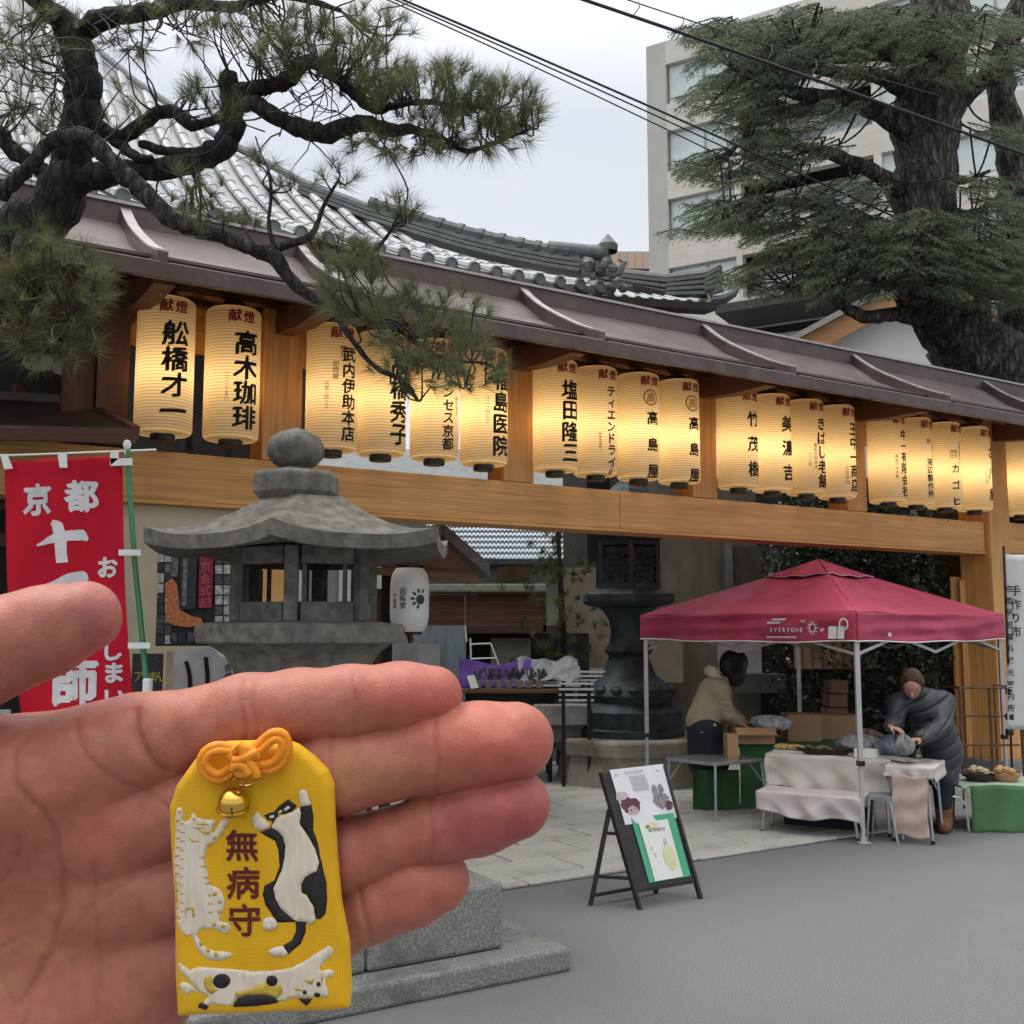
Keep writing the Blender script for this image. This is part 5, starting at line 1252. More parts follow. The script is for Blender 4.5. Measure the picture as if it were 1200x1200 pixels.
goods('paper_tray','flat pale paper tray of small things on the end table','tray',1.10,.42,.61,bag(mat('pale_wrap',(.52,.48,.42),(.3,.25,.2),scale=25),.13,.08,.035,4))
# cardboard boxes behind, on a green-draped table
GT=thing('green_table','long table draped in green cloth behind the display table','table',at(900,930,10.6))
q=MB(); a=at(866,872,10.3); b=at(1010,872,10.3); q.box(a.x,10.3,a.z-.03,b.x,10.95,a.z); q.build('tabletop',GRC,GT)
q=MB(); q.grid(lambda u,v:Vector((a.x+(b.x-a.x)*u,10.27+.02*math.sin(20*u),a.z-(a.z-.05)*v)),40,6); q.build('green_cloth',GRC,GT,smooth='all',fix=False)
for x in (a.x+.05,b.x-.05): q=MB(); q.tube([(x,10.4,0),(x,10.4,a.z-.03)],.015); q.build('leg',ALU,GT)
def cbox(label,px0,py0,px1,py1,Y,dep,split=None,open_=False):
    t=thing('cardboard_box',label,'cardboard box',at((px0+px1)/2,py1,Y+dep/2)); p0=at(px0,py1,Y); p1=at(px1,py0,Y); w_=.006
    x0,x1,z0,z1=p0.x,p1.x,p0.z,p1.z
    q=MB(); q.box(x0,Y,z0,x1,Y+w_,z1); q.box(x0,Y+dep-w_,z0,x1,Y+dep,z1); q.box(x0,Y+w_,z0,x0+w_,Y+dep-w_,z1); q.box(x1-w_,Y+w_,z0,x1,Y+dep-w_,z1); q.box(x0+w_,Y+w_,z0,x1-w_,Y+dep-w_,z0+w_); q.build('walls',CRD,t)
    if open_:
        q=MB(); q.prism([(x0,Y,z1),(x1,Y,z1),(x1,Y-.09,z1-.06),(x0,Y-.09,z1-.06)],(0,0,.004)); q.build('flap',CRD,t)
        q=MB(); q.prism([(x1,Y,z1),(x1,Y+dep,z1),(x1+.1,Y+dep,z1-.03),(x1+.1,Y,z1-.03)],(0,0,.004)); q.build('flap',CRD,t)
    else: q=MB(); q.box(x0,Y,z1,x1,Y+dep,z1+.004); q.build('lid',CRD,t)
    return t
cbox('open cardboard box under the hands of the dark haired person',862,853,908,872,10.2,.35,open_=True)
cbox('upright cardboard box behind the open one',924,838,962,872,10.55,.3)
cbox('wide cardboard box at the back of the green table',962,839,1008,872,10.75,.3)
cbox('small cardboard box with a dark hand hole beside the black trousers',853,862,865,893,9.95,.2)
goods('bubble_wrap','crumpled clear wrap spilling out of the open cardboard box','wrap',0,0,0,bag(mat('clear_wrap',(.50,.52,.55),(.30,.32,.34),scale=20,rough=.2,bump=.8,bscale=25,dist=.02),.20,.09,.13,6)).location=at(903,856,10.35)
# left aluminium table
LTb=thing('side_table','aluminium folding table in front of the dark haired person','table',gnd(836,965))
f0=gnd(836,965); zt=.525; pA=at(780,890,10.05); pB=at(838,896,9.62); pC=at(897,894,9.95)
zt=.53; 
def flat(p): return Vector((p.x,p.y,zt))
P4=[flat(pA),flat(pB),flat(pC),flat(pA)+(flat(pC)-flat(pB))]
q=MB(); q.prism([p-Vector((0,0,.03)) for p in P4],(0,0,.03)); q.build('tabletop',ALU,LTb,bevel=.004)
for i,p in enumerate(P4):
    c_=sum(P4,Vector())/4; b_=p+(c_-p)*.08; q=MB(); q.tube([Vector((p.x+(p.x-c_.x)*.03,p.y,0)),b_-Vector((0,0,.03))],.013,8); q.build('leg',ALU,LTb)
    q=MB(); q.tube([b_-Vector((0,0,.2)),b_+(c_-b_)*.18-Vector((0,0,.09)),b_+(c_-b_)*.3-Vector((0,0,.03))],.008,6); q.build('brace',ALU,LTb)
GC2=tag(MB().grid(lambda u,v:at(812+(866-812)*u,902+60*v,10.25+.03*math.sin(15*u)),30,8).build('hanging_cloth',GRC,None,smooth='all',fix=False,solid=.004),'dark green cloth hanging under the aluminium table','cloth')
# right: green table, baskets, roll cage
RT=thing('green_side_table','low table with green cloth at the right picture edge','table',gnd(1160,972))
Yr=9.25; a=at(1124,920,Yr+.05); b=at(1290,920,Yr+.05); 
q=MB(); q.box(a.x,Yr,a.z-.02,b.x,Yr+.6,a.z); q.build('tabletop',mat('pale_green_top',(.40,.48,.40),(.33,.40,.33),rough=.5),RT)
q=MB(); q.grid(lambda u,v:Vector((at(1136,930,Yr).x+(b.x-at(1136,930,Yr).x)*u,Yr-.02-.012*math.sin(14*u+3*v)-.008*math.sin(31*u),a.z+.003-.40*v+.01*math.sin(9*u))),40,10); q.build('green_cloth',mat('bright_green_cloth',(.085,.20,.075),(.065,.16,.06),scale=3,rough=.9,bump=.3,bscale=25),RT,smooth='all',fix=False,solid=.004)
for x in (1131,): q=MB(); p=at(x,930,Yr+.05); q.tube([(p.x+.02,p.y,0),(p.x,p.y,a.z-.02)],.012,8); q.tube([(p.x+.015,p.y,.2),(p.x-.05,p.y,.28),(p.x-.12,p.y,.29)],.010,8); q.build('leg',WHP,RT)
q=MB(); q.tube([(b.x-.1,Yr+.5,0),(b.x-.1,Yr+.5,a.z-.02)],.012,8); q.build('leg',WHP,RT)
for i,(x,lab) in enumerate(((1147,'round basket of pale vegetables on the green table, left one'),(1178,'flat tray of brown goods on the green table, right one'))):
    t=thing('basket',lab,'basket',Vector((at(x,915,Yr+.3).x,Yr+.3,a.z)))
    q=MB(); q.lathe([(.09,0),(.13,.06),(.135,.065),(.12,.06),(.08,.01)],22); q.build('bowl',BSK if i==0 else CRD,t,world=False,smooth=True)
    for k in range(7):
        aa=k*.9; q=MB(); q.lathe([(0,-.03),(.035,-.01),(.035,.015),(0,.035)],10,c=(.06*math.cos(aa),.06*math.sin(aa),.08+.01*(k%3)),cap=False); q.build('vegetable',mat('pale_veg',(.50,.42,.28),(.36,.28,.16),scale=15) if i==0 else FOOD,t,world=False,smooth=True)
RC=thing('roll_cage','brown metal roll cage in front of the right gate post','roll cage',gnd(1160,930,0))
RST=mat('rusty_brown_steel',(.17,.095,.06),(.10,.055,.035),scale=14,rough=.6,metal=.2,bump=.2)
Yc=10.3
for x in (1124,1159,1195): q=MB(); p=at(x,806,Yc); q.tube([(p.x,Yc,.02),(p.x,Yc,p.z)],.014,8); q.build('upright',RST,RC)
for y in (806,839,873,905): q=MB(); q.tube([at(1124,y,Yc),at(1195,y,Yc)],.010,8); q.build('rail',RST,RC)
for x in (1132,1141,1150): q=MB(); q.tube([at(x,873,Yc),at(x,925,Yc)],.006,6); q.build('rod',RST,RC)
for x in (1124,1195): q=MB(); q.tube([at(x,806,Yc),at(x,806,Yc)+Vector((0,.55,0)),(at(x,806,Yc).x,Yc+.55,0)],.012,8); q.build('side_frame',RST,RC)
VB=thing('tall_banner','tall white banner with small black characters at the right edge','banner',gnd(1185,960))
Yv=10.0
q=MB(); q.grid(lambda u,v:at(1177+24*u+4*v,650+205*v,Yv+.03*math.sin(5*v+3*u)),6,30); q.build('cloth',mat('white_banner',(.56,.57,.55),(.50,.51,.49),scale=2,rough=.8),VB,fix=False,solid=.003,smooth='all')
q=MB(); q.tube([at(1176,640,Yv),at(1186,900,Yv),Vector((at(1188,900,Yv).x,Yv,0))],.012,8); q.build('pole',BLK,VB)
q=MB()
for i,ch in enumerate('京都駅前無料観光案内所'): V,Fs=glyph(ch,.02); c=at(1182+i*.3,690+i*14,Yv-.06); q.add([c+Vector((a*.07,0,b*.07)) for a,b in V],Fs)
for i,ch in enumerate('手作り市'): V,Fs=glyph(ch,.02); c=at(1190+i*.3,692+i*16,Yv-.06); q.add([c+Vector((a*.10,0,b*.10)) for a,b in V],Fs)
q.build('lettering',INK,VB,fix=False,kind='stuff')
for y in (810,840,858): q=MB(); q.box(at(1183,y,Yv).x-.03,Yv-.03,at(1183,y,Yv).z-.03,at(1183,y,Yv).x+.03,Yv+.03,at(1183,y,Yv).z+.03); q.build('clip',BLK,VB,bevel=.01)
# ================================================================ TREES
def leafmat(name,c1,c2,rough=.5,sc=3,trans=.25):
    m,t,b=newmat(name); L=t.links; nn=t.nodes.new
    tc=nn('ShaderNodeTexCoord'); n=nn('ShaderNodeTexNoise'); n.inputs['Scale'].default_value=sc; n.inputs['Detail'].default_value=5
    L.new(tc.outputs['Object'],n.inputs[0]); r=nn('ShaderNodeValToRGB'); L.new(n.outputs[0],r.inputs[0])
    r.color_ramp.elements[0].position=.35; r.color_ramp.elements[1].position=.65; r.color_ramp.elements[0].color=(*c1,1); r.color_ramp.elements[1].color=(*c2,1)
    L.new(r.outputs[0],b.inputs['Base Color']); b.inputs['Roughness'].default_value=rough; b.inputs['Specular IOR Level'].default_value=.3
    tr=nn('ShaderNodeBsdfTranslucent'); L.new(r.outputs[0],tr.inputs[0]); mx=nn('ShaderNodeMixShader'); mx.inputs[0].default_value=trans
    L.new(b.outputs[0],mx.inputs[1]); L.new(tr.outputs[0],mx.inputs[2]); L.new(mx.outputs[0],t.nodes['Material Output'].inputs[0]); return m
def barkmat(name,a,b_,sc=10):
    m=mat(name,a,b_,scale=sc,rough=.95,bump=0,stretch=(1,1,.35),lo=.4,hi=.6)
    t=m.node_tree; L=t.links; nn=t.nodes.new; b=t.nodes['Principled BSDF']; src=b.inputs['Base Color'].links[0].from_socket
    tc=nn('ShaderNodeTexCoord'); mp=nn('ShaderNodeMapping'); mp.inputs['Scale'].default_value=(1,1,.28); L.new(tc.outputs['Object'],mp.inputs[0])
    n=nn('ShaderNodeTexNoise'); n.inputs['Scale'].default_value=sc*.6; n.inputs['Detail'].default_value=4; L.new(mp.outputs[0],n.inputs[0])
    ad=nn('ShaderNodeMix'); ad.data_type='RGBA'; ad.blend_type='ADD'; ad.inputs[0].default_value=.12; L.new(mp.outputs[0],ad.inputs[6]); L.new(n.outputs['Color'],ad.inputs[7])
    v=nn('ShaderNodeTexVoronoi'); v.feature='DISTANCE_TO_EDGE'; v.inputs['Scale'].default_value=sc*1.3; L.new(ad.outputs[2],v.inputs[0])
    r=nn('ShaderNodeValToRGB'); L.new(v.outputs[0],r.inputs[0]); r.color_ramp.elements[0].position=0; r.color_ramp.elements[1].position=.28; r.color_ramp.elements[0].color=(.30,.28,.26,1); r.color_ramp.elements[1].color=(1,1,1,1)
    x=nn('ShaderNodeMix'); x.data_type='RGBA'; x.blend_type='MULTIPLY'; x.inputs[0].default_value=1; L.new(src,x.inputs[6]); L.new(r.outputs[0],x.inputs[7]); L.new(x.outputs[2],b.inputs['Base Color'])
    bm=nn('ShaderNodeBump'); bm.inputs['Strength'].default_value=1; bm.inputs['Distance'].default_value=.30/sc; L.new(r.outputs[0],bm.inputs['Height']); L.new(bm.outputs[0],b.inputs['Normal']); return m
def smooth_path(pts,rad,m=5):
    # Catmull-Rom through pixel/depth points
    P=[Vector(p) for p in pts]; out=[];ro=[]
    for i in range(len(P)-1):
        p0=P[max(i-1,0)];p1=P[i];p2=P[i+1];p3=P[min(i+2,len(P)-1)]
        for k in range(m):
            t=k/m; out.append(.5*((2*p1)+(p2-p0)*t+(2*p0-5*p1+4*p2-p3)*t*t+(3*p1-p0-3*p2+p3)*t**3)); ro.append(rad[i]+(rad[i+1]-rad[i])*t)
    out.append(P[-1]); ro.append(rad[-1]); return out,ro
def branch(name,pts,rad,m,par,gn=9,rough=.06,seed=0,kind=None):
    P,Rr=smooth_path(pts,rad); r_=random.Random(seed); q=MB()
    P=[p+Vector((r_.uniform(-1,1),r_.uniform(-1,1),r_.uniform(-1,1)))*Rr[i]*rough*2 for i,p in enumerate(P)]
    Rr=[r*(1+r_.uniform(-rough,rough)*1.6) for r in Rr]
    q.tube(P,Rr,gn); q.build(name,m,par,smooth='all',fix=False,kind=kind); return P,Rr
def tris_mesh(name,A,B,C,m,par):
    n=len(A); V=np.empty((n*3,3),np.float32); V[0::3]=A; V[1::3]=B; V[2::3]=C
    inv=np.array(mw(par).inverted()) if par else np.eye(4); V=V@inv[:3,:3].T+inv[:3,3]
    me=npmesh(name,V,np.arange(n*3).reshape(n,3)); o=link(name,me,m,par); o['kind']='stuff'; return o
def unit(v): return v/np.maximum(np.linalg.norm(v,axis=-1,keepdims=True),1e-9)
def tufts(C,Dr,n,ln,wd,spread=.9,jit=.25):
    # C centres (k,3), Dr directions (k,3): n needles each
    k=len(C); c=np.repeat(C,n,0); d=np.repeat(Dr,n,0)
    rd=unit(rng.normal(size=(k*n,3))); dd=unit(d*(1.0)+rd*spread); L=ln*(1-jit+2*jit*rng.random((k*n,1)))
    c=c+d*(rng.random((k*n,1))-.5)*ln*.5
    sd=unit(np.cross(dd,rng.normal(size=(k*n,3))))*wd
    tip=c+dd*L; tip[:,2]-=0.10*L[:,0]
    return c-sd,c+sd,tip
PBK=barkmat('pine_bark',(.050,.044,.040),(.018,.016,.015),16)
PBB=barkmat('pine_branch_bark',(.085,.078,.066),(.030,.028,.024),18)
PNM=leafmat('pine_needles',(.060,.085,.034),(.18,.195,.080),sc=2.6)
PNY=leafmat('yellowing_pine_needles',(.16,.13,.04),(.10,.12,.04),sc=3)
TWG=mat('twig_bark',(.055,.045,.038),(.03,.026,.022),scale=20,bump=.2)
def px_(p,Y): return at(p[0],p[1],Y)
PT=thing('pine_tree','gnarled black pine leaning over the gate roof from the left','pine tree',(at(-120,300,5.6).x,5.6,0))
s5=5.0/F
def pbr(nm,L,mt=None,seed=0): 
    pts=[at(x,y,Y) for x,y,Y,r in L]; rad=[r*Y/F for x,y,Y,r in L]
    return branch(nm,pts,rad,mt or PBK,PT,10,.07,seed)
g0=at(-120,300,5.6)
BR=[]
BR.append(pbr('trunk',[(-150,1500,5.6,55),(-150,1000,5.7,50),(-130,600,5.6,46),(-80,380,5.5,40),(-10,290,5.3,36),(50,258,5.2,32),(78,210,5.2,25),(88,165,5.2,23),(98,120,5.2,22),(96,75,5.2,21),(82,35,5.2,18),(50,5,5.1,14),(10,-40,5.1,10)],PBK,1))
BR.append(pbr('branch',[(88,45,5.2,15),(120,22,5.15,13),(170,14,5.1,11),(215,4,5.0,9),(270,8,4.95,7),(330,-5,4.9,5),(400,12,4.9,3)],PBK,2))
BR.append(pbr('branch',[(75,220,5.2,20),(110,208,5.15,16),(160,201,5.1,14),(210,194,5.05,14),(248,180,5.0,15),(270,158,5.0,15),(273,130,5.0,14),(269,104,5.0,13),(268,86,5.0,11)],PBK,3))
BR.append(pbr('branch',[(272,108,5.0,10),(305,103,4.95,10),(335,95,4.9,10),(358,72,4.9,9),(385,82,4.85,8),(410,105,4.85,7),(440,128,4.8,6),(480,120,4.8,4),(530,122,4.8,3),(580,128,4.8,2)],PBK,4))
BR.append(pbr('branch',[(272,122,5.0,9),(300,122,4.95,10),(325,138,4.9,10),(355,151,4.9,11),(385,155,4.85,12),(420,145,4.85,10),(455,152,4.8,9),(485,152,4.8,6),(520,163,4.8,4),(548,177,4.8,3),(590,163,4.8,2),(625,150,4.8,1.5)],PBK,5))
BR.append(pbr('branch',[(105,135,5.2,9),(128,158,5.1,9),(150,158,5.1,9),(178,136,5.05,9),(205,132,5.05,8),(225,147,5.0,7),(258,138,5.0,5)],PBK,6))
BR.append(pbr('branch',[(120,150,5.1,9),(140,168,5.1,8),(160,184,5.05,6),(178,186,5.0,4)],PBK,7))
BR.append(pbr('branch',[(165,168,5.1,5),(190,176,5.05,6),(220,178,5.0,5),(240,174,5.0,3)],PBK,8))
BR.append(pbr('branch',[(-60,120,5.3,12),(-10,150,5.2,10),(20,180,5.2,10),(50,200,5.2,10),(75,205,5.2,9)],PBK,9))
BR.append(pbr('branch',[(0,232,5.0,9),(15,214,4.95,9),(38,192,4.9,8),(58,168,4.85,9),(82,160,4.8,10),(108,163,4.8,11),(125,183,4.8,11),(150,208,4.8,12),(178,235,4.8,12),(200,258,4.8,10),(232,268,4.8,9),(268,280,4.8,9),(300,293,4.8,9),(322,303,4.8,10),(345,332,4.8,8),(372,352,4.8,6),(400,368,4.8,4)],PBB,10))
BR.append(pbr('branch',[(300,300,4.8,6),(320,292,4.8,6),(345,284,4.8,5),(362,278,4.8,5),(372,262,4.8,3),(380,240,4.8,2.5),(396,212,4.8,1.5)],PBB,11))
BR.append(pbr('branch',[(322,290,4.8,3.5),(315,262,4.8,2.5),(318,225,4.8,2),(312,190,4.8,1.5)],PBB,12))
BR.append(pbr('branch',[(372,282,4.8,3),(400,292,4.8,2.5),(430,300,4.8,2.5),(455,275,4.8,2),(468,250,4.8,2)],PBB,13))
BR.append(pbr('branch',[(390,362,4.8,4),(410,395,4.75,3.5),(440,430,4.75,3),(470,445,4.75,3),(490,470,4.7,2)],PBB,14))
BR.append(pbr('branch',[(400,368,4.8,4),(440,372,4.75,3),(480,395,4.7,3),(520,420,4.7,2.5),(570,425,4.7,1.5)],PBB,15))
BR.append(pbr('branch',[(40,270,5.2,14),(20,300,5.0,9),(20,340,4.9,6),(50,370,4.8,4),(90,380,4.8,2)],PBB,16))
allp=np.array([list(p) for P,_ in BR for p in P]); allr=np.array([r for _,Rr in BR for r in Rr])
clusters=[ # px,py,rx,ry,n,Y,up, needle px
(425,88,55,34,56,4.85,1),(505,112,68,36,80,4.8,1),(590,128,48,32,60,4.8,1),(350,62,50,32,45,4.9,1),(465,165,80,22,35,4.8,0),(560,160,60,20,35,4.8,0),
(300,30,80,30,34,4.9,1),(180,35,90,28,22,5.0,0),(430,30,60,22,26,4.9,1),(50,55,60,45,34,5.1,1),(25,135,40,45,22,5.1,1),(250,118,40,28,24,5.0,1),(150,130,35,30,7,5.0,1),
(45,335,80,60,56,4.7,.3),(10,290,50,35,28,4.8,.3),(95,330,38,50,16,4.7,.2),(60,400,60,25,20,4.7,0),
(425,345,52,42,48,4.72,.6),(505,385,74,50,74,4.7,.5),(555,430,34,28,22,4.68,.4),(470,440,40,30,14,4.7,0),(400,300,35,22,18,4.78,.9),
(468,245,26,14,9,4.8,1),(312,188,16,12,4,4.8,1),(396,205,20,14,5,4.8,1),(345,225,25,20,5,4.8,1),(240,262,60,12,10,4.85,.8),(218,225,30,25,8,4.9,.9)]
CC=[];DD=[];YL=[]
tw=MB(); r_=random.Random(21)
for cx,cy,rx,ry,n,Y,up in clusters:
    for i in range(int(n*1.25)):
        a=r_.random()*6.283; k=math.sqrt(r_.random()); x=cx+rx*k*math.cos(a); y=cy+ry*k*math.sin(a); p=at(x,y,Y+r_.uniform(-.35,.35))
        d=Vector(((x-cx)/rx*.6+r_.uniform(-.3,.3),r_.uniform(-.6,.5),.75*up+.1-(y-cy)/ry*.35)).normalized()
        CC.append(list(p)); DD.append(list(d)); YL.append(cx<80 and cy>300 and x<45 and r_.random()<.5)
        if r_.random()<.55:
            dist=np.linalg.norm(allp-np.array(p),axis=1); j=int(dist.argmin())
            if dist[j]<.9:
                b=Vector(allp[j]); mid_=(b+p)/2+Vector((r_.uniform(-.08,.08),r_.uniform(-.08,.08),r_.uniform(-.1,.03)))*min(1,dist[j]*2.5); P,Rr=smooth_path([b,mid_,p],[min(allr[j]*.5,.0075),.0045,.0028],4)
                tw.tube(P,Rr,5,cap=False)
tw.build('twigs',TWG,PT,smooth='all',fix=False,kind='stuff')
CC=np.array(CC);DD=np.array(DD);YL=np.array(YL)
A,B,C=tufts(CC[~YL],DD[~YL],58,.100,.0011,spread=.85,jit=.4); tris_mesh('needles',A,B,C,PNM,PT)
A,B,C=tufts(CC[YL],DD[YL],55,.09,.0014,spread=.9); tris_mesh('yellow_needles',A,B,C,PNY,PT)
# bare curling twigs in the upper left
tw=MB(); r_=random.Random(33)
for i in range(170):
    x=r_.choice([r_.uniform(0,90),r_.uniform(110,460),r_.uniform(230,440)]); y=r_.uniform(5,165) if x>230 else (r_.uniform(20,170) if x<90 else r_.uniform(5,60))
    p=at(x,y,r_.uniform(4.7,5.3)); d=Vector((r_.uniform(-1,1),r_.uniform(-.4,.4),r_.uniform(-1,1))).normalized(); L=[p]
    for k in range(6): d=(d+Vector((r_.uniform(-.9,.9),r_.uniform(-.5,.5),r_.uniform(-.9,.9)))*.5).normalized(); L.append(L[-1]+d*.045)
    tw.tube(L,[.0042,.004,.0036,.003,.0026,.002,.0015],5,cap=False)
tw.build('bare_twigs',TWG,PT,smooth='all',fix=False,kind='stuff')
# ---------------------------------------------------------------- cedar
CBK=barkmat('cedar_bark',(.150,.135,.118),(.030,.027,.024),11); CDN=leafmat('cedar_needles',(.105,.145,.100),(.24,.29,.185),sc=1.1,trans=.25)
CT=thing('cedar_tree','huge old cedar with drooping dark green sprays in front of the apartments','cedar tree',(at(1235,600,14.5).x,14.5,0))
def cbr(nm,L,seed): 
    pts=[at(x,y,Y) for x,y,Y,r in L]; rad=[r*Y/F for x,y,Y,r in L]; return branch(nm,pts,rad,CBK,CT,14 if nm=='trunk' else 9,.07,seed)
CB=[]
CB.append(cbr('trunk',[(1250,1080,14.5,62),(1245,800,14.5,55),(1225,560,14.5,52),(1185,455,14.4,48),(1130,400,14.2,42),(1092,350,14.1,37),(1082,290,14,37),(1082,200,14,40),(1088,120,14,40),(1098,40,14,36),(1105,-60,14,30),(1110,-200,14,20)],41))
CB.append(cbr('trunk',[(1225,500,14.4,34),(1195,400,14.3,27),(1200,300,14.3,22),(1190,220,14.3,20),(1180,150,14.3,18),(1172,90,14.3,16),(1190,20,14.3,14),(1215,-60,14.3,10)],42))
for i,L in enumerate([
 [(1075,165,14,15),(1040,140,13.8,12),(1000,120,13.6,11),(950,112,13.4,9),(905,100,13.2,7),(860,82,13,4)],
 [(1075,70,14,14),(1030,60,13.7,12),(985,66,13.5,9),(940,58,13.4,6)],
 [(1070,120,14,10),(1030,90,13.8,9),(980,85,13.8,7),(920,75,13.6,4)],
 [(1070,240,14,12),(1030,205,13.6,10),(985,185,13.4,8),(930,170,13.3,6),(870,165,13.2,3)],
 [(1068,290,14,9),(1020,262,13.5,8),(970,245,13.3,7),(900,235,13.1,5),(850,240,13,3)],
 [(1085,375,14.1,13),(1050,368,13.7,9),(1018,372,13.4,8),(990,360,13.3,7),(970,345,13.2,5),(930,335,13.1,3)],
 [(1085,350,14.1,20),(1060,345,13.6,12),(1030,325,13.4,8),(985,315,13.3,6),(930,318,13.2,3)],
 [(1110,355,14.1,13),(1150,345,13.9,10),(1180,345,13.9,8)],
 [(1105,130,14,12),(1135,110,13.9,11),(1165,75,13.9,9),(1195,40,13.9,6)],
 [(1105,120,14,9),(1140,95,13.9,9),(1170,95,13.9,8)],
 [(1105,245,14,6),(1140,250,13.8,5),(1180,225,13.8,4)],
 [(1100,210,14,5),(1130,212,13.9,4),(1160,200,13.9,2)],
 [(1105,290,14,10),(1140,300,13.8,7),(1180,290,13.7,4)]]): CB.append(cbr('limb',L,50+i))
cl=[(885,60,75,34),(960,38,90,30),(1045,28,60,24),(860,112,52,24),(900,140,50,26),(865,192,70,20),(925,172,50,24),(890,246,80,22),(845,262,45,10),(960,272,80,28),(1030,276,50,28),(925,322,80,20),(1010,322,70,24),(1075,300,50,26),(1140,300,50,28),(1160,330,45,30),(1130,258,40,14),(1150,28,45,20),(1185,70,30,24),(990,228,55,18),(1150,212,36,8),(1185,290,40,30),(970,130,30,12),(1010,75,40,14),(900,90,60,20),(1000,298,90,20),(800,268,10,4),(1085,265,45,22),(1170,250,30,22),(1165,310,40,34),(1180,150,24,16),(1090,320,60,22),(1100,70,45,26),(1075,35,60,26),(860,35,60,14)]
allp=np.array([list(p) for P,_ in CB for p in P])
SA=[];SD=[];SL=[]; r_=random.Random(77); tw=MB(); up=Vector((0,0,1))
for cx,cy,rx,ry in cl:
    n=int(rx*ry*3.14/80)+2
    for i in range(n):
        a=r_.random()*6.283; k=math.sqrt(r_.random()); x=cx+rx*k*math.cos(a); y=cy+ry*k*math.sin(a); Y=13.4+r_.uniform(-.9,.9)
        p=at(x,y,Y); out=-1 if x<1085 else 1
        d=Vector((out*r_.uniform(.45,1),r_.uniform(-.7,.3),r_.uniform(-.32,.12))).normalized(); L=r_.uniform(.28,.62)
        st=p-d*L*.5; pts=[st+d*L*t+Vector((0,0,-.16*L*t*t)) for t in (0,.33,.66,1)]
        tw.tube(pts,[.011,.008,.006,.003],4,cap=False)
        s=d.cross(up).normalized(); m=int(L/.045)
        for j in range(m):
            t=(j+.5)/m; base=st+d*L*t+Vector((0,0,-.16*L*t*t)); 
            for sg in (-1,1):
                ll=(.05+.17*math.sin(math.pi*min(1,t*.85+.15)))*r_.uniform(.6,1.15); dd=(d*.75+s*sg*.8+Vector((0,0,r_.uniform(-.75,.02)))).normalized()
                SA.append(list(base)); SD.append(list(dd)); SL.append(ll)
        SA.append(list(pts[2])); SD.append(list(d)); SL.append(.14)
        if i%3==0:
            dist=np.linalg.norm(allp-np.array(st),axis=1); j=int(dist.argmin())
            if dist[j]<2.0: b=Vector(allp[j]); tw.tube(smooth_path([b,(b+st)/2+Vector((0,0,-.06)),st],[.03,.02,.011],3)[0],.014,5,cap=False)
tw.build('twigs',CBK,CT,smooth='all',fix=False,kind='stuff')
SA=np.array(SA);SD=np.array(SD);SL=np.array(SL); nn=14
c=np.repeat(SA,nn,0); d=np.repeat(SD,nn,0); L=np.repeat(SL,nn)[:,None]; t=rng.random((len(c),1)); c=c+d*L*t; c[:,2]-=.25*(L[:,0]*t[:,0])**1
nd=unit(d*.9+unit(rng.normal(size=c.shape))*.85); ln=.040*(.7+.6*rng.random((len(c),1))); sd=unit(np.cross(nd,rng.normal(size=c.shape)))*.0042
tris_mesh('needles',c-sd,c+sd,c+nd*ln,CDN,CT)
# ---------------------------------------------------------------- hedge and little trees
HLF=leafmat('glossy_hedge_leaf',(.012,.026,.014),(.045,.070,.035),rough=.28,sc=6,trans=.1)
def leaves(name,par,cen,rad,n,size,m,flat=1):
    P=np.array(cen)+unit(rng.normal(size=(n,3)))*(rng.random((n,1))**.45)*np.array(rad)
    d=unit(rng.normal(size=(n,3))+np.array([0,-.6,-.1])); s=unit(np.cross(d,rng.normal(size=(n,3)))); L=size*(.6+.7*rng.random((n,1)))
    V=np.empty((n*4,3)); V[0::4]=P; V[1::4]=P+d*L*.5+s*L*.28; V[2::4]=P+d*L; V[3::4]=P+d*L*.5-s*L*.28
    inv=np.array(mw(par).inverted()); V=V@inv[:3,:3].T+inv[:3,3]
    o=link(name,npmesh(name,V,np.arange(n*4).reshape(n,4)),m,par); o['kind']='stuff'; return o
for px0,cy,rx,ry,n,Y,lab in ((940,700,.45,1.6,1800,14.2,'dark glossy evergreen shrub behind the left half of the tent top'),(990,690,.60,1.7,3200,13.9,'dark glossy evergreen shrub behind the tent peak'),(1052,690,.52,1.6,2600,13.6,'dark glossy evergreen shrub beside the grey pillar')):
    c=at(px0,cy,Y); t=thing('evergreen_shrub',lab,'shrub',(c.x,Y,0),0,'shrubs behind the tent')
    leaves('foliage',t,(c.x,Y,1.9),(rx*1.25,.6,1.75),n*2,.085,HLF)
    for k in range(3): q=MB(); q.tube([Vector((c.x+.1*k-.1,Y,0)),Vector((c.x+.2*k-.2,Y+.1,1.2)),Vector((c.x+.35*k-.35,Y,2.6))],[.04,.03,.015],7); q.build('stem',TWG,t)
def smallpine(px0,Y,zt,lab,rx=.35,n=60,z0=1.3):
    c=at(px0,700,Y); t=thing('small_pine',lab,'pine tree',(c.x,Y,0)); q=MB(); q.tube([Vector((c.x,Y,0)),Vector((c.x+.05,Y,1.2)),Vector((c.x-.05,Y,zt))],[.07,.05,.02],8); q.build('trunk',PBK,t)
    C_=np.array([[c.x+r_.gauss(0,rx),Y+r_.gauss(0,rx),z0+(zt-z0)*r_.random()] for _ in range(n)]); D_=unit(np.array([[r_.gauss(0,.5),r_.gauss(0,.5),.6] for _ in range(n)]))
    A,B,C=tufts(C_,D_,60,.13,.003,spread=.9); tris_mesh('needles',A,B,C,PNM,t)
smallpine(657,13.6,3.4,'small dark pine in the courtyard left of the bronze lantern',.24,110,1.2)
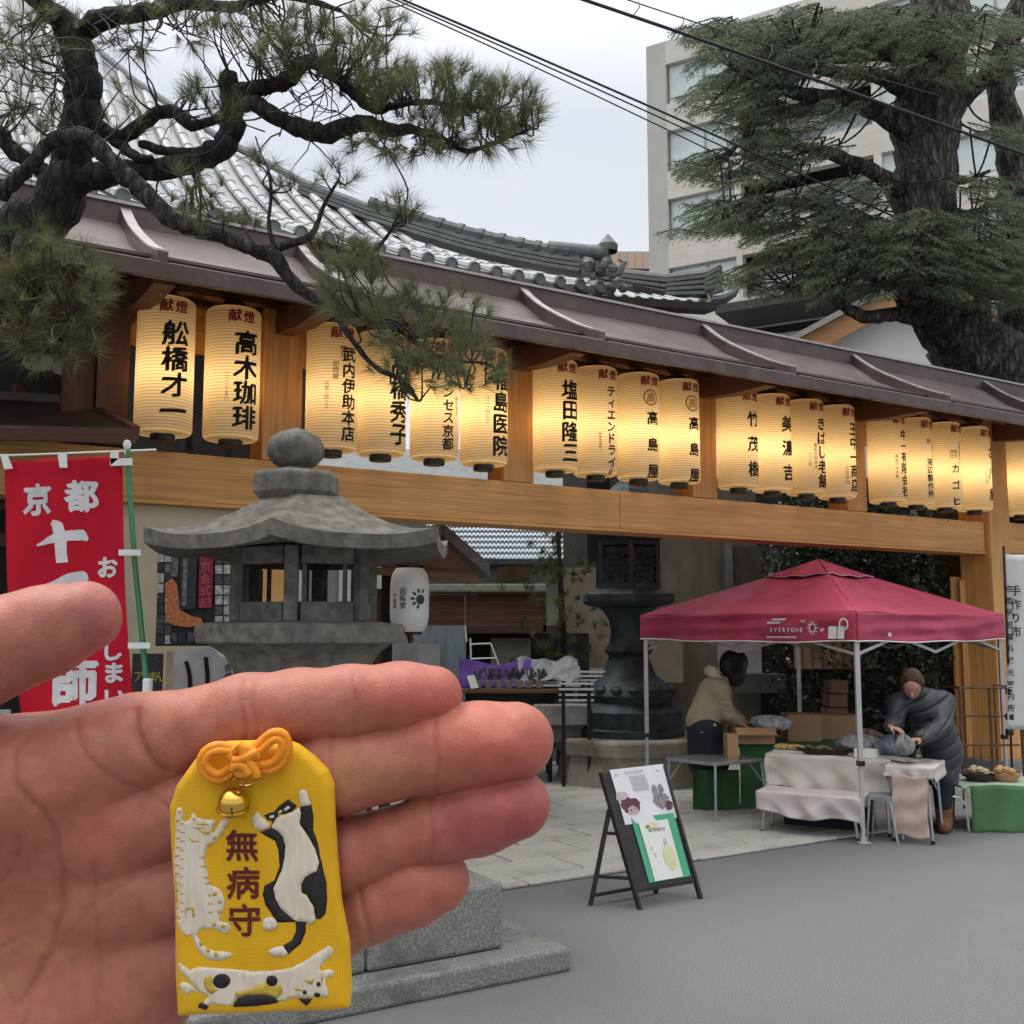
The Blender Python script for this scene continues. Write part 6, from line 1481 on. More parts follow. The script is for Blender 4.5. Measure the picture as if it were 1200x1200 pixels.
smallpine(215,9.8,5.9,'young pine top showing above the gate roof behind the big branch',.30,34,5.0)
smallpine(262,9.9,5.7,'second young pine top above the gate roof',.28,30,5.0)
# ================================================================ PEOPLE
def addmesh(name,sdf,m,par,it=2,smooth=True):
    V,Q=sdf.mesh(); V=lap(V,Q,it,.5); me=npmesh(name,V,Q); o=link(name,me,m,par,True); return o
SKN=mat('skin',(.50,.26,.18),(.42,.20,.14),scale=20,rough=.5,bump=.05,sss=.15)
HRD=mat('black_hair',(.012,.010,.010),(.022,.017,.015),scale=30,rough=.38,bump=.5,bscale=60,stretch=(6,6,.7)); HRB=mat('brown_hair',(.075,.035,.022),(.035,.018,.012),scale=30,rough=.45,bump=.5,bscale=60,stretch=(6,6,.7))
BJK=mat('beige_jacket',(.33,.27,.185),(.27,.215,.145),scale=5,rough=.85,bump=.4,bscale=14,dist=.012)
NVY=mat('navy_trousers',(.012,.014,.024),(.018,.02,.03),scale=6,rough=.85,bump=.2)
PUF=mat('grey_puffer',(.042,.045,.055),(.028,.031,.039),scale=5,rough=.5,bump=.3,bscale=30); DTR=mat('dark_blue_jeans',(.022,.028,.040),(.015,.02,.03),scale=8,rough=.85,bump=.2)
BOO=mat('brown_suede_boot',(.21,.105,.055),(.16,.075,.04),scale=8,rough=.9,bump=.3,bscale=30); CRM=mat('cream_fleece',(.50,.43,.33),(.42,.35,.26),scale=20,rough=.95,bump=.6)
def hand_prims(S,w_,d,side,sz=1.0,k=.006,curl=.5,up=Vector((0,0,1))):
    # palm, four unequal bent fingers and a side thumb, in metres
    d=Vector(d).normalized(); n=d.cross(up).normalized(); p_=n.cross(d).normalized()   # n across the palm, p_ palm normal (up)
    w_=Vector(w_)
    for q_ in (-.5,0,.5): S.cap(w_+n*q_*.045*sz*.6,w_+d*.075*sz+n*q_*.06*sz,.014*sz,.013*sz,k)
    for i,(L,o) in enumerate(((.070,-1.5),(.078,-.5),(.072,.5),(.056,1.5))):
        b=w_+d*.075*sz+n*o*.019*sz; a1=b+d*L*.45*sz-p_*curl*.010*sz; a2=a1+(d*(1-curl*.5)-p_*curl).normalized()*L*.32*sz; a3=a2+(d*(1-curl)-p_*curl*1.4).normalized()*L*.26*sz
        S.chain([b,a1,a2,a3],[.0092*sz,.0086*sz,.0078*sz,.0068*sz],.002)
    b=w_+d*.02*sz+n*side*.030*sz; S.chain([b,b+(d*.6+n*side*.8-p_*.4).normalized()*.036*sz,b+(d*.6+n*side*.8-p_*.4).normalized()*.036*sz+(d*.9+n*side*.2-p_*.5).normalized()*.030*sz],[.013*sz,.0105*sz,.0085*sz],.006)
# ---- person one: dark bob, beige hooded jacket, side view facing right, leaning to the box
Y1=10.45; b1=at(830,860,Y1); P1=thing('person','person with dark bobbed hair and beige hooded jacket reaching into a cardboard box','person',(b1.x,Y1,0))
def L1(px,py,dy=0): p=at(px,py,Y1+dy); return (p.x-b1.x,dy,p.z)
hd=L1(861,779); 
S=SDF((-.5,-.45,-.02),(.75,.45,1.75),.0085)
S.ell((hd[0],hd[1],hd[2]),(.085,.072,.105),0); S.cap((hd[0]+.01,0,hd[2]-.04),(hd[0]+.05,-.0,hd[2]-.085),.05,.038,.03)
S.ell((hd[0]+.088,-.0,hd[2]-.02),(.018,.013,.022),.01); S.ell((hd[0]+.082,0,hd[2]-.062),(.014,.022,.010),.006)
for s_ in (-1,1): S.ell((hd[0]+.075,s_*.028,hd[2]+.005),(.016,.016,.012),.003,sub=True); S.ell((hd[0]-.005,s_*.074,hd[2]-.01),(.022,.012,.034),.006)
S.cap((hd[0]-.03,0,hd[2]-.06),(hd[0]-.10,0,hd[2]-.17),.048,.052,.03)
sh=(L1(838,802)[0],0,L1(835,804)[2]); hip=(L1(826,862)[0],0,.80)
S.cap((sh[0],-.13,sh[2]),(sh[0],.13,sh[2]),.065,.065,.05); S.cap((sh[0],0,sh[2]-.05),(hip[0],0,hip[2]+.1),.12,.12,.06); S.cap((hip[0],-.08,.82),(hip[0],.08,.82),.12,.12,.06)
for s_ in (-1,1):
    S.chain([(hip[0],s_*.09,.80),(hip[0]+.03,s_*.10,.45),(hip[0]-.03,s_*.10,.09)],[.085,.058,.04],.04); S.cap((hip[0]-.05,s_*.1,.04),(hip[0]+.12,s_*.11,.03),.04,.032,.03)
el=(L1(850,836)[0],-.16,L1(850,836)[2]); wr=(L1(867,850)[0],-.13,L1(867,848)[2]); el2=(el[0]+.05,.16,el[2]+.02); wr2=(L1(874,850)[0],.08,L1(874,846)[2])
S.chain([(sh[0],-.15,sh[2]),el,wr],[.05,.04,.028],.03); S.chain([(sh[0],.15,sh[2]),el2,wr2],[.05,.04,.028],.03)
hand_prims(S,wr,(.8,0,-.45),1,.98); hand_prims(S,wr2,(.85,-.1,-.35),-1,.98)
addmesh('body',S,SKN,P1,1)
# jacket
S=SDF((-.5,-.45,.55),(.75,.45,1.65),.011)
S.cap((sh[0]+.01,-.135,sh[2]-.01),(sh[0]+.01,.135,sh[2]-.01),.085,.085,.05); S.cap((sh[0]-.01,-.04,sh[2]-.07),(hip[0]-.01,-.04,hip[2]+.02),.155,.165,.07); S.cap((sh[0],.05,sh[2]-.07),(hip[0],.05,hip[2]+.02),.15,.16,.07)
S.chain([(sh[0]+.01,-.165,sh[2]-.02),el,(wr[0]-.03,wr[1],wr[2]+.02)],[.078,.066,.046],.035); S.chain([(sh[0],.165,sh[2]-.02),el2,(wr2[0]-.03,wr2[1],wr2[2]+.02)],[.078,.066,.046],.035)
for i in range(3):
    f=.35+i*.22; S.ell((sh[0]+(el[0]-sh[0])*f+.02,-.235,sh[2]+(el[2]-sh[2])*f-.03),(.06,.02,.007),.008,sub=True)
S.ell((hip[0],0,hip[2]-.14),(.35,.35,.10),.01,sub=True)
jk=addmesh('jacket',S,BJK,P1,2)
S=SDF((-.4,-.3,1.0),(.4,.3,1.75),.009); hx_,hz_=L1(834,786)[0],L1(834,786)[2]
S.ell((hx_,0,hz_),(.075,.10,.060),0); S.cap((hx_,-.05,hz_-.03),(hx_+.06,-.09,hz_-.075),.042,.03,.03); S.cap((hx_,.05,hz_-.03),(hx_+.06,.09,hz_-.075),.042,.03,.03); S.ell((hx_+.05,0,hz_+.045),(.045,.065,.04),.02,sub=True)
addmesh('hood',S,CRM,P1,2)
S=SDF((-.4,-.3,1.0),(.5,.3,1.8),.007)
S.ell((hd[0]-.006,0,hd[2]+.012),(.140,.118,.140),0); S.cap((hd[0]-.02,0,hd[2]-.03),(hd[0]-.0,0,hd[2]-.125),.115,.092,.04); 
for s_ in (-1,1): S.cap((hd[0]+.03,s_*.075,hd[2]+.02),(hd[0]+.055,s_*.068,hd[2]-.115),.04,.028,.03)
S.ell((hd[0]+.155,0,hd[2]-.04),(.070,.055,.075),.02,sub=True)
for i in range(9): S.ell((hd[0]-.10+.022*i,-.112,hd[2]-.03),(.0035,.02,.10),.006,sub=True)
addmesh('hair',S,HRD,P1,1)
S=SDF((-.5,-.4,-.02),(.5,.4,1.0),.011)
S.cap((hip[0]-.005,-.075,.78),(hip[0]-.005,.075,.78),.150,.150,.05); S.cap((hip[0],0,.74),(hip[0]+.03,0,.45),.17,.20,.06)
for s_ in (-1,1): S.chain([(hip[0],s_*.09,.72),(hip[0]+.03,s_*.10,.42),(hip[0]-.02,s_*.10,.10)],[.115,.085,.068],.05)
S.ell((hip[0],0,.98),(.3,.3,.12),.01,sub=True)
addmesh('trousers',S,NVY,P1,2)
for s_ in (-1,1): S=SDF((-.3,-.3,-.02),(.4,.3,.2),.008); S.cap((hip[0]-.05,s_*.1,.045),(hip[0]+.12,s_*.11,.036),.048,.038,.02); S.ell((hip[0],s_*.1,-.05),(.4,.2,.055),0,sub=True); addmesh('shoe',S,BLK,P1,1)
q=MB(); c=Vector((b1.x+L1(829,848)[0],Y1-.19,L1(829,848)[2])); q.lathe([(0,-.03),(.045,-.02),(.055,0),(.045,.02),(0,.03)],14,c=c,cap=False,sy=.5); q.build('jacket_bow',CRM,P1,smooth=True)
q=MB(); c=at(823,858,Y1-.19); q.lathe([(.02,-.008),(.026,0),(.02,.008)],12,c=c); q.build('belt_charm',WHP,P1)
# ---- person two: brown hair, long grey puffer coat, bending over the table
Y2=9.35; b2=at(1108,900,Y2); P2=thing('person','person in a long dark grey puffer coat and brown boots bending over the table','person',(b2.x,Y2,0))
def L2(px,py,dy=0): p=at(px,py,Y2+dy); return Vector((p.x-b2.x,dy,p.z))
hd=L2(1069,802,-.22); sl=L2(1052,822,-.08); sr=L2(1108,822,-.05); hp=L2(1104,880,.08)
face=Vector((-.30,-.62,-.72)).normalized(); upv=Vector((-.22,-.55,.80)); rt=face.cross(upv).normalized(); upv=rt.cross(face).normalized()
Rm=Matrix((rt,face,upv)).transposed()
S=SDF((-.85,-.75,-.02),(.5,.5,1.55),.0085)
S.ell(hd,(.074,.094,.108),0,rot=Rm)
def HF(x,y,z): return hd+rt*x+face*y+upv*z
S.ell(HF(0,.035,-.065),(.048,.05,.05),.03,rot=Rm); S.ell(HF(0,.102,-.022),(.014,.022,.024),.012,rot=Rm); S.ell(HF(0,.090,-.068),(.026,.012,.009),.005,rot=Rm)
for s_ in (-1,1): S.ell(HF(s_*.030,.090,.010),(.017,.014,.010),.004,rot=Rm,sub=True); S.ell(HF(s_*.076,-.005,-.012),(.012,.022,.034),.006,rot=Rm)
neck=(sl+sr)/2+Vector((0,.02,.02)); S.cap(hd-face*.03-upv*.05,neck,.046,.048,.02)
S.cap(sl+Vector((.05,0,0)),sr-Vector((.06,0,0)),.045,.045,.03); S.cap((sl+sr)/2+Vector((.03,.02,-.05)),hp,.085,.09,.03); S.cap(hp-Vector((.04,0,0)),hp+Vector((.04,0,0)),.085,.085,.03)
ft=L2(1108,970,0); ftx=ft.x
for s_,fx,fy in ((-1,ftx-.02,-.03),(1,ftx+.10,.22)):
    S.chain([Vector((hp.x+s_*.06,hp.y+.02,.74)),Vector((fx-.02,fy-.02,.42)),Vector((fx,fy,.10))],[.085,.06,.045],.04); S.cap((fx,fy,.04),(fx-.05,fy-.13,.035),.04,.032,.03)
ell_=L2(1049,846,-.15); wl_=L2(1043,851,-.42); elr=L2(1104,852,-.22); wrr=L2(1076,866,-.46)
S.chain([sl,ell_,wl_],[.042,.040,.029],.02); S.chain([sr,elr,wrr],[.045,.040,.029],.02)
hand_prims(S,wl_,(.55,-.45,-.25),1,1.0,curl=.8); hand_prims(S,wrr,(-.75,-.35,-.05),-1,1.0,curl=.8)
addmesh('body',S,SKN,P2,1)
S=SDF((-.85,-.75,.25),(.5,.55,1.55),.010)
S.cap(sl+Vector((.03,0,-.01)),sr+Vector((-.03,0,.0)),.085,.092,.05); S.cap((sl+sr)/2+Vector((.03,.03,-.06)),hp+Vector((0,0,-.02)),.135,.15,.06); S.cap(sr+Vector((-.05,.05,-.05)),hp+Vector((.03,0,0)),.105,.13,.06)
S.cap(hp+Vector((0,0,0)),Vector((ftx+.0,.06,.44)),.150,.145,.05); 
S.chain([sl+Vector((0,0,-.01)),ell_,wl_+(ell_-wl_).normalized()*.03],[.080,.068,.052],.03); S.chain([sr+Vector((-.01,0,-.01)),elr,wrr+(elr-wrr).normalized()*.03],[.088,.078,.056],.03)
S.ell((ftx+.03,.06,.27),(.4,.4,.115),.01,sub=True)
# collar
S.cap(neck+Vector((-.05,-.02,.02)),neck+Vector((.06,-.01,.02)),.075,.075,.03); S.cap(neck,neck+(hd-neck)*.42,.082,.068,.03)
# quilting grooves round the trunk and the sleeves
g=S.g; Xs=[S.lo[i]+S.h*np.arange(S.n[i]) for i in range(3)]; Xg,Yg_,Zg=np.meshgrid(*Xs,indexing='ij')
ax=(Vector(((sl+sr)/2))-hp).normalized(); u_=(Xg-hp.x)*ax.x+(Yg_-hp.y)*ax.y+(Zg-hp.z)*ax.z
gl=np.abs(((u_/.095)%1)-.5)*2; S.g=(g+.019*np.exp(-((1-gl)/.17)**2)-.005).astype(np.float32)
ct=addmesh('coat',S,PUF,P2,1)
S=SDF((-.6,-.6,1.0),(.3,.3,1.6),.007)
S.ell(HF(0,-.028,.026),(.088,.096,.108),0,rot=Rm); 
for s_ in (-1,1): S.cap(HF(s_*.074,-.01,.02),HF(s_*.074,-.01,-.055),.026,.016,.02)
S.ell(HF(0,.105,-.045),(.066,.075,.095),.015,rot=Rm,sub=True)
for i in range(9): S.ell(HF(-.08+.02*i,-.03,.12),(.003,.09,.016),.005,rot=Rm,sub=True)
addmesh('hair',S,HRB,P2,1)
S=SDF((-.5,-.4,0),(.5,.5,.9),.010)
for s_,fx,fy in ((-1,ftx-.02,-.03),(1,ftx+.10,.22)): S.chain([Vector((hp.x+s_*.06,hp.y+.02,.70)),Vector((fx-.01,fy-.02,.42)),Vector((fx,fy,.18))],[.11,.085,.072],.04)
addmesh('trousers',S,DTR,P2,2)
for fx,fy in ((ftx-.02,-.03),(ftx+.10,.22)):
    S=SDF((-.5,-.5,-.02),(.5,.6,.40),.008); S.cap((fx,fy,.26),(fx,fy,.08),.078,.066,.02); S.cap((fx,fy,.055),(fx-.055,fy-.135,.045),.062,.05,.03); S.ell((fx,fy,-.055),(.5,.5,.06),0,sub=True); S.ell((fx,fy,.31),(.2,.2,.04),0,sub=True); addmesh('boot',S,BOO,P2,1)
t=thing('cloth_bag','small grey cloth bag held open in the hands of the puffer-coated person','bag',L2(1060,878,-.55)+Vector((b2.x,Y2,0))-Vector((0,0,.05)))
bag(mat('grey_cloth_bag',(.25,.26,.25),(.17,.18,.17),scale=12,rough=.8,bump=.4),.075,.06,.15,9)(t)
# ================================================================ HAND
SH=.00024                       # metres per photo pixel at the hand, 0.30 m from the lens
CR=cam.rotation_euler.copy(); cmx=Matrix.Translation(cam.location)@CR.to_matrix().to_4x4()
def htng(name,label,cat):
    t=thing(name,label,cat,cmx@Vector((0,0,-.30))); t.rotation_euler=CR; return t
HT=htng('person','open hand of the photographer with fingers stretched right, palm facing the camera','person')
def hv(px,py,z=0): return (px-600,600-py,z)
h_=3.0
S=SDF((-1400,-900,-190),(80,-40,170),h_)
def ch(L,k,k0=None):
    P=[hv(a,b,c) for a,b,c,r in L]; Rr=[r for *_,r in L]
    for i in range(len(P)-1): S.cap(P[i],P[i+1],Rr[i],Rr[i+1],(k0 if (i==0 and k0 is not None) else k))
# palm
ch([(-420,1150,-60,112),(-250,1075,-45,102),(0,942,-34,90),(150,880,-22,64)],30)
ch([(-330,1150,-50,105),(120,985,-32,68)],30); ch([(-330,1180,-50,105),(130,1062,-34,66)],30); ch([(-330,1220,-50,105),(170,1140,-38,60)],30)
ch([(-330,1260,-35,105),(-200,1300,-25,105),(150,1185,-35,62)],40)
S.ell(hv(-75,975,0),(150,118,72),45)
S.ell(hv(-120,1210,0),(200,95,60),40)
ch([(-420,1150,-60,112),(-640,1220,-70,108),(-790,1270,-75,112)],30)
ch([(-250,960,-15,95),(-140,850,6,84)],50)
S.ell(hv(65,1070,118),(170,120,88),55,sub=True)
base=S.g.copy()
def finger(L,kroot=34):
    # each finger its own field, blended to the palm but only pressed against its neighbours
    global base
    T_=SDF(S.lo,S.lo+(S.n-1)*S.h,S.h) if False else None
FG=[]
for L,k in (([(110,905,-30,64),(190,868,-12,52),(290,838,0,46.5),(350,829,0,43),(410,823,2,42),(470,817,2,39),(508,814,0,33.5)],3),
 ([(120,985,-30,62),(220,950,-10,51),(300,925,-1,50),(400,902,3,49),(450,893,2,43.5),(515,879,2,47),(560,873,1,48),(604,868,0,45)],3),
 ([(130,1062,-34,60),(220,1045,-14,48),(300,1024,-6,46),(405,1003,-3,43),(455,989,-5,37.5),(510,971,-5,41.5),(560,957,-5,44),(604,944,-6,41)],3),
 ([(170,1140,-38,54),(280,1118,-18,46),(380,1090,-9,42.5),(440,1062,-6,39),(480,1048,-6,39),(513,1034,-7,37)],3),
 ([(-140,850,6,84),(-70,792,18,66),(-20,767,22,60),(20,752,20,54),(60,738,17,51),(104,722,12,42)],3)):
    X=SDF((0,0,0),(1,1,1),1.0); X.lo=S.lo; X.h=S.h; X.n=S.n; X.g=np.full(S.n,1e3,np.float32)
    P=[hv(a,b,c) for a,b,c,r in L]; Rr=[r for *_,r in L]
    for i in range(len(P)-1): X.cap(P[i],P[i+1],Rr[i],Rr[i+1],14 if i else 0)
    a=P[-1]; X.ell((a[0]-26,a[1]+4,a[2]+10),(40,26,Rr[-1]*.92),14)
    FG.append(X.g)
g=base
fm=FG[0]
for x in FG[1:4]: fm=S._sm(fm,x,1.5)
def smx(a,b,k): return S._sm(a,b,k)
g=smx(base,fm,16); g=smx(g,FG[4],26)
S.g=g
V,Q=S.mesh(); V=lap(V,Q,1,.5)
# creases of the palm and the finger joints
CRE=[([(292,795),(299,838),(298,882)],4,3.2),([(306,800),(311,836),(309,878)],3.5,2.0),([(170,828),(176,850),(190,874)],4.5,2.5),([(420,786),(426,824),(422,860)],3.5,1.8),
([(512,838),(517,878),(515,920)],4,3.0),([(394,860),(400,905),(396,948)],4,2.0),([(384,862),(390,905),(386,948)],3.5,1.4),([(505,932),(511,968),(508,1005)],4,2.6),([(400,965),(405,1000),(402,1040)],4,2.0),
([(425,1030),(433,1062),(440,1098)],4,2.8),([(352,1060),(358,1092),(366,1128)],4,1.8),([(8,716),(16,756),(22,800)],6,2.6),([(24,775),(36,790),(40,806)],4,1.6),
([(34,868),(44,905),(72,935),(82,975),(84,1012),(80,1062),(66,1112),(40,1160)],5.5,3.8),([(165,832),(172,852),(188,874),(206,896)],7,5.5),([(123,1000),(121,1040),(124,1100),(126,1180)],4.5,2.6),
([(98,842),(120,880),(150,905),(190,925),(240,950)],5,2.2),([(46,968),(36,1000),(18,1022),(-10,1040)],4.5,2.4),([(28,1092),(8,1104),(-30,1112)],4,1.8),([(60,1115),(50,1145),(46,1190)],4,1.8),
([(200,1010),(150,1030),(110,1060),(60,1130)],4,1.2),([(52,835),(44,860),(50,890)],4,1.4),([(140,960),(128,1010),(150,1080)],3.5,1.0),([(-30,900),(0,935),(14,980)],5,1.6),([(90,1120),(100,1160),(96,1200)],3.5,1.2),([(10,1130),(30,1160),(34,1200)],3.5,1.2)]
nr=np.zeros(len(V)); cr=np.zeros(len(V)); front=V[:,2]>-12
r_=random.Random(9)
for L,wd,dp in CRE:
    P=[hv(a,b) for a,b in L]; dm=np.full(len(V),1e9)
    wob=2.2*np.sin(V[:,1]*.13+V[:,0]*.08+wd)
    for a,b in zip(P,P[1:]):
        a=np.array(a[:2],float); b=np.array(b[:2],float); ba=b-a; t=np.clip(((V[:,:2]-a)@ba)/(ba@ba),0,1); dd=np.linalg.norm(V[:,:2]+np.stack([wob,wob*.5],1)*.5-a-t[:,None]*ba,axis=1); dm=np.minimum(dm,dd)
    e_=np.exp(-(dm/(wd*.72))**2)*front; nr+=e_*dp*.72; cr=np.maximum(cr,e_*min(1,dp/3)); nr-=np.exp(-((dm-wd*2.3)/(wd*1.2))**2)*front*dp*.16
V[:,2]-=nr
# soft lumps of flesh
V[:,2]+=(1.3*np.sin(V[:,0]*.045+V[:,1]*.03)*np.sin(V[:,1]*.05+1)+.7*np.sin(V[:,0]*.11+2)*np.sin(V[:,1]*.09))*front
pxv=V[:,0]+600; pyv=600-V[:,1]
col=np.tile(np.array([.50,.21,.14]),(len(V),1))
def tint(cx,cy,rx,ry,c,s):
    w_=np.exp(-(((pxv-cx)/rx)**2+((pyv-cy)/ry)**2))*s; 
    for i in range(3): col[:,i]=col[:,i]*(1-w_)+c[i]*w_
PK=(.58,.155,.125); YL_=(.56,.29,.15); RDk=(.50,.13,.12)
tint(500,812,70,45,PK,.8); tint(590,870,85,45,(.62,.18,.13),.9); tint(590,955,90,42,(.48,.11,.11),.95); tint(500,1040,60,40,(.64,.21,.14),.7)
tint(430,905,70,38,YL_,.85); tint(390,1100,70,40,YL_,.6); tint(420,990,80,35,(.50,.17,.13),.6); tint(330,835,90,35,(.52,.21,.15),.5); tint(120,728,50,60,(.40,.13,.13),.6); tint(40,740,90,50,(.50,.20,.15),.5)
tint(120,950,60,60,(.56,.18,.13),.5); tint(30,1120,120,90,(.54,.22,.13),.5); tint(90,870,60,25,(.52,.23,.15),.5); tint(0,960,80,60,(.50,.17,.12),.5)
for _ in range(70): tint(r_.uniform(-50,640),r_.uniform(700,1200),r_.uniform(10,34),r_.uniform(8,24),r_.choice([PK,YL_,RDk,(.55,.24,.16)]),r_.uniform(.12,.34))
for i,c in enumerate((.26,.055,.04)): col[:,i]=col[:,i]*(1-cr*.26)+c*cr*.26  # crease shading painted into the skin colour, darker and redder
col*=np.array([.80,.69,.69]); Vm=V*SH; me=npmesh('body',Vm,Q); ca=me.color_attributes.new('skin_tone_and_crease_shade','FLOAT_COLOR','POINT'); ca.data.foreach_set('color',np.concatenate([col,np.ones((len(V),1))],1).astype(np.float32).ravel())
def handskin():
    m,t,b=newmat('hand_skin'); L=t.links; nn=t.nodes.new
    at_=nn('ShaderNodeAttribute'); at_.attribute_name='skin_tone_and_crease_shade'
    tc=nn('ShaderNodeTexCoord'); n=nn('ShaderNodeTexNoise'); n.inputs['Scale'].default_value=260; n.inputs['Detail'].default_value=6; L.new(tc.outputs['Object'],n.inputs[0])
    r=nn('ShaderNodeValToRGB'); L.new(n.outputs[0],r.inputs[0]); r.color_ramp.elements[0].position=.3; r.color_ramp.elements[1].position=.7; r.color_ramp.elements[0].color=(.86,.80,.80,1); r.color_ramp.elements[1].color=(1.08,1.08,1.06,1)
    x=nn('ShaderNodeMix'); x.data_type='RGBA'; x.blend_type='MULTIPLY'; x.inputs[0].default_value=.8; L.new(at_.outputs['Color'],x.inputs[6]); L.new(r.outputs[0],x.inputs[7]); L.new(x.outputs[2],b.inputs['Base Color'])
    b.inputs['Roughness'].default_value=.46; b.inputs['Specular IOR Level'].default_value=.38
    b.inputs['Subsurface Weight'].default_value=.35; b.inputs['Subsurface Radius'].default_value=(1,.30,.15); b.inputs['Subsurface Scale'].default_value=.0035
    v=nn('ShaderNodeTexVoronoi'); v.feature='DISTANCE_TO_EDGE'; v.inputs['Scale'].default_value=900; L.new(tc.outputs['Object'],v.inputs[0])
    # fingerprint-like ridges
    wv=nn('ShaderNodeTexWave'); wv.inputs['Scale'].default_value=620; wv.inputs['Distortion'].default_value=9; wv.inputs['Detail'].default_value=2; wv.inputs['Detail Scale'].default_value=.15; L.new(tc.outputs['Object'],wv.inputs[0])
    n2=nn('ShaderNodeTexNoise'); n2.inputs['Scale'].default_value=120; n2.inputs['Detail'].default_value=7; n2.inputs['Roughness'].default_value=.65; L.new(tc.outputs['Object'],n2.inputs[0])
    a1=nn('ShaderNodeMath'); a1.operation='MULTIPLY_ADD'; a1.inputs[1].default_value=.35; L.new(v.outputs[0],a1.inputs[0]); L.new(n2.outputs[0],a1.inputs[2])
    a2=nn('ShaderNodeMath'); a2.operation='MULTIPLY_ADD'; a2.inputs[1].default_value=.10; L.new(wv.outputs[0],a2.inputs[0]); L.new(a1.outputs[0],a2.inputs[2])
    bm=nn('ShaderNodeBump'); bm.inputs['Strength'].default_value=.42; bm.inputs['Distance'].default_value=.0009; L.new(a2.outputs[0],bm.inputs['Height']); L.new(bm.outputs[0],b.inputs['Normal']); return m
HSK=handskin(); link('body',me,HSK,HT,True)
NAIL=mat('fingernail',(.56,.34,.29),(.52,.30,.26),scale=5,rough=.25,bump=0)
for (x,y,z,r,dx,dy) in ((505,815,0,33,1,.1),(600,868,0,44,1,.08),(600,945,-6,40,1,.18),(510,1035,-7,36,1,.25),(100,724,12,42,1,.3)):
    q=MB(); a=Vector(hv(x-8,y,z))*SH; u=Vector((dx,dy,0)).normalized(); s_=Vector((-u.y,u.x,0)); n_,r0=8,r*SH
    Vv=[];
    for i in range(9):
        for j in range(9):
            th=(j/8-.5)*1.9; l=(i/8-.5)*r0*1.5; Vv.append(a+u*l+s_*math.sin(th)*r0*.80-Vector((0,0,1))*(math.cos(th)*r0*1.03))
    q.add(Vv,[(i*9+j,i*9+j+1,i*9+10+j,i*9+9+j) for i in range(8) for j in range(8)]); q.build('fingernail',NAIL,HT,smooth='all',world=False,solid=.0006)
SLV=mat('dark_sleeve',(.03,.035,.05),(.02,.024,.035),scale=30,rough=.9,bump=.4,bscale=90)
q=MB(); pa=[Vector(hv(*p))*SH for p in ((-640,1220,-70),(-700,1240,-72),(-900,1310,-85),(-1300,1480,-100),(-1700,1700,-120))]; q.tube(pa,[.0300,.0315,.034,.040,.048],36,cap=True); q.build('sleeve',SLV,HT,smooth=True,world=False)
# ================================================================ AMULET
AM=htng('amulet','yellow cloth amulet with embroidered cats and dark red characters lying on the palm','amulet')
AZ=56.0
def cpx(px,py,z):   # pixel -> hand frame at height z, corrected for being nearer the lens
    k=1-z*SH/.30; return ((px-600)*k,(600-py)*k)
OUT=[(206,1194),(204,1150),(203,1050),(198,985),(196,948),(205,922),(226,892),(243,875),(264,870),(300,869),(340,870),(350,874),(368,888),(384,904),(391,920),(392,960),(395,1010),(400,1060),(409,1105),(411,1150),(410,1183),(380,1187),(300,1189),(240,1191)]
OP=np.array([cpx(a,b,AZ+8) for a,b in OUT])
def pdist(X,Y,P=OP):
    d=np.full(X.shape,1e9); ins=np.zeros(X.shape,bool); n=len(P)
    for i in range(n):
        a=P[i]; b=P[(i+1)%n]; ba=b-a; t=np.clip(((X-a[0])*ba[0]+(Y-a[1])*ba[1])/(ba@ba),0,1); d=np.minimum(d,np.hypot(X-a[0]-t*ba[0],Y-a[1]-t*ba[1]))
        c=((a[1]>Y)!=(b[1]>Y))&(X<(b[0]-a[0])*(Y-a[1])/((b[1]-a[1]) if abs(b[1]-a[1])>1e-9 else 1e-9)+a[0]); ins^=c
    return np.where(ins,-d,d)
RT=11.0
S=SDF((-415,-600,AZ-20),(-175,-250,AZ+24),1.6)
ax=[S.lo[i]+S.h*np.arange(S.n[i]) for i in range(3)]; X2,Y2_=np.meshgrid(ax[0],ax[1],indexing='ij'); d2=pdist(X2,Y2_)
def puff(d): return 1+.28*(1-np.exp(np.minimum(d,0)/45.0))
Zg=(ax[2]-AZ)[None,None,:]/puff(d2)[:,:,None]
S.g=(np.sqrt(np.maximum(d2+RT,0)[:,:,None]**2+Zg**2)-RT).astype(np.float32)
V,Q=S.mesh(); V=lap(V,Q,2,.5)
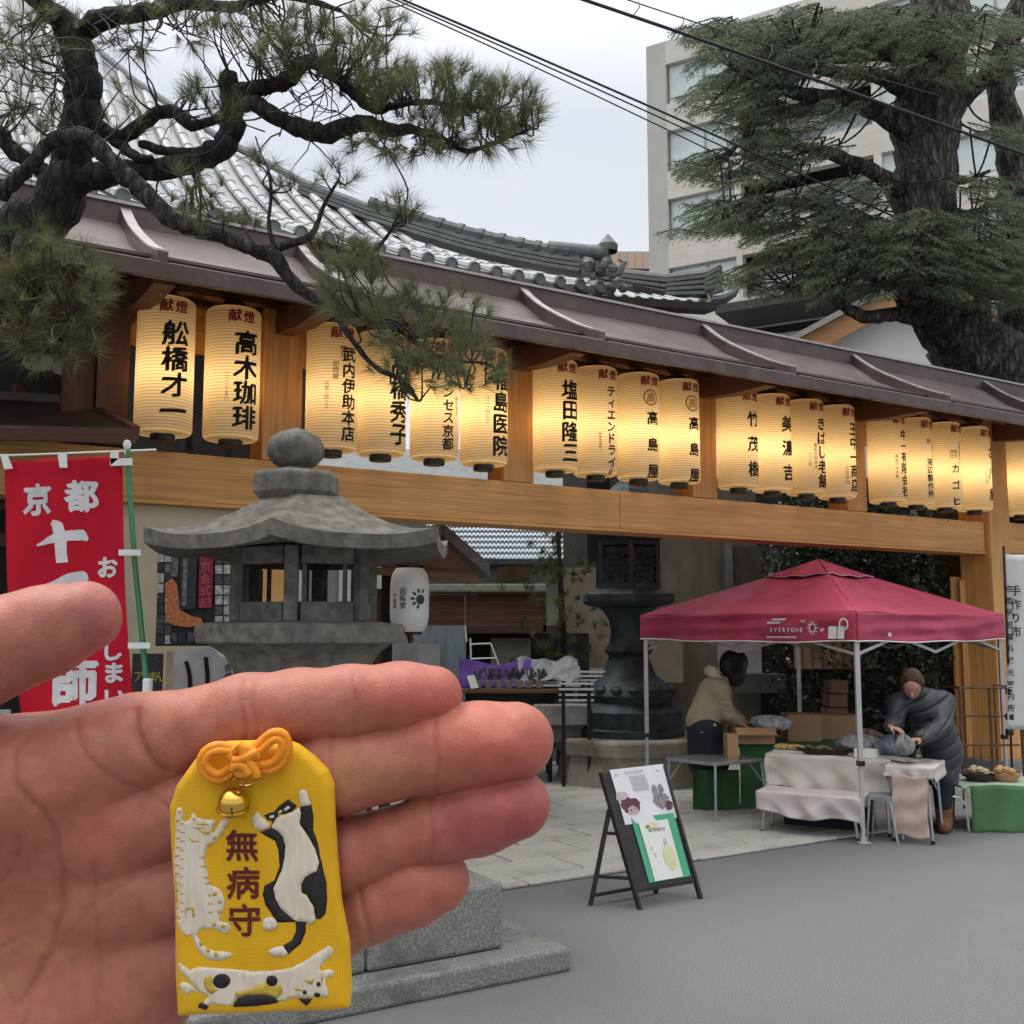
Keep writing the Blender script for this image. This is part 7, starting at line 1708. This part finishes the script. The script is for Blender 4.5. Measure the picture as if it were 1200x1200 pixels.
# faint puckers along the edge and soft creases
d3=pdist(V[:,0],V[:,1]); V[:,2]+=(.9*np.sin(V[:,1]*.06+V[:,0]*.05)+.5*np.sin(V[:,0]*.16+V[:,1]*.03))*(V[:,2]>AZ)
YF=None
def cloth_yellow():
    m,t,b=newmat('yellow_brocade'); L=t.links; nn=t.nodes.new
    tc=nn('ShaderNodeTexCoord'); 
    w1=nn('ShaderNodeTexWave'); w1.bands_direction='X'; w1.inputs['Scale'].default_value=750; L.new(tc.outputs['Object'],w1.inputs[0])
    w2=nn('ShaderNodeTexWave'); w2.bands_direction='Y'; w2.inputs['Scale'].default_value=900; L.new(tc.outputs['Object'],w2.inputs[0])
    mu_=nn('ShaderNodeMath'); mu_.operation='MULTIPLY'; L.new(w1.outputs[0],mu_.inputs[0]); L.new(w2.outputs[0],mu_.inputs[1])
    n=nn('ShaderNodeTexNoise'); n.inputs['Scale'].default_value=90; n.inputs['Detail'].default_value=6; L.new(tc.outputs['Object'],n.inputs[0])
    r=nn('ShaderNodeValToRGB'); L.new(n.outputs[0],r.inputs[0]); r.color_ramp.elements[0].position=.3; r.color_ramp.elements[1].position=.7; r.color_ramp.elements[0].color=(.84,.43,.004,1); r.color_ramp.elements[1].color=(.90,.50,.006,1)
    x=nn('ShaderNodeMix'); x.data_type='RGBA'; x.blend_type='MULTIPLY'; x.inputs[0].default_value=.13; L.new(r.outputs[0],x.inputs[6]); L.new(mu_.outputs[0],x.inputs[7]); L.new(x.outputs[2],b.inputs['Base Color'])
    b.inputs['Roughness'].default_value=.62; b.inputs['Specular IOR Level'].default_value=.3; b.inputs['Sheen Weight'].default_value=.1
    bm=nn('ShaderNodeBump'); bm.inputs['Strength'].default_value=.5; bm.inputs['Distance'].default_value=.0003; L.new(mu_.outputs[0],bm.inputs['Height']); L.new(bm.outputs[0],b.inputs['Normal']); return m
link('pouch',npmesh('pouch',V*SH,Q),cloth_yellow(),AM,True)
def zs(X,Y):
    d=pdist(X,Y); z=np.sqrt(np.maximum(RT**2-np.maximum(d+RT,0)**2,0))*puff(d)
    return AZ+z+.9*np.sin(Y*.06+X*.05)+.5*np.sin(X*.16+Y*.03)
def thread(name,c1,c2,sc=900,dirx=(1,.12,1)):
    return mat(name,c1,c2,scale=sc,rough=.6,bump=.35,bscale=900,stretch=dirx,dist=.0002,lo=.3,hi=.7)
TWH=thread('white_thread',(.76,.67,.55),(.64,.55,.42)); TBK=thread('black_thread',(.022,.016,.016),(.012,.01,.01)); TRD=thread('dark_red_thread',(.13,.010,.008),(.09,.008,.006)); TYL=thread('gold_thread',(.62,.42,.06),(.50,.33,.04))
def conform(name,polys,m,h=.9):
    VV=[];FF=[]
    for P in polys:
        P=[cpx(a,b,AZ+12) for a,b in P]
        # even out and roughen the stitched edge
        bm=bmesh.new(); vs_=[]; n=len(P)
        for i in range(n):
            a=Vector(P[i]+(0,)); b=Vector(P[(i+1)%n]+(0,)); L=(b-a).length; k=max(1,int(L/3))
            for j in range(k): 
                p=a.lerp(b,j/k); vs_.append(bm.verts.new((p.x+rnd.uniform(-.25,.25),p.y+rnd.uniform(-.25,.25),0)))
        bm.faces.new(vs_); bmesh.ops.triangulate(bm,faces=bm.faces)
        for _ in range(3):
            es=[e for e in bm.edges if e.calc_length()>7]
            if es: bmesh.ops.subdivide_edges(bm,edges=es,cuts=1); bmesh.ops.triangulate(bm,faces=bm.faces)
        bm.verts.index_update(); o=len(VV); VV+=[(v.co.x,v.co.y) for v in bm.verts]; FF+=[[o+v.index for v in f.verts] for f in bm.faces]; bm.free()
    A=np.array(VV); z=zs(A[:,0],A[:,1])+h; FF=[list(f) for f in FF]
    for f in FF:
        a,b,c=A[f[0]],A[f[1]],A[f[2]]
        if (b[0]-a[0])*(c[1]-a[1])-(b[1]-a[1])*(c[0]-a[0])<0: f.reverse()
    ec={}
    for f in FF:
        for k in range(3): ec[(f[k],f[(k+1)%3])]=1
    P3=[tuple(q_) for q_ in np.column_stack([A,z])]; lo_={}
    for (a,b) in list(ec):
        if (b,a) not in ec:
            for v_ in (a,b):
                if v_ not in lo_: lo_[v_]=len(P3); p=P3[v_]; P3.append((p[0],p[1],p[2]-.7))
            FF.append([b,a,lo_[a]]); FF.append([b,lo_[a],lo_[b]])
    me=npmesh(name,np.array(P3)*SH,FF)
    return link(name,me,m,AM,False)
fa=lambda L:[(195+x/6,930+y/6) for x,y in L]; fb=lambda L:[(280+x/5.458,910+y/5.458) for x,y in L]; fc=lambda L:[(195+x/5.4545,1090+y/5.4545) for x,y in L]
# striped white cat, left
wcat=fa([(70,110),(95,95),(115,110),(118,150),(112,190),(135,200),(170,178),(180,140),(196,135),(215,165),(265,180),(345,182),(350,200),(335,235),(318,262),(330,280),(360,235),(390,180),(440,175),(445,195),(410,250),(375,300),(330,345),(292,378),(270,420),(272,480),(290,560),(310,640),(350,655),(385,680),(412,730),(408,790),(385,850),(372,890),(400,900),(440,905),(460,945),(420,985),(385,975),(345,945),(300,945),(240,955),(215,980),(210,1000),(245,1050),(290,1090),(340,1108),(400,1108),(450,1118),(462,1135),(450,1155),(400,1168),(330,1172),(270,1150),(225,1105),(195,1050),(175,990),(140,1005),(110,980),(75,930),(55,860),(48,760),(45,640),(48,500),(55,380),(62,260),(60,180)])
conform('white_cat_embroidery',[wcat],TWH,.28)
st=[]
for i,y in enumerate(range(180,880,62)): 
    x=58 if y>400 else 66; st.append([(x,y),(x+36,y+8+6*(i%2)),(x+4,y+20)])
for x,y in ((236,440),(240,500),(262,580),(272,620)): st.append([(x+36,y-4),(x,y+6),(x+34,y+14)])
for x,y,a in ((330,690,1),(365,745,1),(362,815,1),(325,905,1),(385,920,1),(280,265,1),(325,300,1),(285,345,1),(380,270,1),(410,215,1)): st.append([(x,y),(x+22,y-8),(x+28,y+16),(x+6,y+24)])
for x,y in ((240,1052),(288,1098),(345,1128)): st.append([(x-12,y-10),(x+10,y-18),(x+20,y+10),(x,y+20)])
st+= [[(185,238),(225,232),(268,240),(235,250)],[(150,298),(185,325),(235,335),(180,338)],[(195,160),(205,185),(190,185)],[(330,200),(345,215),(325,222)],[(130,800),(195,796),(200,860),(185,870),(180,815),(140,815),(130,880)],[(85,120),(100,118),(98,135),(84,140)]]
for i,y in enumerate(range(205,860,62)):
    x=95; st.append([(x,y),(x+30,y+2+5*(i%2)),(x+2,y+11)])
for y in (700,760,820): st.append([(300,y),(335,y+10),(300,y+14)])
st+=[[(205,210),(255,205),(300,215),(255,222)],[(225,255),(300,270),(270,282)],[(400,925),(430,920),(430,932)],[(398,945),(425,945),(420,955)]]
conform('gold_stripe_embroidery',[fa(p) for p in st],TYL,.8)
# black and white cat, right
conform('black_cat_embroidery',[fb(p) for p in ([(135,350),(175,340),(205,325),(215,285),(185,275),(162,245),(200,232),(225,225),(260,185),(320,142),(340,158),(375,188),(340,222),(300,235),(240,260),(205,320),(250,350),(280,385),(298,440),(292,520),(278,590),(245,660),(222,710),(235,780),(270,845),(320,890),(365,925),(430,925),(425,1000),(395,1070),(320,1130),(285,1075),(340,1045),(365,990),(362,930),(240,930),(215,880),(170,820),(152,750),(165,695),(230,660),(262,570),(255,470),(235,410),(185,380)],
 [(395,190),(465,180),(478,260),(475,340),(505,430),(520,520),(540,600),(560,680),(565,780),(555,880),(520,912),(490,905),(480,830),(440,760),(405,735),(402,680),(425,635),(470,612),(500,600),(512,550),(490,470),(450,390),(395,310),(385,250)])],TBK,.28)
conform('black_cat_belly_embroidery',[fb([(245,262),(300,240),(345,225),(385,195),(398,230),(388,300),(448,392),(488,470),(512,550),(498,602),(470,614),(425,637),(402,680),(403,740),(440,762),(478,830),(492,910),(462,945),(430,925),(368,925),(322,888),(272,843),(237,778),(224,710),(246,662),(280,590),(294,520),(300,440),(282,383),(252,348),(210,322)]),fb([(385,100),(405,80),(435,88),(462,180),(400,190),(390,150)]),fb([(85,260),(120,220),(150,255),(200,300),(190,325),(135,345),(100,310)]),fb([(150,935),(165,905),(200,893),(235,905),(250,940),(235,970),(195,980),(160,962)]),fb([(185,1110),(230,1085),(285,1075),(318,1125),(290,1140),(215,1142)])],TWH,1.3)
conform('eye_patch_embroidery',[fb([(285,210),(315,185),(328,198),(300,222)]),fb([(195,250),(225,245),(228,262),(200,268)]),fb([(248,225),(272,212),(278,224),(255,238)])],TWH,1.0)
conform('gold_detail_embroidery',[fb([(250,240),(315,238),(300,255),(255,268)]),fb([(390,750),(435,748),(440,760),(400,766),(405,835),(395,845),(384,790)]),fb([(410,785),(430,782),(432,810),(412,815)])],TYL,1.1)
# lying cat, bottom
conform('lying_cat_embroidery',[fc([(80,205),(110,225),(150,255),(200,235),(300,238),(450,252),(560,262),(680,258),(800,235),(880,200),(960,145),(1040,102),(1065,120),(1060,160),(1010,200),(980,235),(990,260),(1040,248),(1070,262),(1060,298),(1015,300),(1022,345),(1035,385),(1035,422),(960,428),(920,432),(850,430),(800,432),(740,455),(715,462),(690,435),(640,412),(500,412),(440,440),(415,482),(330,475),(285,468),(250,500),(230,470),(255,440),(275,420),(210,390),(160,330),(110,280),(75,235)]),fc([(80,350),(110,330),(150,340),(200,395),(160,385),(145,405),(120,405),(110,385),(85,372)])],TWH,.28)
def circ(x,y,rx,ry=None,n=16): ry=ry or rx; return [(x+rx*math.cos(2*math.pi*i/n),y+ry*math.sin(2*math.pi*i/n)) for i in range(n)]
conform('gold_patch_embroidery',[fc([(245,300),(290,285),(300,350),(330,380),(290,405),(255,380),(242,340)]),fc([(440,395),(540,375),(590,345),(650,325),(740,360),(742,400),(705,440),(640,414),(500,412),(440,425)]),fc([(880,320),(950,305),(930,345)]),fc([(810,362),(860,372),(880,382),(830,380)]),fc([(995,262),(1003,300),(998,330),(990,300)])],TYL,.75)
conform('black_patch_embroidery',[fc(circ(355,320,55,46)),fc(circ(675,322,36,36)),fc([(430,470),(460,430),(520,412),(640,412),(690,430),(715,462),(660,475),(500,488),(430,488)]),fc([(205,475),(225,462),(270,485),(255,512),(205,492)]),fc([(845,438),(930,436),(920,460),(895,485),(870,462)]),fc(circ(965,410,20,15)),fc(circ(975,340,13,14)),fc(circ(885,395,13,13))],TBK,1.0)
q=MB(); 
def am_(x,y): 
    X,Y=cpx(x,y,AZ+12); return (X,Y)
VV=[];FF=[]
for ch_,cx,cy in (('無',284,990),('病',285,1034),('守',287,1077)):
    for k,(ox,oy) in enumerate(((0,0),(.022,0),(-.012,.02),(.01,-.024),(.03,.012))):
        Vg,Fg=glyph(ch_,0); o=len(VV); VV+=[am_(cx+(a*1.0+ox)*40,cy-(b*.98+oy)*40) for a,b in Vg]; FF+=[[o+i for i in f] for f in Fg]
A=np.array(VV); z=zs(A[:,0],A[:,1])+.7+np.arange(len(A))/len(A)*.4
link('character_embroidery',npmesh('character_embroidery',np.column_stack([A,z])*SH,FF),TRD,AM)
# cord bow and bell
CORD=mat('orange_cord',(.86,.30,.012),(.74,.23,.008),scale=300,rough=.6,bump=.6,bscale=700,dist=.0004,sss=.1)
fd=lambda L,z:[Vector((*cpx(215+x/8.571,845+y/8.571,AZ+zz),AZ+zz))*SH for x,y,zz in [(a[0],a[1],z if len(a)<3 else a[2]) for a in L]]
def cord(L,z,r=5.2,name='cord_loop'):
    P,_=smooth_path(fd(L,z),[1]*len(L),6); q=MB(); q.tube(P,r*SH,12); q.build(name,CORD,AM,smooth='all',world=False)
cord([(560,300),(420,250),(290,260),(195,340),(180,440),(240,540),(340,590),(440,560),(540,470)],22)
cord([(560,340),(440,300),(330,300),(250,350),(225,430),(290,510),(370,530),(450,480),(540,420)],25,4.6)
cord([(620,400),(700,300),(800,190),(900,120),(1000,130),(1050,230),(1030,360),(950,460),(840,495),(720,480)],24)
cord([(640,430),(740,330),(840,240),(900,190),(970,190),(995,250),(970,340),(900,410),(800,440),(700,430)],27,4.6)
cord([(540,240),(600,300),(590,400),(560,500)],34,5.4,'cord_knot'); cord([(500,300),(600,270),(700,310),(730,380)],32,5.4,'cord_knot'); cord([(500,400),(600,380),(700,330),(740,320)],37,5.0,'cord_knot')
cord([(530,510),(600,530),(680,480),(700,400)],34,5.2,'cord_knot'); cord([(640,400),(690,450),(730,520),(730,560)],36,5.0,'cord_knot'); cord([(500,460),(560,440),(620,470),(660,540)],38,5.0,'cord_knot'); cord([(470,330),(500,380),(520,440),(500,500)],31,5.2,'cord_knot')
GOLD=mat('brass_bell',(.78,.50,.10),(.70,.42,.07),scale=40,rough=.22,metal=1,bump=.04,bscale=200)
bc=Vector((*cpx(215+495/8.571,845+820/8.571,AZ+26),AZ+26)); rbell=16.5
q=MB(); q.lathe([(rbell*math.sin(a)*SH,rbell*math.cos(a)*SH) for a in [math.pi*i/24 for i in range(25)]],40,c=(0,0,0),cap=False)
bo=q.build('bell',GOLD,AM,smooth='all',world=False); bo.location=bc*SH; bo.rotation_euler=(R(-78),R(10),0)
q=MB(); q.lathe([((rbell+.2)*SH,-.9*SH),((rbell+1.6)*SH,-.6*SH),((rbell+1.6)*SH,.6*SH),((rbell+.2)*SH,.9*SH)],40,cap=False); bo=q.build('bell_rim',GOLD,AM,smooth=True,world=False); bo.location=(bc+Vector((0,-6,0)))*SH; bo.rotation_euler=(R(-78),R(10),0)
q=MB(); q.tube([Vector((bc.x-10,bc.y-10.5,bc.z+9))*SH,Vector((bc.x,bc.y-12.5,bc.z+11.5))*SH,Vector((bc.x+10,bc.y-10.5,bc.z+9))*SH],1.1*SH,6); q.tube([Vector((bc.x+3,bc.y-12,bc.z+11))*SH,Vector((bc.x+3,bc.y-1,bc.z+17))*SH],1.0*SH,6); q.build('bell_slot',BLK,AM,world=False)
RGM=mat('copper_ring',(.70,.33,.16),rough=.3,metal=1,bump=0)
q=MB(); q.tube([Vector((bc.x+4+7*math.cos(a),bc.y+19+7*math.sin(a),bc.z-2+3*math.sin(a)))*SH for a in [2*math.pi*i/16 for i in range(17)]],1.1*SH,6); q.build('jump_ring',RGM,AM,world=False,smooth=True)
q=MB(); P,_=smooth_path(fd([(560,640),(640,650),(740,610),(790,570)],20),[1]*4,5); q.tube(P,1.0*SH,6); q.build('wire_loop',RGM,AM,world=False,smooth=True)
